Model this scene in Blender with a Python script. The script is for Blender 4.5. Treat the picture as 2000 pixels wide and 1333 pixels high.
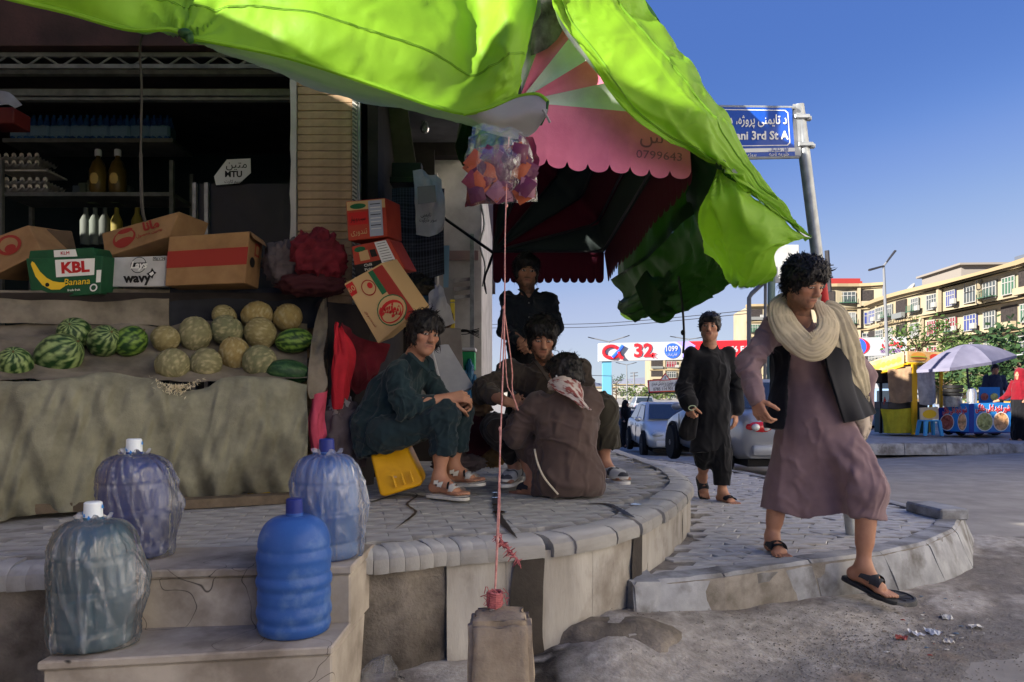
import bpy, bmesh, math, random
import numpy as np
from mathutils import Vector, Matrix
random.seed(7); RNG = np.random.default_rng(7)
SC = bpy.context.scene
for _o in list(bpy.data.objects): bpy.data.objects.remove(_o)
COL = SC.collection
# ---------------------------------------------------------------- camera, sky, sun, exposure
F, CU, CV, H = 1450.0, 1000.0, 770.0, 1.2          # focal length in photo pixels, eye line, eye height
cam = bpy.data.cameras.new('camera'); camo = bpy.data.objects.new('camera', cam); COL.objects.link(camo)
cam.sensor_width = 36.0; cam.lens = F / 2000 * 36.0
cam.shift_y = (CV - 666.5) / 2000.0
cam.clip_start = 0.05; cam.clip_end = 6000
camo.location = (0, 0, H); camo.rotation_euler = (math.radians(90), 0, 0)
SC.camera = camo
SUN = Vector((-0.85, -0.53, 0.42)).normalized()     # direction towards the sun
world = bpy.data.worlds.new('World'); SC.world = world; world.use_nodes = True
wn = world.node_tree.nodes; wl = world.node_tree.links
bg = wn['Background']; sky = wn.new('ShaderNodeTexSky'); sky.sky_type = 'NISHITA'; sky.sun_disc = False
sky.sun_elevation = math.asin(SUN.z); sky.sun_rotation = math.atan2(SUN.x, SUN.y)
sky.altitude = 1800; sky.air_density = 1.0; sky.dust_density = 0.4; sky.ozone_density = 2.5
sky_in = wn.new('ShaderNodeVectorMath'); sky_in.operation = 'SCALE'; sky_in.inputs['Scale'].default_value = .1; wl.new(sky.outputs[0], sky_in.inputs[0])
cv = wn.new('ShaderNodeRGBCurve'); wl.new(sky_in.outputs[0], cv.inputs['Color'])     # film-like shoulder so the bright horizon keeps its colour
for ci, pts in enumerate([((0, 0), (.038, .042), (.12, .063), (.175, .132), (.237, .21), (.31, .28), (.67, .37), (1, .4)), ((0, 0), (.075, .09), (.215, .134), (.3, .209), (.4, .29), (.5, .34), (.78, .426), (1, .45)), ((0, 0), (.16, .29), (.4, .373), (.52, .449), (.66, .485), (.73, .5), (1, .53))]):
    c_ = cv.mapping.curves[ci]; c_.points[0].location = pts[0]; c_.points[1].location = pts[-1]
    for q in pts[1:-1]: c_.points.new(*q)
cv.mapping.update(); sky_out = wn.new('ShaderNodeVectorMath'); sky_out.operation = 'SCALE'; sky_out.inputs['Scale'].default_value = 2.85
wl.new(cv.outputs[0], sky_out.inputs[0]); wl.new(sky_out.outputs[0], bg.inputs[0]); bg.inputs[1].default_value = 0.125
sl = bpy.data.lights.new('sun', 'SUN'); slo = bpy.data.objects.new('sun', sl); COL.objects.link(slo)
sl.energy = 3.3; sl.angle = math.radians(0.5); sl.color = (1.0, 0.93, 0.82)
slo.rotation_euler = SUN.to_track_quat('Z', 'Y').to_euler()
SC.view_settings.view_transform = 'Standard'; SC.view_settings.look = 'None'
SC.view_settings.exposure = 2.2; SC.view_settings.gamma = 1.0; SC.view_settings.use_curve_mapping = False

# ---------------------------------------------------------------- helpers
PI = math.pi
def at(u, v, Y): return Vector(((u - CU) * Y / F, Y, H - (v - CV) * Y / F))      # photo pixel -> point at depth Y
def gnd(u, v, z):                                                                 # photo pixel -> point at height z
    Y = (H - z) * F / (v - CV); return Vector(((u - CU) * Y / F, Y, z))
def V(*a): return Vector(a)
def hsh(I, s):
    n = (I[..., 0] * 73856093) ^ (I[..., 1] * 19349663) ^ (I[..., 2] * 83492791) ^ (s * 2654435)
    n = (n ^ (n >> 13)) * 1274126177 & 0x7fffffff
    n = (n ^ (n >> 16)) * 60493 & 0x7fffffff
    return (n & 0xffff) / 32767.5 - 1.0
def vnoise(P, s=0):
    P = np.asarray(P, float); I = np.floor(P).astype(np.int64); f = P - I; f = f * f * (3 - 2 * f); r = 0
    for dx in (0, 1):
        for dy in (0, 1):
            for dz in (0, 1):
                w = (f[..., 0] if dx else 1 - f[..., 0]) * (f[..., 1] if dy else 1 - f[..., 1]) * (f[..., 2] if dz else 1 - f[..., 2])
                r = r + w * hsh(I + np.array([dx, dy, dz]), s)
    return r
def fbm(P, s=0, o=3):
    r = 0; a = 1
    for k in range(o): r = r + a * vnoise(np.asarray(P) * 2 ** k, s + k); a *= .5
    return r
def norm(v): v = np.asarray(v, float); return v / (np.linalg.norm(v) + 1e-12)

# ---- materials
MATS = {}
def rgb(c): return (c[0], c[1], c[2], 1)
def hx(r, g, b): return tuple((c / 255 / 12.92 if c <= 10 else ((c / 255 + .055) / 1.055) ** 2.4) for c in (r, g, b))
def mat(name, c=(.5, .5, .5), c2=None, scale=6, rough=.8, bump=0, bscale=40, spec=.3, metal=0, attr=False, fac=(.35, .65),
        c3=None, scale3=2, fac3=(.5, .7), stretch=None, transl=None, trans=0, ior=1.45, emit=0, bdist=.01, coat=0, sheen=0, alpha=1, back=None, rvar=0, crack=0, crscale=1.2):
    if name in MATS: return MATS[name]
    m = bpy.data.materials.new(name); MATS[name] = m; m.use_nodes = True
    N = m.node_tree.nodes; L = m.node_tree.links; p = N['Principled BSDF']
    tc = N.new('ShaderNodeTexCoord'); co = tc.outputs['Object']
    if stretch:
        mp = N.new('ShaderNodeMapping'); mp.inputs['Scale'].default_value = stretch; L.new(co, mp.inputs[0]); co2 = mp.outputs[0]
    else: co2 = co
    def mix(a, b, f):
        x = N.new('ShaderNodeMix'); x.data_type = 'RGBA'
        for s, v in ((6, a), (7, b)):
            if hasattr(v, 'links'): L.new(v, x.inputs[s])
            else: x.inputs[s].default_value = rgb(v)
        if hasattr(f, 'links'): L.new(f, x.inputs[0])
        else: x.inputs[0].default_value = f
        return x.outputs[2]
    def ramp(src, a, b):
        r = N.new('ShaderNodeMapRange'); r.inputs[1].default_value = a; r.inputs[2].default_value = b; L.new(src, r.inputs[0]); return r.outputs[0]
    def noise(sc, det=5, c=None, ro=.6):
        n = N.new('ShaderNodeTexNoise'); n.inputs['Scale'].default_value = sc; n.inputs['Detail'].default_value = det; n.inputs['Roughness'].default_value = ro
        L.new(c or co2, n.inputs['Vector']); return n.outputs[0]
    col = c
    if attr:
        a = N.new('ShaderNodeAttribute'); a.attribute_name = 'Col'; col = a.outputs[0]
    if c2 is not None: 
        nf = ramp(noise(scale), *fac); 
        if attr:
            mm = N.new('ShaderNodeMix'); mm.data_type = 'RGBA'; mm.blend_type = 'MULTIPLY'; L.new(col, mm.inputs[6]); mm.inputs[7].default_value = rgb(c2); L.new(nf, mm.inputs[0]); col = mm.outputs[2]
        else: col = mix(col, c2, nf)
    if c3 is not None: col = mix(col, c3, ramp(noise(scale3, 6, co), *fac3))
    if crack:
        vo = N.new('ShaderNodeTexVoronoi'); vo.feature = 'DISTANCE_TO_EDGE'; vo.inputs['Scale'].default_value = crscale
        vm = N.new('ShaderNodeVectorMath'); vm.operation = 'ADD'; nn = N.new('ShaderNodeTexNoise'); nn.inputs['Scale'].default_value = 3; L.new(co, nn.inputs['Vector'])
        L.new(co, vm.inputs[0]); L.new(nn.outputs[1], vm.inputs[1]); L.new(vm.outputs[0], vo.inputs['Vector'])
        col = mix((.02, .018, .015), col, ramp(vo.outputs[0], 0, crack))
    if back is not None:
        g = N.new('ShaderNodeNewGeometry'); col = mix(col, back, g.outputs['Backfacing'])
    if hasattr(col, 'links'): L.new(col, p.inputs['Base Color'])
    else: p.inputs['Base Color'].default_value = rgb(col)
    p.inputs['Roughness'].default_value = rough
    if rvar: 
        r = N.new('ShaderNodeMapRange'); r.inputs[3].default_value = rough - rvar; r.inputs[4].default_value = rough + rvar; L.new(noise(scale * .7), r.inputs[0]); r.inputs[1].default_value = .35; r.inputs[2].default_value = .65; L.new(r.outputs[0], p.inputs['Roughness'])
    p.inputs['Specular IOR Level'].default_value = spec; p.inputs['Metallic'].default_value = metal
    p.inputs['Transmission Weight'].default_value = trans; p.inputs['IOR'].default_value = ior
    p.inputs['Coat Weight'].default_value = coat; p.inputs['Sheen Weight'].default_value = sheen; p.inputs['Alpha'].default_value = alpha
    if emit: p.inputs['Emission Color'].default_value = rgb(c); p.inputs['Emission Strength'].default_value = emit
    if bump:
        b = N.new('ShaderNodeBump'); b.inputs['Strength'].default_value = bump; b.inputs['Distance'].default_value = bdist
        L.new(noise(bscale, 6), b.inputs['Height']); L.new(b.outputs[0], p.inputs['Normal'])
    if transl:
        t = N.new('ShaderNodeBsdfTranslucent'); ms = N.new('ShaderNodeMixShader'); ms.inputs[0].default_value = transl[1]
        t.inputs[0].default_value = rgb(transl[0])
        L.new(p.outputs[0], ms.inputs[1]); L.new(t.outputs[0], ms.inputs[2]); L.new(ms.outputs[0], N['Material Output'].inputs[0])
    return m

# ---- objects
def thing(name, label, cat, loc=(0, 0, 0), group=None):
    o = bpy.data.objects.new(name, None); COL.objects.link(o); o.location = loc; o.empty_display_size = .1
    o['label'] = label; o['category'] = cat
    if group: o['group'] = group
    return o
def tag(o, label, cat, group=None):
    o['label'] = label; o['category'] = cat
    if group: o['group'] = group
    return o
def struct(o, kind='structure', label=None):
    o['kind'] = kind
    if label: o['label'] = label
    return o
def wloc(o): return Vector(o.location) + (wloc(o.parent) + o.matrix_parent_inverse.translation if o.parent else Vector((0, 0, 0)))
def link(name, me, m=None, parent=None, label=None):
    o = bpy.data.objects.new(name, me); COL.objects.link(o)
    if m is not None and len(me.materials) == 0:
        for k in (m if isinstance(m, (list, tuple)) else [m]): me.materials.append(k)
    if parent is not None:
        o.parent = parent
        off = wloc(parent)
        o.matrix_parent_inverse = Matrix.Translation(-off)
    if label: o['label'] = label
    return o
def copy_tree(o, parent=None):
    c = o.copy(); COL.objects.link(c)
    if parent is not None: c.parent = parent; c.matrix_parent_inverse = o.matrix_parent_inverse.copy()
    for ch in o.children: copy_tree(ch, c)
    return c
def npmesh(name, Vt, Fq, smooth=True, cols=None):
    me = bpy.data.meshes.new(name); Vt = np.asarray(Vt, np.float32); Fq = np.asarray(Fq, np.int32); n = Fq.shape[1]
    me.vertices.add(len(Vt)); me.vertices.foreach_set('co', Vt.ravel())
    me.loops.add(Fq.size); me.loops.foreach_set('vertex_index', Fq.ravel())
    me.polygons.add(len(Fq)); me.polygons.foreach_set('loop_start', np.arange(0, Fq.size, n, dtype=np.int32)); 
    me.polygons.foreach_set('use_smooth', np.full(len(Fq), smooth, dtype=bool)); me.update(calc_edges=True)
    if cols is not None:
        a = me.color_attributes.new('Col', 'FLOAT_COLOR', 'POINT'); cc = np.ones((len(Vt), 4), np.float32); cc[:, :3] = cols; a.data.foreach_set('color', cc.ravel())
    return me
def frame(o, x, y):
    x = Vector(x).normalized(); z = x.cross(Vector(y)).normalized(); y = z.cross(x); m = Matrix((x, y, z)).transposed().to_4x4(); m.translation = Vector(o); return m
class MB:
    def __init__(s): s.v = []; s.f = []; s.m = []; s.cm = 0; s.c = None
    def add(s, vs, fs, M=None):
        b = len(s.v)
        s.v += [tuple(M @ Vector(p)) if M is not None else tuple(p) for p in vs]
        s.f += [tuple(b + i for i in f) for f in fs]; s.m += [s.cm] * len(fs); return s
    def box(s, c, d, M=None, R=None):
        x, y, z = (k / 2 for k in d); vs = [Vector(p) for p in ((-x, -y, -z), (x, -y, -z), (x, y, -z), (-x, y, -z), (-x, -y, z), (x, -y, z), (x, y, z), (-x, y, z))]
        if R is not None: vs = [R @ p for p in vs]
        vs = [p + Vector(c) for p in vs]
        return s.add(vs, [(0, 3, 2, 1), (4, 5, 6, 7), (0, 1, 5, 4), (1, 2, 6, 5), (2, 3, 7, 6), (3, 0, 4, 7)], M)
    def hexa(s, p):  # 8 points, bottom ring then top ring
        return s.add(p, [(0, 3, 2, 1), (4, 5, 6, 7), (0, 1, 5, 4), (1, 2, 6, 5), (2, 3, 7, 6), (3, 0, 4, 7)])
    def prism(s, poly, d, M=None, z0=0):  # polygon in local xy extruded from z0 to z0+d
        n = len(poly); vs = [(x, y, z0) for x, y in poly] + [(x, y, z0 + d) for x, y in poly]
        fs = [tuple(range(n - 1, -1, -1)), tuple(range(n, 2 * n))] + [(i, (i + 1) % n, n + (i + 1) % n, n + i) for i in range(n)]
        return s.add(vs, fs, M)
    def poly(s, pts, M=None): return s.add(pts, [tuple(range(len(pts)))], M)
    def tube(s, P, r, n=6, caps=True, flat=1.0, up=None):
        P = [Vector(p) for p in P]; k = len(P); rr = r if isinstance(r, (list, tuple)) else [r] * k
        vs = []; u = None
        for i in range(k):
            t = (P[min(i + 1, k - 1)] - P[max(i - 1, 0)]).normalized()
            if u is None: u = Vector(up) if up is not None else (Vector((0, 0, 1)) if abs(t.z) < .9 else Vector((1, 0, 0)))
            u = (u - t * u.dot(t)).normalized(); w = t.cross(u)
            for j in range(n):
                a = 2 * PI * j / n; vs.append(P[i] + u * (math.cos(a) * rr[i] * flat) + w * (math.sin(a) * rr[i]))
        fs = [(i * n + j, i * n + (j + 1) % n, (i + 1) * n + (j + 1) % n, (i + 1) * n + j) for i in range(k - 1) for j in range(n)]
        if caps: fs += [tuple(range(n - 1, -1, -1)), tuple(range((k - 1) * n, k * n))]
        return s.add(vs, fs)
    def lathe(s, prof, n=16, M=None, caps=True):  # prof: (radius, z)
        vs = []; 
        for r, z in prof: vs += [(r * math.cos(2 * PI * j / n), r * math.sin(2 * PI * j / n), z) for j in range(n)]
        k = len(prof); fs = [(i * n + j, i * n + (j + 1) % n, (i + 1) * n + (j + 1) % n, (i + 1) * n + j) for i in range(k - 1) for j in range(n)]
        if caps: fs += [tuple(range(n - 1, -1, -1)), tuple(range((k - 1) * n, k * n))]
        return s.add(vs, fs, M)
    def ball(s, c, r, n=10, m=6, R=None):
        r = r if isinstance(r, (tuple, list, Vector)) else (r, r, r); vs = []
        for i in range(m + 1):
            ph = PI * i / m
            for j in range(n):
                p = Vector((r[0] * math.sin(ph) * math.cos(2 * PI * j / n), r[1] * math.sin(ph) * math.sin(2 * PI * j / n), r[2] * math.cos(ph)))
                if R is not None: p = R @ p
                vs.append(p + Vector(c))
        fs = [(i * n + j, (i + 1) * n + j, (i + 1) * n + (j + 1) % n, i * n + (j + 1) % n) for i in range(m) for j in range(n)]
        return s.add(vs, fs)
    def grid(s, G, closed=False):  # G[i][j] points
        a = len(G); b = len(G[0]); vs = [p for r in G for p in r]
        fs = [(i * b + j, i * b + (j + 1) % b, (i + 1) * b + (j + 1) % b, (i + 1) * b + j) for i in range(a - 1) for j in range(b if closed else b - 1)]
        return s.add(vs, fs)
    def mesh(s, name, smooth=False, bevel=0, seg=1, ang=40):
        me = bpy.data.meshes.new(name); me.from_pydata(s.v, [], s.f); me.polygons.foreach_set('material_index', s.m)
        if bevel or smooth:
            bm = bmesh.new(); bm.from_mesh(me)
            if bevel:
                bmesh.ops.remove_doubles(bm, verts=bm.verts, dist=1e-5)
                es = [e for e in bm.edges if len(e.link_faces) == 2 and e.calc_face_angle(0) > .5]
                bmesh.ops.bevel(bm, geom=es, offset=bevel, segments=seg, affect='EDGES', profile=.5)
            if smooth:
                for f in bm.faces: f.smooth = True
                for e in bm.edges:
                    if len(e.link_faces) == 2 and e.calc_face_angle(0) > math.radians(ang): e.smooth = False
            bm.to_mesh(me); bm.free()
        me.update(); return me
    def obj(s, name, m=None, parent=None, smooth=False, bevel=0, seg=1, label=None, ang=40):
        return link(name, s.mesh(name, smooth, bevel, seg, ang), m, parent, label)

def catmull(P, n):
    P = np.array([list(p) for p in P], float); k = len(P)
    if k == 1: return np.repeat(P, n, 0)
    d = np.r_[0, np.cumsum(np.linalg.norm(np.diff(P, axis=0), axis=1) + 1e-9)]; t = np.linspace(0, d[-1], n); out = []
    for x in t:
        i = min(max(int(np.searchsorted(d, x, 'right')) - 1, 0), k - 2); f = (x - d[i]) / (d[i + 1] - d[i])
        p0, p1, p2, p3 = P[max(i - 1, 0)], P[i], P[i + 1], P[min(i + 2, k - 1)]
        m1 = (p2 - p0) / 2; m2 = (p3 - p1) / 2; h = f * f * (3 - 2 * f)
        out.append((2 * f ** 3 - 3 * f ** 2 + 1) * p1 + (f ** 3 - 2 * f ** 2 + f) * m1 + (3 * f ** 2 - 2 * f ** 3) * p2 + (f ** 3 - f ** 2) * m2)
    return np.array(out)
def loft(curves, nu, nv):
    A = np.array([catmull(c, nu) for c in curves])
    return np.array([catmull(A[:, j], nv) for j in range(nu)])     # [nu][nv][3]
def gnormals(G):
    a = np.gradient(G, axis=0); b = np.gradient(G, axis=1); n = np.cross(a, b); return n / (np.linalg.norm(n, axis=2, keepdims=True) + 1e-9)
def gmesh(name, G, cols=None, smooth=True, mi=None):
    a, b = G.shape[:2]; i, j = np.meshgrid(np.arange(a - 1), np.arange(b - 1), indexing='ij'); k = (i * b + j).ravel()
    return npmesh(name, G.reshape(-1, 3), np.stack([k, k + b, k + b + 1, k + 1], 1), smooth, None if cols is None else cols.reshape(-1, 3))
def fcol(name, fs, M=None, closed=True): pass

# ---- lettering
FORMS = {}
def _f(ch, iso, fin, ini=None, med=None): FORMS[ch] = (iso, fin, ini, med)
for ch, b, n in [('ا', 0xFE8D, 2), ('ب', 0xFE8F, 4), ('ت', 0xFE95, 4), ('ث', 0xFE99, 4), ('ج', 0xFE9D, 4), ('ح', 0xFEA1, 4), ('خ', 0xFEA5, 4), ('د', 0xFEA9, 2), ('ذ', 0xFEAB, 2),
                 ('ر', 0xFEAD, 2), ('ز', 0xFEAF, 2), ('س', 0xFEB1, 4), ('ش', 0xFEB5, 4), ('ص', 0xFEB9, 4), ('ض', 0xFEBD, 4), ('ط', 0xFEC1, 4), ('ظ', 0xFEC5, 4), ('ع', 0xFEC9, 4), ('غ', 0xFECD, 4),
                 ('ف', 0xFED1, 4), ('ق', 0xFED5, 4), ('ل', 0xFEDD, 4), ('م', 0xFEE1, 4), ('ن', 0xFEE5, 4), ('ه', 0xFEE9, 4), ('و', 0xFEED, 2), ('پ', 0xFB56, 4), ('چ', 0xFB7A, 4), ('ژ', 0xFB8A, 2), ('ک', 0xFB8E, 4), ('گ', 0xFB92, 4), ('ی', 0xFBFC, 4), ('آ', 0xFE81, 2)]:
    _f(ch, *[chr(b + i) for i in range(n)])
def fa(s):
    out = []; n = len(s)
    for i, ch in enumerate(s):
        if ch not in FORMS: out.append(ch); continue
        pj = i > 0 and s[i - 1] in FORMS and FORMS[s[i - 1]][2] is not None
        nj = i + 1 < n and s[i + 1] in FORMS and FORMS[ch][2] is not None
        f = FORMS[ch]; out.append(f[3] if pj and nj else f[1] if pj else f[2] if nj else f[0])
    return ''.join(reversed(out))
_fc = bpy.data.curves.new('lettering', 'FONT'); _fo = bpy.data.objects.new('lettering', _fc); COL.objects.link(_fo)
def text(body, size, m, M, parent=None, align='CENTER', ext=.001, name='lettering', off=0, shear=0, sx=1, res=2, width=None):
    _fc.body = body; _fc.size = size; _fc.align_x = align; _fc.align_y = 'CENTER'; _fc.extrude = ext; _fc.offset = off; _fc.shear = shear; _fc.resolution_u = res
    dg = bpy.context.evaluated_depsgraph_get(); dg.update(); me = bpy.data.meshes.new_from_object(_fo.evaluated_get(dg))
    if width and len(me.vertices):
        xs = [v.co.x for v in me.vertices]; sx = width / (max(xs) - min(xs) + 1e-6)
    me.transform(M @ Matrix.Diagonal((sx, 1, 1, 1))); me.materials.clear(); return link(name, me, m, parent)

# ---- signed distance modelling: smooth unions of tapered limbs, meshed as one continuous surface
class SDF:
    def __init__(s, lo, hi, h):
        s.lo = np.array(lo, float); s.h = h; s.n = np.ceil((np.array(hi) - s.lo) / h).astype(int) + 1
        s.ax = [(s.lo[i] + h * np.arange(s.n[i])).astype(np.float32) for i in range(3)]
        s.f = np.full(s.n, .3, np.float32)
    def sub(s, lo, hi):
        a = np.clip(np.floor((np.array(lo) - s.lo) / s.h).astype(int), 0, s.n); b = np.clip(np.ceil((np.array(hi) - s.lo) / s.h).astype(int) + 1, 0, s.n)
        sl = tuple(slice(a[i], b[i]) for i in range(3)); return sl, s.ax[0][sl[0]][:, None, None], s.ax[1][sl[1]][None, :, None], s.ax[2][sl[2]][None, None, :]
    def put(s, sl, d, k, op=1):
        f = s.f[sl]
        if f.size == 0: return
        if op > 0:
            h = np.maximum(k - np.abs(f - d), 0) / max(k, 1e-6); s.f[sl] = np.minimum(f, d) - h * h * k * .25
        else:
            d = -d; h = np.maximum(k - np.abs(f - d), 0) / max(k, 1e-6); s.f[sl] = np.maximum(f, d) + h * h * k * .25
    def cone(s, a, b, ra, rb=None, k=.02, sq=None, op=1):
        a = np.array(a, float); b = np.array(b, float); rb = ra if rb is None else rb; m = max(ra, rb) + k + 3 * s.h
        sl, x, y, z = s.sub(np.minimum(a, b) - m, np.maximum(a, b) + m); ab = b - a; L = ab @ ab + 1e-12
        t = np.clip(((x - a[0]) * ab[0] + (y - a[1]) * ab[1] + (z - a[2]) * ab[2]) / L, 0, 1)
        qx = x - a[0] - t * ab[0]; qy = y - a[1] - t * ab[1]; qz = z - a[2] - t * ab[2]; q = qx * qx + qy * qy + qz * qz
        if sq is not None:
            d, sc = sq; d = norm(d); c = qx * d[0] + qy * d[1] + qz * d[2]; q = q + (sc * sc - 1) * c * c
        s.put(sl, np.sqrt(q) - (ra + (rb - ra) * t), k, op)
    def chain(s, P, r, k=.02, sq=None):
        for i in range(len(P) - 1): s.cone(P[i], P[i + 1], r[i], r[i + 1], k, sq)
    def ell(s, c, r, R=None, k=.02, op=1):
        c = np.array(c, float); r = np.array(r, float) if np.ndim(r) else np.full(3, r); m = r.max() + k + 3 * s.h
        sl, x, y, z = s.sub(c - m, c + m); x = x - c[0]; y = y - c[1]; z = z - c[2]
        R = np.eye(3) if R is None else np.asarray(R)
        p = [R[0, i] * x + R[1, i] * y + R[2, i] * z for i in range(3)]
        k0 = np.sqrt(sum((p[i] / r[i]) ** 2 for i in range(3))); k1 = np.sqrt(sum((p[i] / r[i] ** 2) ** 2 for i in range(3))) + 1e-9
        s.put(sl, np.where(k0 < 1e-3, -r.min(), k0 * (k0 - 1) / k1), k, op)
    def cut(s, p, n, k=.004, lo=None, hi=None):  # removes the side n points to
        n = norm(n); sl, x, y, z = s.sub(s.lo if lo is None else lo, s.lo + s.n * s.h if hi is None else hi)
        s.put(sl, -(((x - p[0]) * n[0] + (y - p[1]) * n[1] + (z - p[2]) * n[2])), k, -1)
    def disp(s, fn):
        g = np.abs(s.f) < .05; I = np.argwhere(g); P = s.lo + I * s.h; s.f[g] += fn(P).astype(np.float32)
    def nets(s, smooth=1):
        f = s.f; ins = f < 0
        c = ins[:-1, :-1, :-1].astype(np.int8)
        for dx, dy, dz in ((1, 0, 0), (0, 1, 0), (0, 0, 1), (1, 1, 0), (1, 0, 1), (0, 1, 1), (1, 1, 1)):
            c = c + ins[dx:f.shape[0] - 1 + dx, dy:f.shape[1] - 1 + dy, dz:f.shape[2] - 1 + dz]
        act = (c > 0) & (c < 8); I = np.argwhere(act); idx = np.full(act.shape, -1, np.int64); idx[act] = np.arange(len(I))
        cr = [(i, j, k) for i in (0, 1) for j in (0, 1) for k in (0, 1)]
        vals = [f[I[:, 0] + i, I[:, 1] + j, I[:, 2] + k] for i, j, k in cr]; P = np.zeros((len(I), 3)); W = np.zeros(len(I))
        for a in range(8):
            for b in range(a + 1, 8):
                if sum(abs(cr[a][q] - cr[b][q]) for q in range(3)) != 1: continue
                m = (vals[a] < 0) != (vals[b] < 0); t = np.where(m, vals[a] / (vals[a] - vals[b] + 1e-12), 0)
                P += np.where(m[:, None], np.array(cr[a]) + t[:, None] * (np.array(cr[b]) - np.array(cr[a])), 0); W += m
        P = s.lo + (I + P / np.maximum(W, 1)[:, None]) * s.h; Q = []
        for axn in range(3):
            o = [q for q in range(3) if q != axn]; sl0 = [slice(1, -1)] * 3; sl0[axn] = slice(0, -1); sl1 = [slice(1, -1)] * 3; sl1[axn] = slice(1, None)
            a = ins[tuple(sl0)]; b = ins[tuple(sl1)]; E = np.argwhere(a != b); base = E.copy()
            for q in o: base[:, q] += 1
            if len(E) == 0: continue
            def cell(d0, d1):
                e = base.copy(); e[:, o[0]] -= d0; e[:, o[1]] -= d1; return idx[e[:, 0], e[:, 1], e[:, 2]]
            q4 = np.stack([cell(1, 1), cell(0, 1), cell(0, 0), cell(1, 0)], 1); fl = a[E[:, 0], E[:, 1], E[:, 2]]
            if axn == 1: fl = ~fl
            q4[~fl] = q4[~fl][:, ::-1]; Q.append(q4)
        Q = np.concatenate(Q); Q = Q[(Q >= 0).all(1)]
        for _ in range(smooth):
            S = np.zeros_like(P); n = np.zeros(len(P))
            for a in range(4):
                for b in ((a + 1) % 4, (a - 1) % 4):
                    for q in range(3): S[:, q] += np.bincount(Q[:, a], P[Q[:, b], q], len(P))
                    n += np.bincount(Q[:, a], minlength=len(P))
            P = P * .5 + .5 * S / np.maximum(n, 1)[:, None]
        return P, Q
def vnormals(P, Q):
    n = np.cross(P[Q[:, 2]] - P[Q[:, 0]], P[Q[:, 3]] - P[Q[:, 1]]); N = np.zeros_like(P)
    for a in range(4):
        for q in range(3): N[:, q] += np.bincount(Q[:, a], n[:, q], len(P))
    return N / (np.linalg.norm(N, axis=1, keepdims=True) + 1e-12)
# ================================================================ SETTING
m_asph = mat('asphalt', hx(158, 154, 148), hx(138, 134, 129), 3, .85, .25, 220, c3=hx(170, 166, 158), scale3=.7, fac3=(.55, .75), rvar=.08, bdist=.004)
m_pave = mat('paver_concrete', hx(190, 189, 188), hx(160, 158, 156), 9, .62, .3, 150, c3=hx(150, 144, 134), scale3=2.2, fac3=(.5, .75), rvar=.12, bdist=.003)
m_plat = mat('platform_concrete', hx(180, 179, 176), hx(150, 148, 144), 5, .8, .3, 120, c3=hx(118, 114, 108), scale3=1.6, fac3=(.5, .72), bdist=.004)
m_mort = mat('mortar', hx(150, 144, 136), hx(112, 106, 98), 9, .95, .5, 160, bdist=.005)
m_joint = mat('platform_joint', hx(172, 170, 167), hx(140, 137, 133), 7, .9, .4, 120, fac=(.42, .58))
m_kerb = mat('kerb_concrete', hx(164, 166, 170), hx(132, 134, 138), 6, .75, .3, 130, c3=hx(92, 89, 86), scale3=4, fac3=(.47, .68), bdist=.004)
m_wall1 = mat('cement_render', hx(178, 174, 167), hx(146, 140, 131), 5, .85, .35, 60, c3=hx(108, 98, 88), scale3=3, fac3=(.5, .75), stretch=(1, 1, .25), bdist=.006)
m_wall2 = mat('rough_cement', hx(136, 128, 118), hx(92, 85, 77), 4, .95, .9, 45, c3=hx(64, 58, 53), scale3=3.2, fac3=(.5, .7), bdist=.012)
m_step = mat('step_stone', hx(180, 171, 159), hx(140, 131, 120), 4, .75, .25, 90, c3=hx(108, 98, 88), scale3=2, fac3=(.5, .72), crack=.004, crscale=1.3, bdist=.004)
m_wet = mat('wet_concrete', hx(66, 60, 55), hx(44, 40, 37), 6, .5, .2, 60, spec=.25)
m_dirt = mat('dirt', (1, 1, 1), (.74, .72, .70), 38, .95, .7, 75, attr=True, bdist=.012, c3=None)

# road sheet to the horizon
mb = MB(); mb.poly([(-900, -60, 0), (1400, -60, 0), (1400, 2500, 0), (-900, 2500, 0)]); struct(mb.obj('road', m_asph))
RIM = [(-4.2, 2.2), (-3.2, 2.42), (-1.9, 2.68), (-.62, 2.93), (-.25, 3.1), (.2, 3.28), (.5, 3.55), (.8, 4.05), (1.08, 4.7), (1.28, 5.3), (1.37, 6.0), (1.36, 6.8), (1.2, 8.7), (.95, 11), (.6, 14)]
ZP, ZS = .57, .27
rim = catmull([(x, y, 0) for x, y in RIM], 600); _d = np.r_[0, np.cumsum(np.linalg.norm(np.diff(rim, axis=0), axis=1))]
def rim_at(s):
    i = min(int(np.searchsorted(_d, s)), 599); i = max(i, 1); f = (s - _d[i - 1]) / (_d[i] - _d[i - 1]); p = rim[i - 1] * (1 - f) + rim[i] * f; t = norm(rim[min(i + 2, 599)] - rim[max(i - 3, 0)])
    return Vector(p), Vector(t)
def inpoly(x, y, P):
    c = False; n = len(P); j = n - 1
    for i in range(n):
        if (P[i][1] > y) != (P[j][1] > y) and x < (P[j][0] - P[i][0]) * (y - P[i][1]) / (P[j][1] - P[i][1]) + P[i][0]: c = not c
        j = i
    return c
def rim_dist(x, y):
    d = np.hypot(rim[:, 0] - x, rim[:, 1] - y); return d.min()
PLATPOLY = [(p[0], p[1]) for p in rim] + [(-1.2, 14), (-4.2, 9)]
# platform slab
mb = MB(); inner = []
for i in range(0, 600, 6):
    p = rim[i]; t = norm(rim[min(i + 3, 599)] - rim[max(i - 3, 0)]); inner.append((p[0] - t[1] * .07, p[1] + t[0] * .07))
mb.prism(inner + [(-1.2, 14), (-4.2, 9)], .566, z0=-.02)
platform = struct(mb.obj('platform', m_joint))
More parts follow.
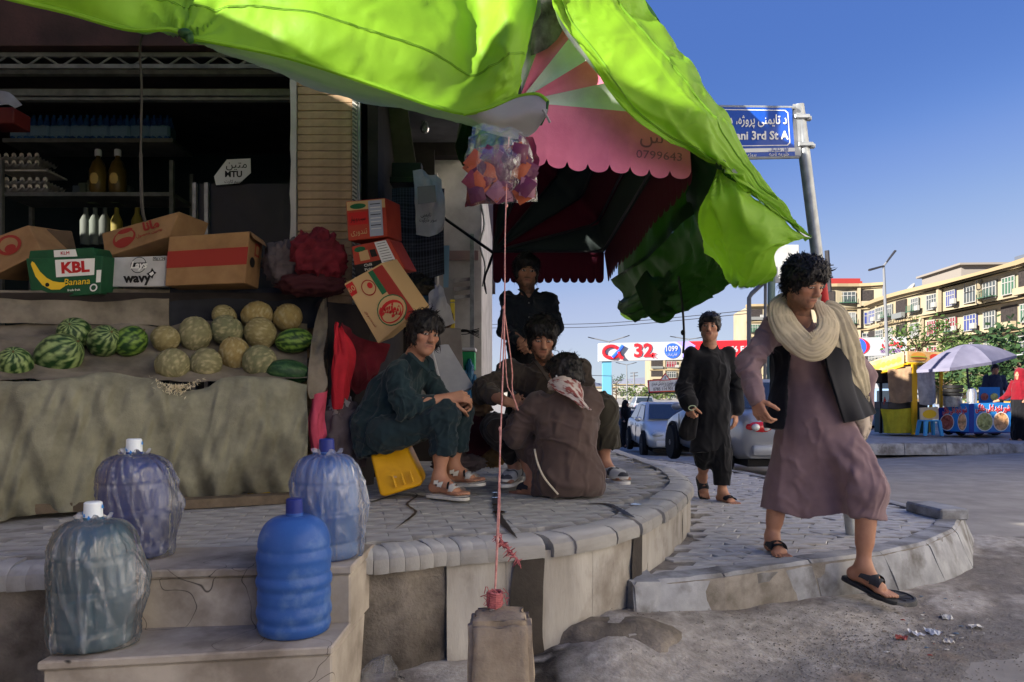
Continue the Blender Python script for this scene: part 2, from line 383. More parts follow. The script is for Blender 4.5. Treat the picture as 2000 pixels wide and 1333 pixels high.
# wavy interlocking pavers on the platform
def paver_mesh(L, W, wav, sl, seed, th=.03, g=.0025):
    r = random.Random(seed); pts = []; n = 5
    for i in range(n + 1): pts.append((-L / 2 + g + (L - 2 * g) * i / n + sl * -.5, -W / 2 + g + wav * math.sin(2 * PI * i / n)))
    for i in range(n, -1, -1): pts.append((-L / 2 + g + (L - 2 * g) * i / n + sl * .5, W / 2 - g + wav * math.sin(2 * PI * i / n)))
    mb = MB(); k = len(pts); ins = [(x * .985, y * .965) for x, y in pts] if g < .002 else [(x * .965, y * .93) for x, y in pts]; z = r.uniform(-.001, .001)
    mb.v = [(x, y, -th) for x, y in pts] + [(x, y, (-.002 if g < .002 else -.005) + z) for x, y in pts] + [(x, y, z) for x, y in ins]
    mb.f = [(i, (i + 1) % k, k + (i + 1) % k, k + i) for i in range(k)] + [(k + i, k + (i + 1) % k, 2 * k + (i + 1) % k, 2 * k + i) for i in range(k)] + [tuple(range(2 * k, 3 * k))]
    mb.m = [0] * len(mb.f); return mb.mesh('paver')
def lay(parent, cells, meshes, m, z, nmax, stuffname):
    for me in meshes:
        if not me.materials: me.materials.append(m)
    cells.sort(key=lambda c: c[1] + .25 * abs(c[0])); rest = MB()
    for i, (x, y, a) in enumerate(cells):
        me = random.choice(meshes); zz = z + random.uniform(-.002, .001) * (2 if parent.name == 'pavement' else .6); R = Matrix.Rotation(a, 4, 'Z') @ Matrix.Rotation(random.uniform(-.012, .012), 4, 'X') @ Matrix.Rotation(random.uniform(-.012, .012), 4, 'Y')
        if i < nmax:
            o = bpy.data.objects.new('paver', me); COL.objects.link(o); o.parent = parent; o.matrix_local = Matrix.Translation((x, y, zz)) @ R
        else: rest.add([v.co for v in me.vertices], [tuple(p.vertices) for p in me.polygons], Matrix.Translation((x, y, zz)) @ R)
    if rest.v: struct(rest.obj(stuffname, m, parent), 'stuff')
cells = []
ang = math.radians(12); ca, sa = math.cos(ang), math.sin(ang)
for i in range(-40, 60):
    for j in range(0, 130):
        a = i * .2 + (.1 if j % 2 else 0); b = j * .1
        x = a * ca - b * sa; y = a * sa + b * ca + 1.2
        if not (-2.2 < x < 1.5 and 2.4 < y < 9.5): continue
        if inpoly(x, y, PLATPOLY) and rim_dist(x, y) > .24 and y < 9.5: cells.append((x, y, ang))
lay(platform, cells, [paver_mesh(.2, .1, .009, 0, k, .03, .0009) for k in range(5)], m_plat, .5695, 290, 'far_pavers')
# coping stones round the platform rim
def coping_mesh(seed):
    r = random.Random(seed); mb = MB(); prof = [(-.15, .0), (-.06, .0), (-.02, -.006), (.012, -.028), (.019, -.055), (.014, -.085), (-.03, -.09), (-.15, -.05)]
    G = []
    for k, w in enumerate((-.0425, -.039, -.012, .012, .039, .0425)):
        e = .0008 if k in (0, 5) else 0
        G.append([(w, -(p[0] - e), p[1] - e + r.uniform(-.0015, .0015)) for p in prof])
    mb.grid(G, closed=True); mb.f += [tuple(range(7, -1, -1)), tuple(range(40, 48))]; mb.m += [0, 0]
    return mb.mesh('coping_stone', True, ang=28)
cms = [coping_mesh(k) for k in range(6)]
for me in cms: me.materials.append(m_plat)
s = 1.4
while s < _d[-1] - 5:
    p, t = rim_at(s); o = bpy.data.objects.new('coping_stone', random.choice(cms)); COL.objects.link(o); o.parent = platform
    o.location = (p.x, p.y, .571 + random.uniform(-.002, .002)); o.rotation_euler = (random.uniform(-.03, .03), random.uniform(-.02, .02), math.atan2(t.y, t.x) + random.uniform(-.008, .008)); lw = .062 if p.x < -.15 else random.uniform(.13, .3); o.scale.x = lw * (1.0 if lw < .1 else 1.03) / .0855; s2 = s + lw * .5 + (.031 if p.x < -.15 else .1); s += lw
# platform front wall: rough dark stretch on the left, smooth rendered slabs on the right
def wallstrip(name, s0, s1, m, z0, z1, off, amp, seed, nz=10, step=.03):
    n = max(int((s1 - s0) / step), 2); G = np.zeros((n + 1, nz + 1, 3))
    for i in range(n + 1):
        p, t = rim_at(s0 + (s1 - s0) * i / n); nx, ny = t.y, -t.x
        for j in range(nz + 1):
            z = z0 + (z1 - z0) * j / nz; a = off + amp * float(fbm(np.array([p.x * 9 + seed, p.y * 9, z * 9])))
            if i in (0, n): a -= .002
            G[i, j] = (p.x + nx * a, p.y + ny * a, z)
    return link(name, gmesh(name, G), m, platform)
_s = lambda x: float(_d[np.argmin(abs(rim[:, 0] - x) + (rim[:, 1] > 6) * 9)])
wallstrip('wall_panel', 1.0, _s(-.27), m_wall2, -.05, .52, -.03, .016, 1)
ks = [_s(-.262), _s(-.02) , _s(.3) + .1, _s(.72), _s(1.1), _s(1.3), 9.0, 12.0]
for a, b in zip(ks[:-1], ks[1:]): wallstrip('wall_panel', a, b - .002, m_wall1, -.05, .515, -.006, .005, 3 + a)
def stain(s0, s1, seed):
    n = 12; G = np.zeros((n + 1, 14, 3))
    for i in range(n + 1):
        for j in range(14):
            z = .5 - .47 * j / 13; w = (.8 + .25 * vnoise(np.array([z * 6, seed, i * .05]))); q = s0 + (s1 - s0) * (.5 + (i / n - .5) * w); p, t = rim_at(q)
            G[i, j] = (p.x + t.y * .006, p.y - t.x * .006, z)
    link('wet_stain', gmesh('wet_stain', G), m_wet, platform)
stain(_s(-.03), _s(.15), 4); stain(_s(.58), _s(.66), 9)
# wet runs over the platform top
for pts, w in [([(968, 960), (968, 985), (975, 1010), (990, 1030), (1010, 1052)], .02), ([(800, 960), (815, 968), (795, 985), (812, 1000), (790, 1020), (770, 1035)], .008), ([(1130, 985), (1185, 985), (1225, 1005), (1240, 1012)], .022), ([(1010, 955), (1060, 962), (1120, 975)], .012), ([(715, 985), (745, 975), (790, 966), (850, 975)], .012)]:
    P = [gnd(u, v, .574) for u, v in pts]; C = catmull(P, 24); mb = MB()
    L = []; Rr = []
    for i, p in enumerate(C):
        t = norm(C[min(i + 1, 23)] - C[max(i - 1, 0)]); ww = w * (.6 + .5 * abs(math.sin(i * 1.7))) * min(1, .08 + i / 6, .08 + (23 - i) / 6); L.append((p[0] - t[1] * ww, p[1] + t[0] * ww, .5755)); Rr.append((p[0] + t[1] * ww, p[1] - t[0] * ww, .5755))
    mb.grid([L, Rr]); mb.obj('water_trickle', m_wet, platform)
m_water = mat('water', (.03, .03, .035), rough=.04, spec=.8, coat=.5)
mb = MB()
for u, v, a in [(968, 972, .03), (972, 985, .035), (975, 1000, .05), (966, 962, .02), (1240, 985, .04)]:
    c = gnd(u, v, .5775); mb.poly([(c.x + a * math.cos(k * .7) * random.uniform(.7, 1.1), c.y + a * .8 * math.sin(k * .7) * random.uniform(.6, 1.1), .5775) for k in range(9)])
mb.obj('puddle', m_water, platform)
# steps up to the platform
mb = MB()
def stepblock(mb, fl, fr, br, bl, zt, zb, slant=0):
    mb.hexa([(fl[0], fl[1], zb), (fr[0], fr[1], zb), (br[0] , br[1] - slant, zb), (bl[0], bl[1], zb), (fl[0], fl[1], zt), (fr[0], fr[1], zt), (br[0], br[1], zt), (bl[0], bl[1], zt)])
steps = struct(MB().box((-1.05, 2.75, .1), (.7, .2, .2)).obj('steps', m_step))
b1 = MB(); stepblock(b1, (-1.46, 2.31), (-.595, 2.45), (-.58, 2.93), (-1.46, 2.80), .34, -.02, .12); b1.obj('riser_block', m_step, steps, bevel=.006)
b2 = MB(); stepblock(b2, (-1.44, 2.62), (-.588, 2.70), (-.57, 2.99), (-1.44, 2.86), .545, .34, 0); b2.obj('riser_block', m_step, steps, bevel=.006)
b3 = MB(); stepblock(b3, (-1.47, 2.295), (-.59, 2.438), (-.585, 2.70), (-1.47, 2.63), .37, .343); b3.obj('tread', m_step, steps, bevel=.005)
b4 = MB(); stepblock(b4, (-1.46, 2.60), (-.580, 2.685), (-.57, 3.08), (-1.46, 3.0), .578, .548); b4.obj('tread', m_step, steps, bevel=.005)
# pavement
KT = [(1196, 1104), (1236, 1144), (1416, 1126), (1584, 1100), (1724, 1082), (1812, 1062), (1866, 1036), (1880, 1010)]
kt = [gnd(u, v, ZS) for u, v in KT]
road_edge = [(3.35, 5.9), (3.3, 6.6), (3.1, 7.6), (2.8, 8.7), (2.46, 9.9), (2.0, 11.8), (1.66, 13.5), (1.2, 16.5), (.7, 20), (-.1, 26), (-1.5, 38)]
SWPOLY = [(k.x, k.y) for k in kt] + road_edge + [(-6, 38), (-1.0, 14), (.0, 5.0), (.3, 3.6)]
mb = MB(); mb.prism(SWPOLY, ZS - .006 + .05, z0=-.05); sidewalk = struct(mb.obj('pavement', m_mort))
cells = []
EDG = catmull([(k.x, k.y, 0) for k in kt] + [(a, b, 0) for a, b in road_edge[:7]], 90)[:, :2]
for j in range(0, 110):
    for i in range(-30, 40):
        x = i * .215 + (j % 2) * .107 + .03 * math.sin(j * 1.3); y = 3.4 + j * .108 + .02 * x
        if inpoly(x, y, SWPOLY) and not inpoly(x, y, PLATPOLY) and rim_dist(x, y) > (.055 + .05 * abs(vnoise(np.array([x * 2, y * 2, 0])))) and min(math.hypot(x - p[0], y - p[1]) for p in EDG) > .13:
            cells.append((x, y, random.uniform(-.02, .02)))
lay(sidewalk, cells, [paver_mesh(.215, .108, .005, (.05 if k % 2 else -.05), 20 + k) for k in range(6)], m_pave, ZS + .004, 295, 'far_pavers')
# kerb stones
zb = [.07, .08, .05, .03, .02, .015, .01, .0]
KB = [(1190, 1150), (1244, 1234), (1440, 1203), (1608, 1182), (1760, 1166), (1850, 1142), (1902, 1112), (1905, 1060)]
kbp = [gnd(u, v, z) for (u, v), z in zip(KB, zb)]
kerb = None
def kerbstone(t0, t1, b0, b1, w=.14, parent=None):
    t0, t1, b0, b1 = map(Vector, (t0, t1, b0, b1)); d = (t1 - t0).normalized(); n = Vector((-d.y, d.x, 0)); g = d * .006
    t0 = t0 + g; b0 = b0 + g; t1 = t1 - g; b1 = b1 - g
    ch0 = t0 + (b0 - t0) * .12; ch1 = t1 + (b1 - t1) * .12
    a0 = t0 + n * .02; a1 = t1 + n * .02; i0 = t0 + n * w; i1 = t1 + n * w
    dn = Vector((0, 0, -.08)); mb = MB(); N = 8; G = []
    for i in range(N + 1):
        f = i / N; L = lambda p, q: p.lerp(q, f) + Vector((random.uniform(-1, 1), random.uniform(-1, 1), random.uniform(-1, 1))) * .0035
        G.append([L(b0 + dn, b1 + dn), L(b0, b1), L(ch0.lerp(b0, .5), ch1.lerp(b1, .5)), L(ch0, ch1), L(a0, a1), L(i0, i1), L(i0 + dn * 3, i1 + dn * 3)])
    mb.grid(G); mb.f += [tuple(range(6, -1, -1)), tuple(range(N * 7, N * 7 + 7))]; mb.m += [0, 0]
    return mb.obj('kerb_stone', m_kerb, parent, smooth=True, ang=35)
mb = MB(); mb.tube([(k.x - .05, k.y + .1, .1) for k in kt[1:]], .05, 6); kerb = struct(mb.obj('kerb', m_kerb))
up = Vector((0, 0, .012))
for i in range(1, len(kt) - 1): kerbstone(kt[i] + up, kt[i + 1] + up, kbp[i], kbp[i + 1], parent=kerb)
kerbstone(kt[0] + up, kt[1] + up, kbp[0], kbp[1], parent=kerb)
pr = [(kt[-1].x, kt[-1].y)] + road_edge
for i in range(len(pr) - 1):
    (x0, y0), (x1, y1) = pr[i], pr[i + 1]; L = math.hypot(x1 - x0, y1 - y0); n = max(1, int(L / .8)) if y0 < 16 else 1
    for k in range(n):
        q = lambda f: (x0 + (x1 - x0) * f, y0 + (y1 - y0) * f); a = q(k / n); b = q((k + 1) / n)
        kerbstone((*a, ZS + .01), (*b, ZS + .01), (a[0] + .03, a[1], 0), (b[0] + .03, b[1], 0), parent=kerb)
# the loose raised kerb block at the corner
mb = MB(); a, b = gnd(1768, 1000, ZS), gnd(1838, 1018, ZS); d = (b - a).normalized(); n = Vector((-d.y, d.x, 0))
mb.hexa([a, b, b + n * .22, a + n * .22] + [p + Vector((0, 0, .085)) for p in (a, b, b + n * .22, a + n * .22)])
tag(mb.obj('kerb_block', m_kerb, bevel=.012), 'loose grey concrete kerb block lying on the pavement corner by the road', 'kerb block')
# dirt and cement apron in front of platform and kerb
NX, NY = 170, 120; xs = np.linspace(-2.6, 4.3, NX); ys = np.linspace(1.4, 6.2, NY); XX, YY = np.meshgrid(xs, ys, indexing='ij')
kc = np.array([[p.x, p.y] for p in kbp]); kl = catmull([(p.x, p.y, 0) for p in kbp], 80)[:, :2]
dk = np.min(np.hypot(XX[..., None] - kl[:, 0], YY[..., None] - kl[:, 1]), axis=2); dr = np.min(np.hypot(XX[..., None] - rim[::4, 0], YY[..., None] - rim[::4, 1]), axis=2)
P3 = np.stack([XX, YY, np.zeros_like(XX)], 2); n1 = fbm(P3 * 2.2, 3); n2 = fbm(P3 * 9, 5); n3 = vnoise(P3 * 40, 8)
sm = lambda x, a, b: np.clip((x - a) / (b - a), 0, 1) ** 2 * (3 - 2 * np.clip((x - a) / (b - a), 0, 1))
ZZ = .012 + .075 * (1 - sm(dk, .05, .55)) * (1 - .75 * sm(XX, 1.2, 3.0)) + .07 * (1 - sm(dr, 0, .7)) * (1 - sm(XX, .6, 1.4)) + .007 * n1 + .005 * n2 + .0025 * n3
mound = np.exp(-(((XX - .50) / .2) ** 2 + ((YY - 3.42) / .16) ** 2)); ZZ += .03 * mound + .05 * np.exp(-(((XX - .42) / .16) ** 2 + ((YY - 3.1) / .14) ** 2))
ex = .35 + .28 * n1; outer = np.minimum(dk, dr * 1.0); ZZ -= .11 * sm(outer, .75 + ex * .5, 1.25 + ex * .6)
ZZ = np.where(YY < 2.2, np.minimum(ZZ, .004 - .03 * sm(XX, .8, 1.2)), ZZ)
chan = np.exp(-((XX - (.10 + .05 * np.sin(YY * 5))) / .07) ** 2) * (YY < 3.35); ZZ -= .02 * chan
c_c = np.array(hx(176, 172, 166)); c_d = np.array(hx(130, 124, 118)); c_w = np.array(hx(52, 48, 45)); c_b = np.array(hx(128, 110, 92))
t = sm(n1 + .4 * n2, -.2, .5)[..., None]; CC = c_d * (1 - t) + c_c * t
ap = (sm(dk, .03, .12) * (1 - sm(dk, .55, .8)) * (1 - sm(XX, 1.5, 2.4)))[..., None] * .7; CC = CC * (1 - ap) + c_c * ap
br = (np.exp(-((dk - .78) / .1) ** 2) * sm(n2, -.3, .4))[..., None] * .7; CC = CC * (1 - br) + c_b * br
wt = np.clip(chan * 1.5 + np.exp(-(((XX - .12) / .2) ** 2 + ((YY - 3.2) / .1) ** 2)), 0, 1) * sm(n2 + .6, -.1, .3); CC = CC * (1 - wt[..., None]) + c_w * wt[..., None]
CC *= (1 + .2 * n3[..., None]); ed = (1 - sm(ZZ, -.01, .03))[..., None] * (XX > .9)[..., None]; CC = CC * (1 - ed) + np.array(hx(132, 130, 128)) * ed; spk = vnoise(P3 * 70, 21); CC *= (1 - .2 * (spk > .5) + .16 * (spk < -.55))[..., None]
G = np.stack([XX, YY, ZZ], 2)
struct(link('dirt_apron', gmesh('dirt_apron', G, CC), m_dirt), 'structure')
# litter, gravel
m_lit = mat('litter_scraps', (1, 1, 1), attr=True, rough=.7)
mb = MB(); cols = []
def apz(x, y):
    i = int(np.clip((x + 2.6) / 6.9 * (NX - 1), 0, NX - 1)); j = int(np.clip((y - 1.4) / 4.8 * (NY - 1), 0, NY - 1)); return max(ZZ[i, j], .002)
def scatter(n, fn, size, colf, name, flat=.3):
    vs, fs, cs = [], [], []
    for _ in range(n):
        x, y = fn(); z = apz(x, y); s_ = size() ; a = random.uniform(0, PI); c = colf(); b = len(vs)
        for k in range(5):
            r = s_ * random.uniform(.5, 1); th = a + k * 1.256; vs.append((x + r * math.cos(th), y + r * math.sin(th) * .8, z + .002 + random.uniform(0, flat) * s_)); cs.append(c)
        vs.append((x, y, z + .003 + flat * s_)); cs.append(c)
        fs += [(b + k, b + (k + 1) % 5, b + 5, b + 5) for k in range(5)]
    me = bpy.data.meshes.new(name); me.from_pydata(vs, [], [f[:3] for f in fs]); a_ = me.color_attributes.new('Col', 'FLOAT_COLOR', 'POINT'); a_.data.foreach_set('color', np.c_[np.array(cs), np.ones(len(cs))].astype(np.float32).ravel())
    return struct(link(name, me, m_lit), 'stuff')
def gz_(u0, u1, v0, v1):
    def f():
        p = gnd(random.triangular(u0, u1), random.triangular(v0, v1), .01); return p.x, p.y
    return f
scatter(120, gz_(1650, 1960, 1170, 1290), lambda: random.choice([.004, .006, .009, .018]), lambda: random.choice([hx(205, 203, 198), hx(165, 160, 150), hx(120, 110, 98), hx(150, 60, 52), hx(190, 186, 175), hx(90, 110, 130)]), 'litter')
scatter(2600, gz_(1350, 2040, 1180, 1360), lambda: random.uniform(.002, .008), lambda: tuple(np.array(hx(126, 120, 112)) * random.uniform(.5, 1.3)), 'gravel', .6)
scatter(700, gz_(660, 1500, 1150, 1345), lambda: random.uniform(.002, .007), lambda: tuple(np.array(hx(126, 120, 112)) * random.uniform(.5, 1.4)), 'gravel', .6)
for u, v, w, h, c, lb in [(1905, 1226, 30, 10, (205, 203, 198), 'torn white paper strip lying on gravel near the kerb corner'), (1790, 1243, 24, 16, (222, 222, 224), 'crumpled white paper scrap in the litter heap'), (1850, 1212, 24, 9, (196, 196, 192), 'pale plastic wrapper scrap above the litter heap'), (1822, 1237, 20, 15, (214, 218, 222), 'white plastic film scrap in middle of the litter heap'), (1760, 1253, 26, 8, (170, 90, 84), 'reddish wrapper scrap left of the litter heap'), (1852, 1257, 24, 8, (200, 196, 188), 'long white scrap right below the litter heap')]:
    c0 = gnd(u, v, .01); x0 = w * c0.y / F / 2; y0 = h * 2.2 * c0.y / F / 2; G = np.zeros((6, 5, 3))
    for i in range(6):
        for j in range(5):
            x = c0.x + (i / 2.5 - 1) * x0 * random.uniform(.7, 1); y = c0.y + (j / 2 - 1) * y0 * random.uniform(.7, 1); G[i, j] = (x, y, apz(x, y) + .004 + .02 * random.random())
    o = link('paper_scrap', gmesh('paper_scrap', G, smooth=False), mat('scrap%d' % u, hx(*c), rough=.6)); tag(o, lb, 'litter')
# traffic island across the road
IS = [(7.3, 15.6), (9, 15.7), (16, 15.9), (30, 16), (30, 22), (16, 21.5), (7.8, 22), (6.9, 19)]
m_isl = mat('island_concrete', hx(176, 173, 168), hx(148, 145, 140), 3, .8, .2, 60)
mb = MB(); mb.prism(IS, .2, z0=-.05); island = struct(mb.obj('traffic_island', m_isl, bevel=.03))
x = 7.35
while x < 14:
    kerbstone((x, 15.6 + (x - 7.3) * .03, .165), (x + .9, 15.6 + (x - 6.4) * .03, .165), (x, 15.56 + (x - 7.3) * .03, 0), (x + .9, 15.56 + (x - 6.4) * .03, 0), .2, island); x += .9
# ================================================================ SHOP AND THE ADDED UNSEEN HOUSES
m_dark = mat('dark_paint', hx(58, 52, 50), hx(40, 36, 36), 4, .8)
m_header = mat('dark_brown_wall', hx(70, 50, 48), hx(44, 36, 35), 3, .9, .3, 40)  # dark reddish brown wall colour
m_tile = mat('clay_tile', hx(168, 142, 112), hx(146, 121, 94), 14, .55, .1, 200, rvar=.1)
m_grout = mat('pale_grout', hx(178, 160, 136), hx(150, 132, 110), 20, .9)
m_white = mat('white_plaster', hx(190, 186, 182), hx(160, 155, 150), 3, .85, .15, 50, c3=hx(120, 112, 108), scale3=1.4, fac3=(.55, .8))
m_grey = mat('grey_plaster', hx(130, 130, 132), hx(105, 104, 105), 3, .85)
m_metal = mat('grey_metal', hx(150, 152, 152), hx(120, 120, 120), 12, .45, metal=.6)
m_paintm = mat('pale_painted_metal', hx(104, 106, 102), hx(76, 78, 74), 8, .5)
m_navy = mat('dark_navy_panel', hx(22, 26, 40), hx(16, 18, 28), 3, .35)
m_glassd = mat('dim_glass', (.5, .55, .55), rough=.08, trans=.85, spec=.5)
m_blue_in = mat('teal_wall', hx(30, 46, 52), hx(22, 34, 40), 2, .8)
shop = thing('corner_shop', 'dim corner shop with open front and a tan tiled pillar behind the melon stall', 'shop', (-2.5, 5.4, .57))
def wall(name, p, d, m, parent=shop, bevel=0): return MB().box(p, d).obj(name, m, parent, bevel=bevel)
# pillar core and its thin clay tile courses
px0, px1, py = at(580, 0, 5.4).x, at(688, 0, 5.4).x, 5.4
wall('pillar', ((px0 + px1) / 2, py + .2, 2.35), (px1 - px0 - .02, .36, 3.7), m_grout)
tm = []
for k in range(4):
    mb = MB(); mb.box((0, 0, 0), (px1 - px0 - .004, .02, .0555)); me = mb.mesh('tile', bevel=.003); me.materials.append(m_tile); tm.append(me)
z = .6
while z < 3.62:
    o = link('tile', random.choice(tm), None, shop); o.location = ((px0 + px1) / 2 + random.uniform(-.002, .002), py + .012 + random.uniform(-.002, .002), z); o.rotation_euler.y = random.uniform(-.003, .003)
    z += .0585
mb = MB(); G = []
for j in range(40):
    z = .57 + j * .08; w = .006 * vnoise(np.array([z * 9, 0, 1])); G.append([(px0 - .045 + w, py + .0, z), (px0 - .045 + w, py - .012, z), (px0 - .004, py - .012, z), (px0 - .004, py + .05, z)])
mb.grid(G); mb.obj('door_jamb', m_white, shop)
mb = MB(); mb.box((px1 + .022, py - .0, 2.1), (.036, .03, 3.05)); mb.obj('corner_trim', m_white, shop)
mb = MB()
for k in range(60): mb.box((px1 + .022, py - .02, 1.7 + k * .03), (.036, .012, .012), R=Matrix.Rotation(.7, 3, 'Y'))
mb.obj('trim_ribs', m_paintm, shop)
mb = MB(); mb.box((px1 + .052, py - .006, 2.1), (.012, .02, 3.05)); mb.obj('corner_rod', m_metal, shop)
# shell
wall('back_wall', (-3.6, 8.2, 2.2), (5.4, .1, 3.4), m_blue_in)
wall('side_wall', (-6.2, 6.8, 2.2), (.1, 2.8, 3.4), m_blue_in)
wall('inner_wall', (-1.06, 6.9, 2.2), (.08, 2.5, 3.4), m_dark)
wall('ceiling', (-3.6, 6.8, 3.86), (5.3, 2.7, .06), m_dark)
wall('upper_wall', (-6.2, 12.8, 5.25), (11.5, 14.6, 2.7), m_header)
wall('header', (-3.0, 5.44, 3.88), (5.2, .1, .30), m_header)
# roller shutter lattice and beams under the header
mb = MB(); zt, zb_ = 3.70, 3.615
mb.box((-3.1, 5.48, zt), (3.0, .03, .03)); mb.box((-3.1, 5.48, zb_), (3.0, .03, .03))
for k in range(22):
    a = -4.5 + k * .13; b = a + .13; mb.tube([(a, 5.48, zb_ if k % 2 else zt), (b, 5.48, zt if k % 2 else zb_)], .009, 5)
mb.obj('lattice_girder', m_paintm, shop)
for z, h in ((3.645, .05), (3.50, .05), (3.455, .02)):
    wall('beam', (-3.06, 5.62 + (3.7 - z) * .3, z), (3.05, .05, h), m_paintm if z > 3.1 or h > .06 else m_metal)
for k in range(6): mb = MB(); mb.box((-4.2 + k * .46, 5.70, 3.475), (.05, .03, .05), R=Matrix.Rotation(.4, 3, 'Y')); mb.obj('bracket', m_paintm, shop)
# glazed door with a paper sticker
xd0, xd1 = at(385, 0, 6.2).x, at(572, 0, 6.2).x
wall('door', ((xd0 + xd1) / 2, 6.2, 1.75), (xd1 - xd0, .04, 2.4), m_navy)
for x in (xd0, at(408, 0, 6.2).x): wall('door_frame', (x, 6.16, 1.75), (.03, .04, 2.4), m_metal)
mb = MB(); mb.box((xd0 + .68, 6.15, 1.95 + .3), (.02, .03, .16)); mb.obj('door_handle', m_metal, shop)
S = [(422, 362), (418, 345), (443, 312), (489, 310), (490, 338), (468, 358)]
Q = [at(u, v, 6.15) for u, v in S]; mb = MB(); mb.prism([(p.x, p.z) for p in Q], .003, Matrix.Rotation(PI / 2, 4, 'X') @ Matrix.Translation((0, 0, -6.153)))
m_sticker = mat('sticker_paper', hx(205, 205, 208), rough=.6)
stk = mb.obj('sticker', m_sticker, shop); m_ink = mat('black_ink', hx(22, 22, 24), rough=.6)
fr = lambda u, v, Y: frame(at(u, v, Y), (1, 0, 0), (0, 0, 1))
text('MTU', .07, m_ink, fr(456, 341, 6.147), stk, off=.002); text(fa('متین'), .09, m_ink, fr(462, 322, 6.147), stk); text(fa('سیم کارت'), .035, m_ink, fr(455, 355, 6.147), stk)
# unseen sunlit house row, added behind the viewer to bounce light into the shade
hr = thing('bounce_houses', 'unseen row of pale houses added behind the viewer to bounce sunlight into the shade', 'house', (16, -9, 0)); m_hr = mat('cream_plaster', hx(236, 230, 220), hx(226, 218, 206), 1, .9)
MB().box((16, -9.5, 6.5), (9, 41, 13)).obj('wall', m_hr, hr)
for k in range(10):
    for j in range(4): MB().box((11.48, -28 + k * 4.1, 1.9 + j * 3.0), (.1, 1.0, 1.2)).obj('window', m_navy, hr)
# wall turned to the street: soffit, white wall, dark opening
X0, X1 = at(818, 0, 7.3).x, -.3
wall('street_wall', ((X0 + X1) / 2, 7.36, 2.1), (X1 - X0, .12, 3.1), m_white)
wall('soffit', (-.75, 6.45, 3.66), (.9, 1.9, .08), m_grey)
wall('soffit_beam', ((X0 + X1) / 2 - .12, 7.22, 3.56), (.5, .16, .12), m_dark)
wall('wall_pier', (X0 + .1, 7.22, 1.95), (.2, .2, 2.75), m_white)
wall('end_wall', (-.36, 9.5, 2.1), (.1, 4.2, 3.1), m_white)
wall('dado_strip', (X1 - .2, 7.285, at(900, 500, 7.3).z), (.34, .03, .09), mat('pinkish_band', hx(150, 126, 120), rough=.8))
wall('wall_pipe', (at(922, 0, 7.2).x, 7.2, 2.1), (.04, .04, 1.3), m_metal)
wall('painted_dark_opening', (-.98, 7.0, 1.7), (.5, .04, 3.6), m_dark)  # flat dark board, the shade of the opening put into its colour
# black wires in a bundle on the wall corner
mb = MB()
for k in range(7):
    mb.tube(catmull([at(880 + k, 640 + k * 4, 7.2), at(905, 648 + random.uniform(-8, 8), 7.15), at(936, 642 + k * 3, 7.15)], 8), .004, 4)
mb.obj('cable', m_ink, shop)
mb = MB(); mb.tube(catmull([at(940, 400, 7.3), at(946, 440, 7.3), at(938, 480, 7.25), at(948, 520, 7.25), at(943, 560, 7.25)], 14), .012, 5); mb.obj('conduit', m_metal, shop)
# leaning panel, bulb, ledge
mb = MB(); mb.hexa([at(760, 335, 6.5), at(815, 333, 6.5), at(815, 333, 6.56), at(760, 335, 6.56), at(728, 200, 6.1), at(795, 205, 6.1), at(795, 205, 6.16), at(728, 200, 6.16)])
tag(mb.obj('leaning_panel', mat('olive_panel', hx(108, 102, 88), hx(84, 80, 70), 3, .6), bevel=.004), 'olive grey panel leaning in the dark opening right of the pillar', 'panel')
mb = MB(); mb.box(at(795, 358, 6.3), (.32, .2, .05)); mb.box(at(795, 340, 6.36), (.26, .12, .16)); tag(mb.obj('dark_ledge', m_navy, bevel=.006), 'dark cabinet ledge above the hanging plaid blanket', 'ledge')
bulb = thing('light_bulb', 'unlit hanging light bulb under the grey soffit', 'light bulb', at(830, 240, 6.6))
c = at(830, 246, 6.6); mb = MB(); mb.lathe([(.012, .09), (.014, .05), (.04, .0), (.045, -.03), (.03, -.06), (.001, -.072)], 12, Matrix.Translation(c)); mb.obj('glass', m_glassd, bulb, smooth=True)
mb = MB(); mb.lathe([(.018, .13), (.018, .085), (.013, .08)], 10, Matrix.Translation(c)); mb.tube([c + V(0, 0, .13), c + V(.01, 0, .5)], .004, 5); mb.obj('socket', m_ink, bulb)
# cord that holds up the tarp on the left
mb = MB(); mb.tube(catmull([at(352, 60, 3.42), at(279, 68, 3.6), at(277, 180, 3.7), at(275, 300, 3.8)], 20), .006, 5); mb.tube(catmull([at(275, 300, 3.8), at(277, 400, 3.85), at(283, 432, 3.9)], 8), .009, 6)
tag(mb.obj('hanging_cord', mat('dark_cord', hx(62, 60, 56), rough=.9)), 'dark cord hanging from the knot of the green tarp over the shop front', 'cord')
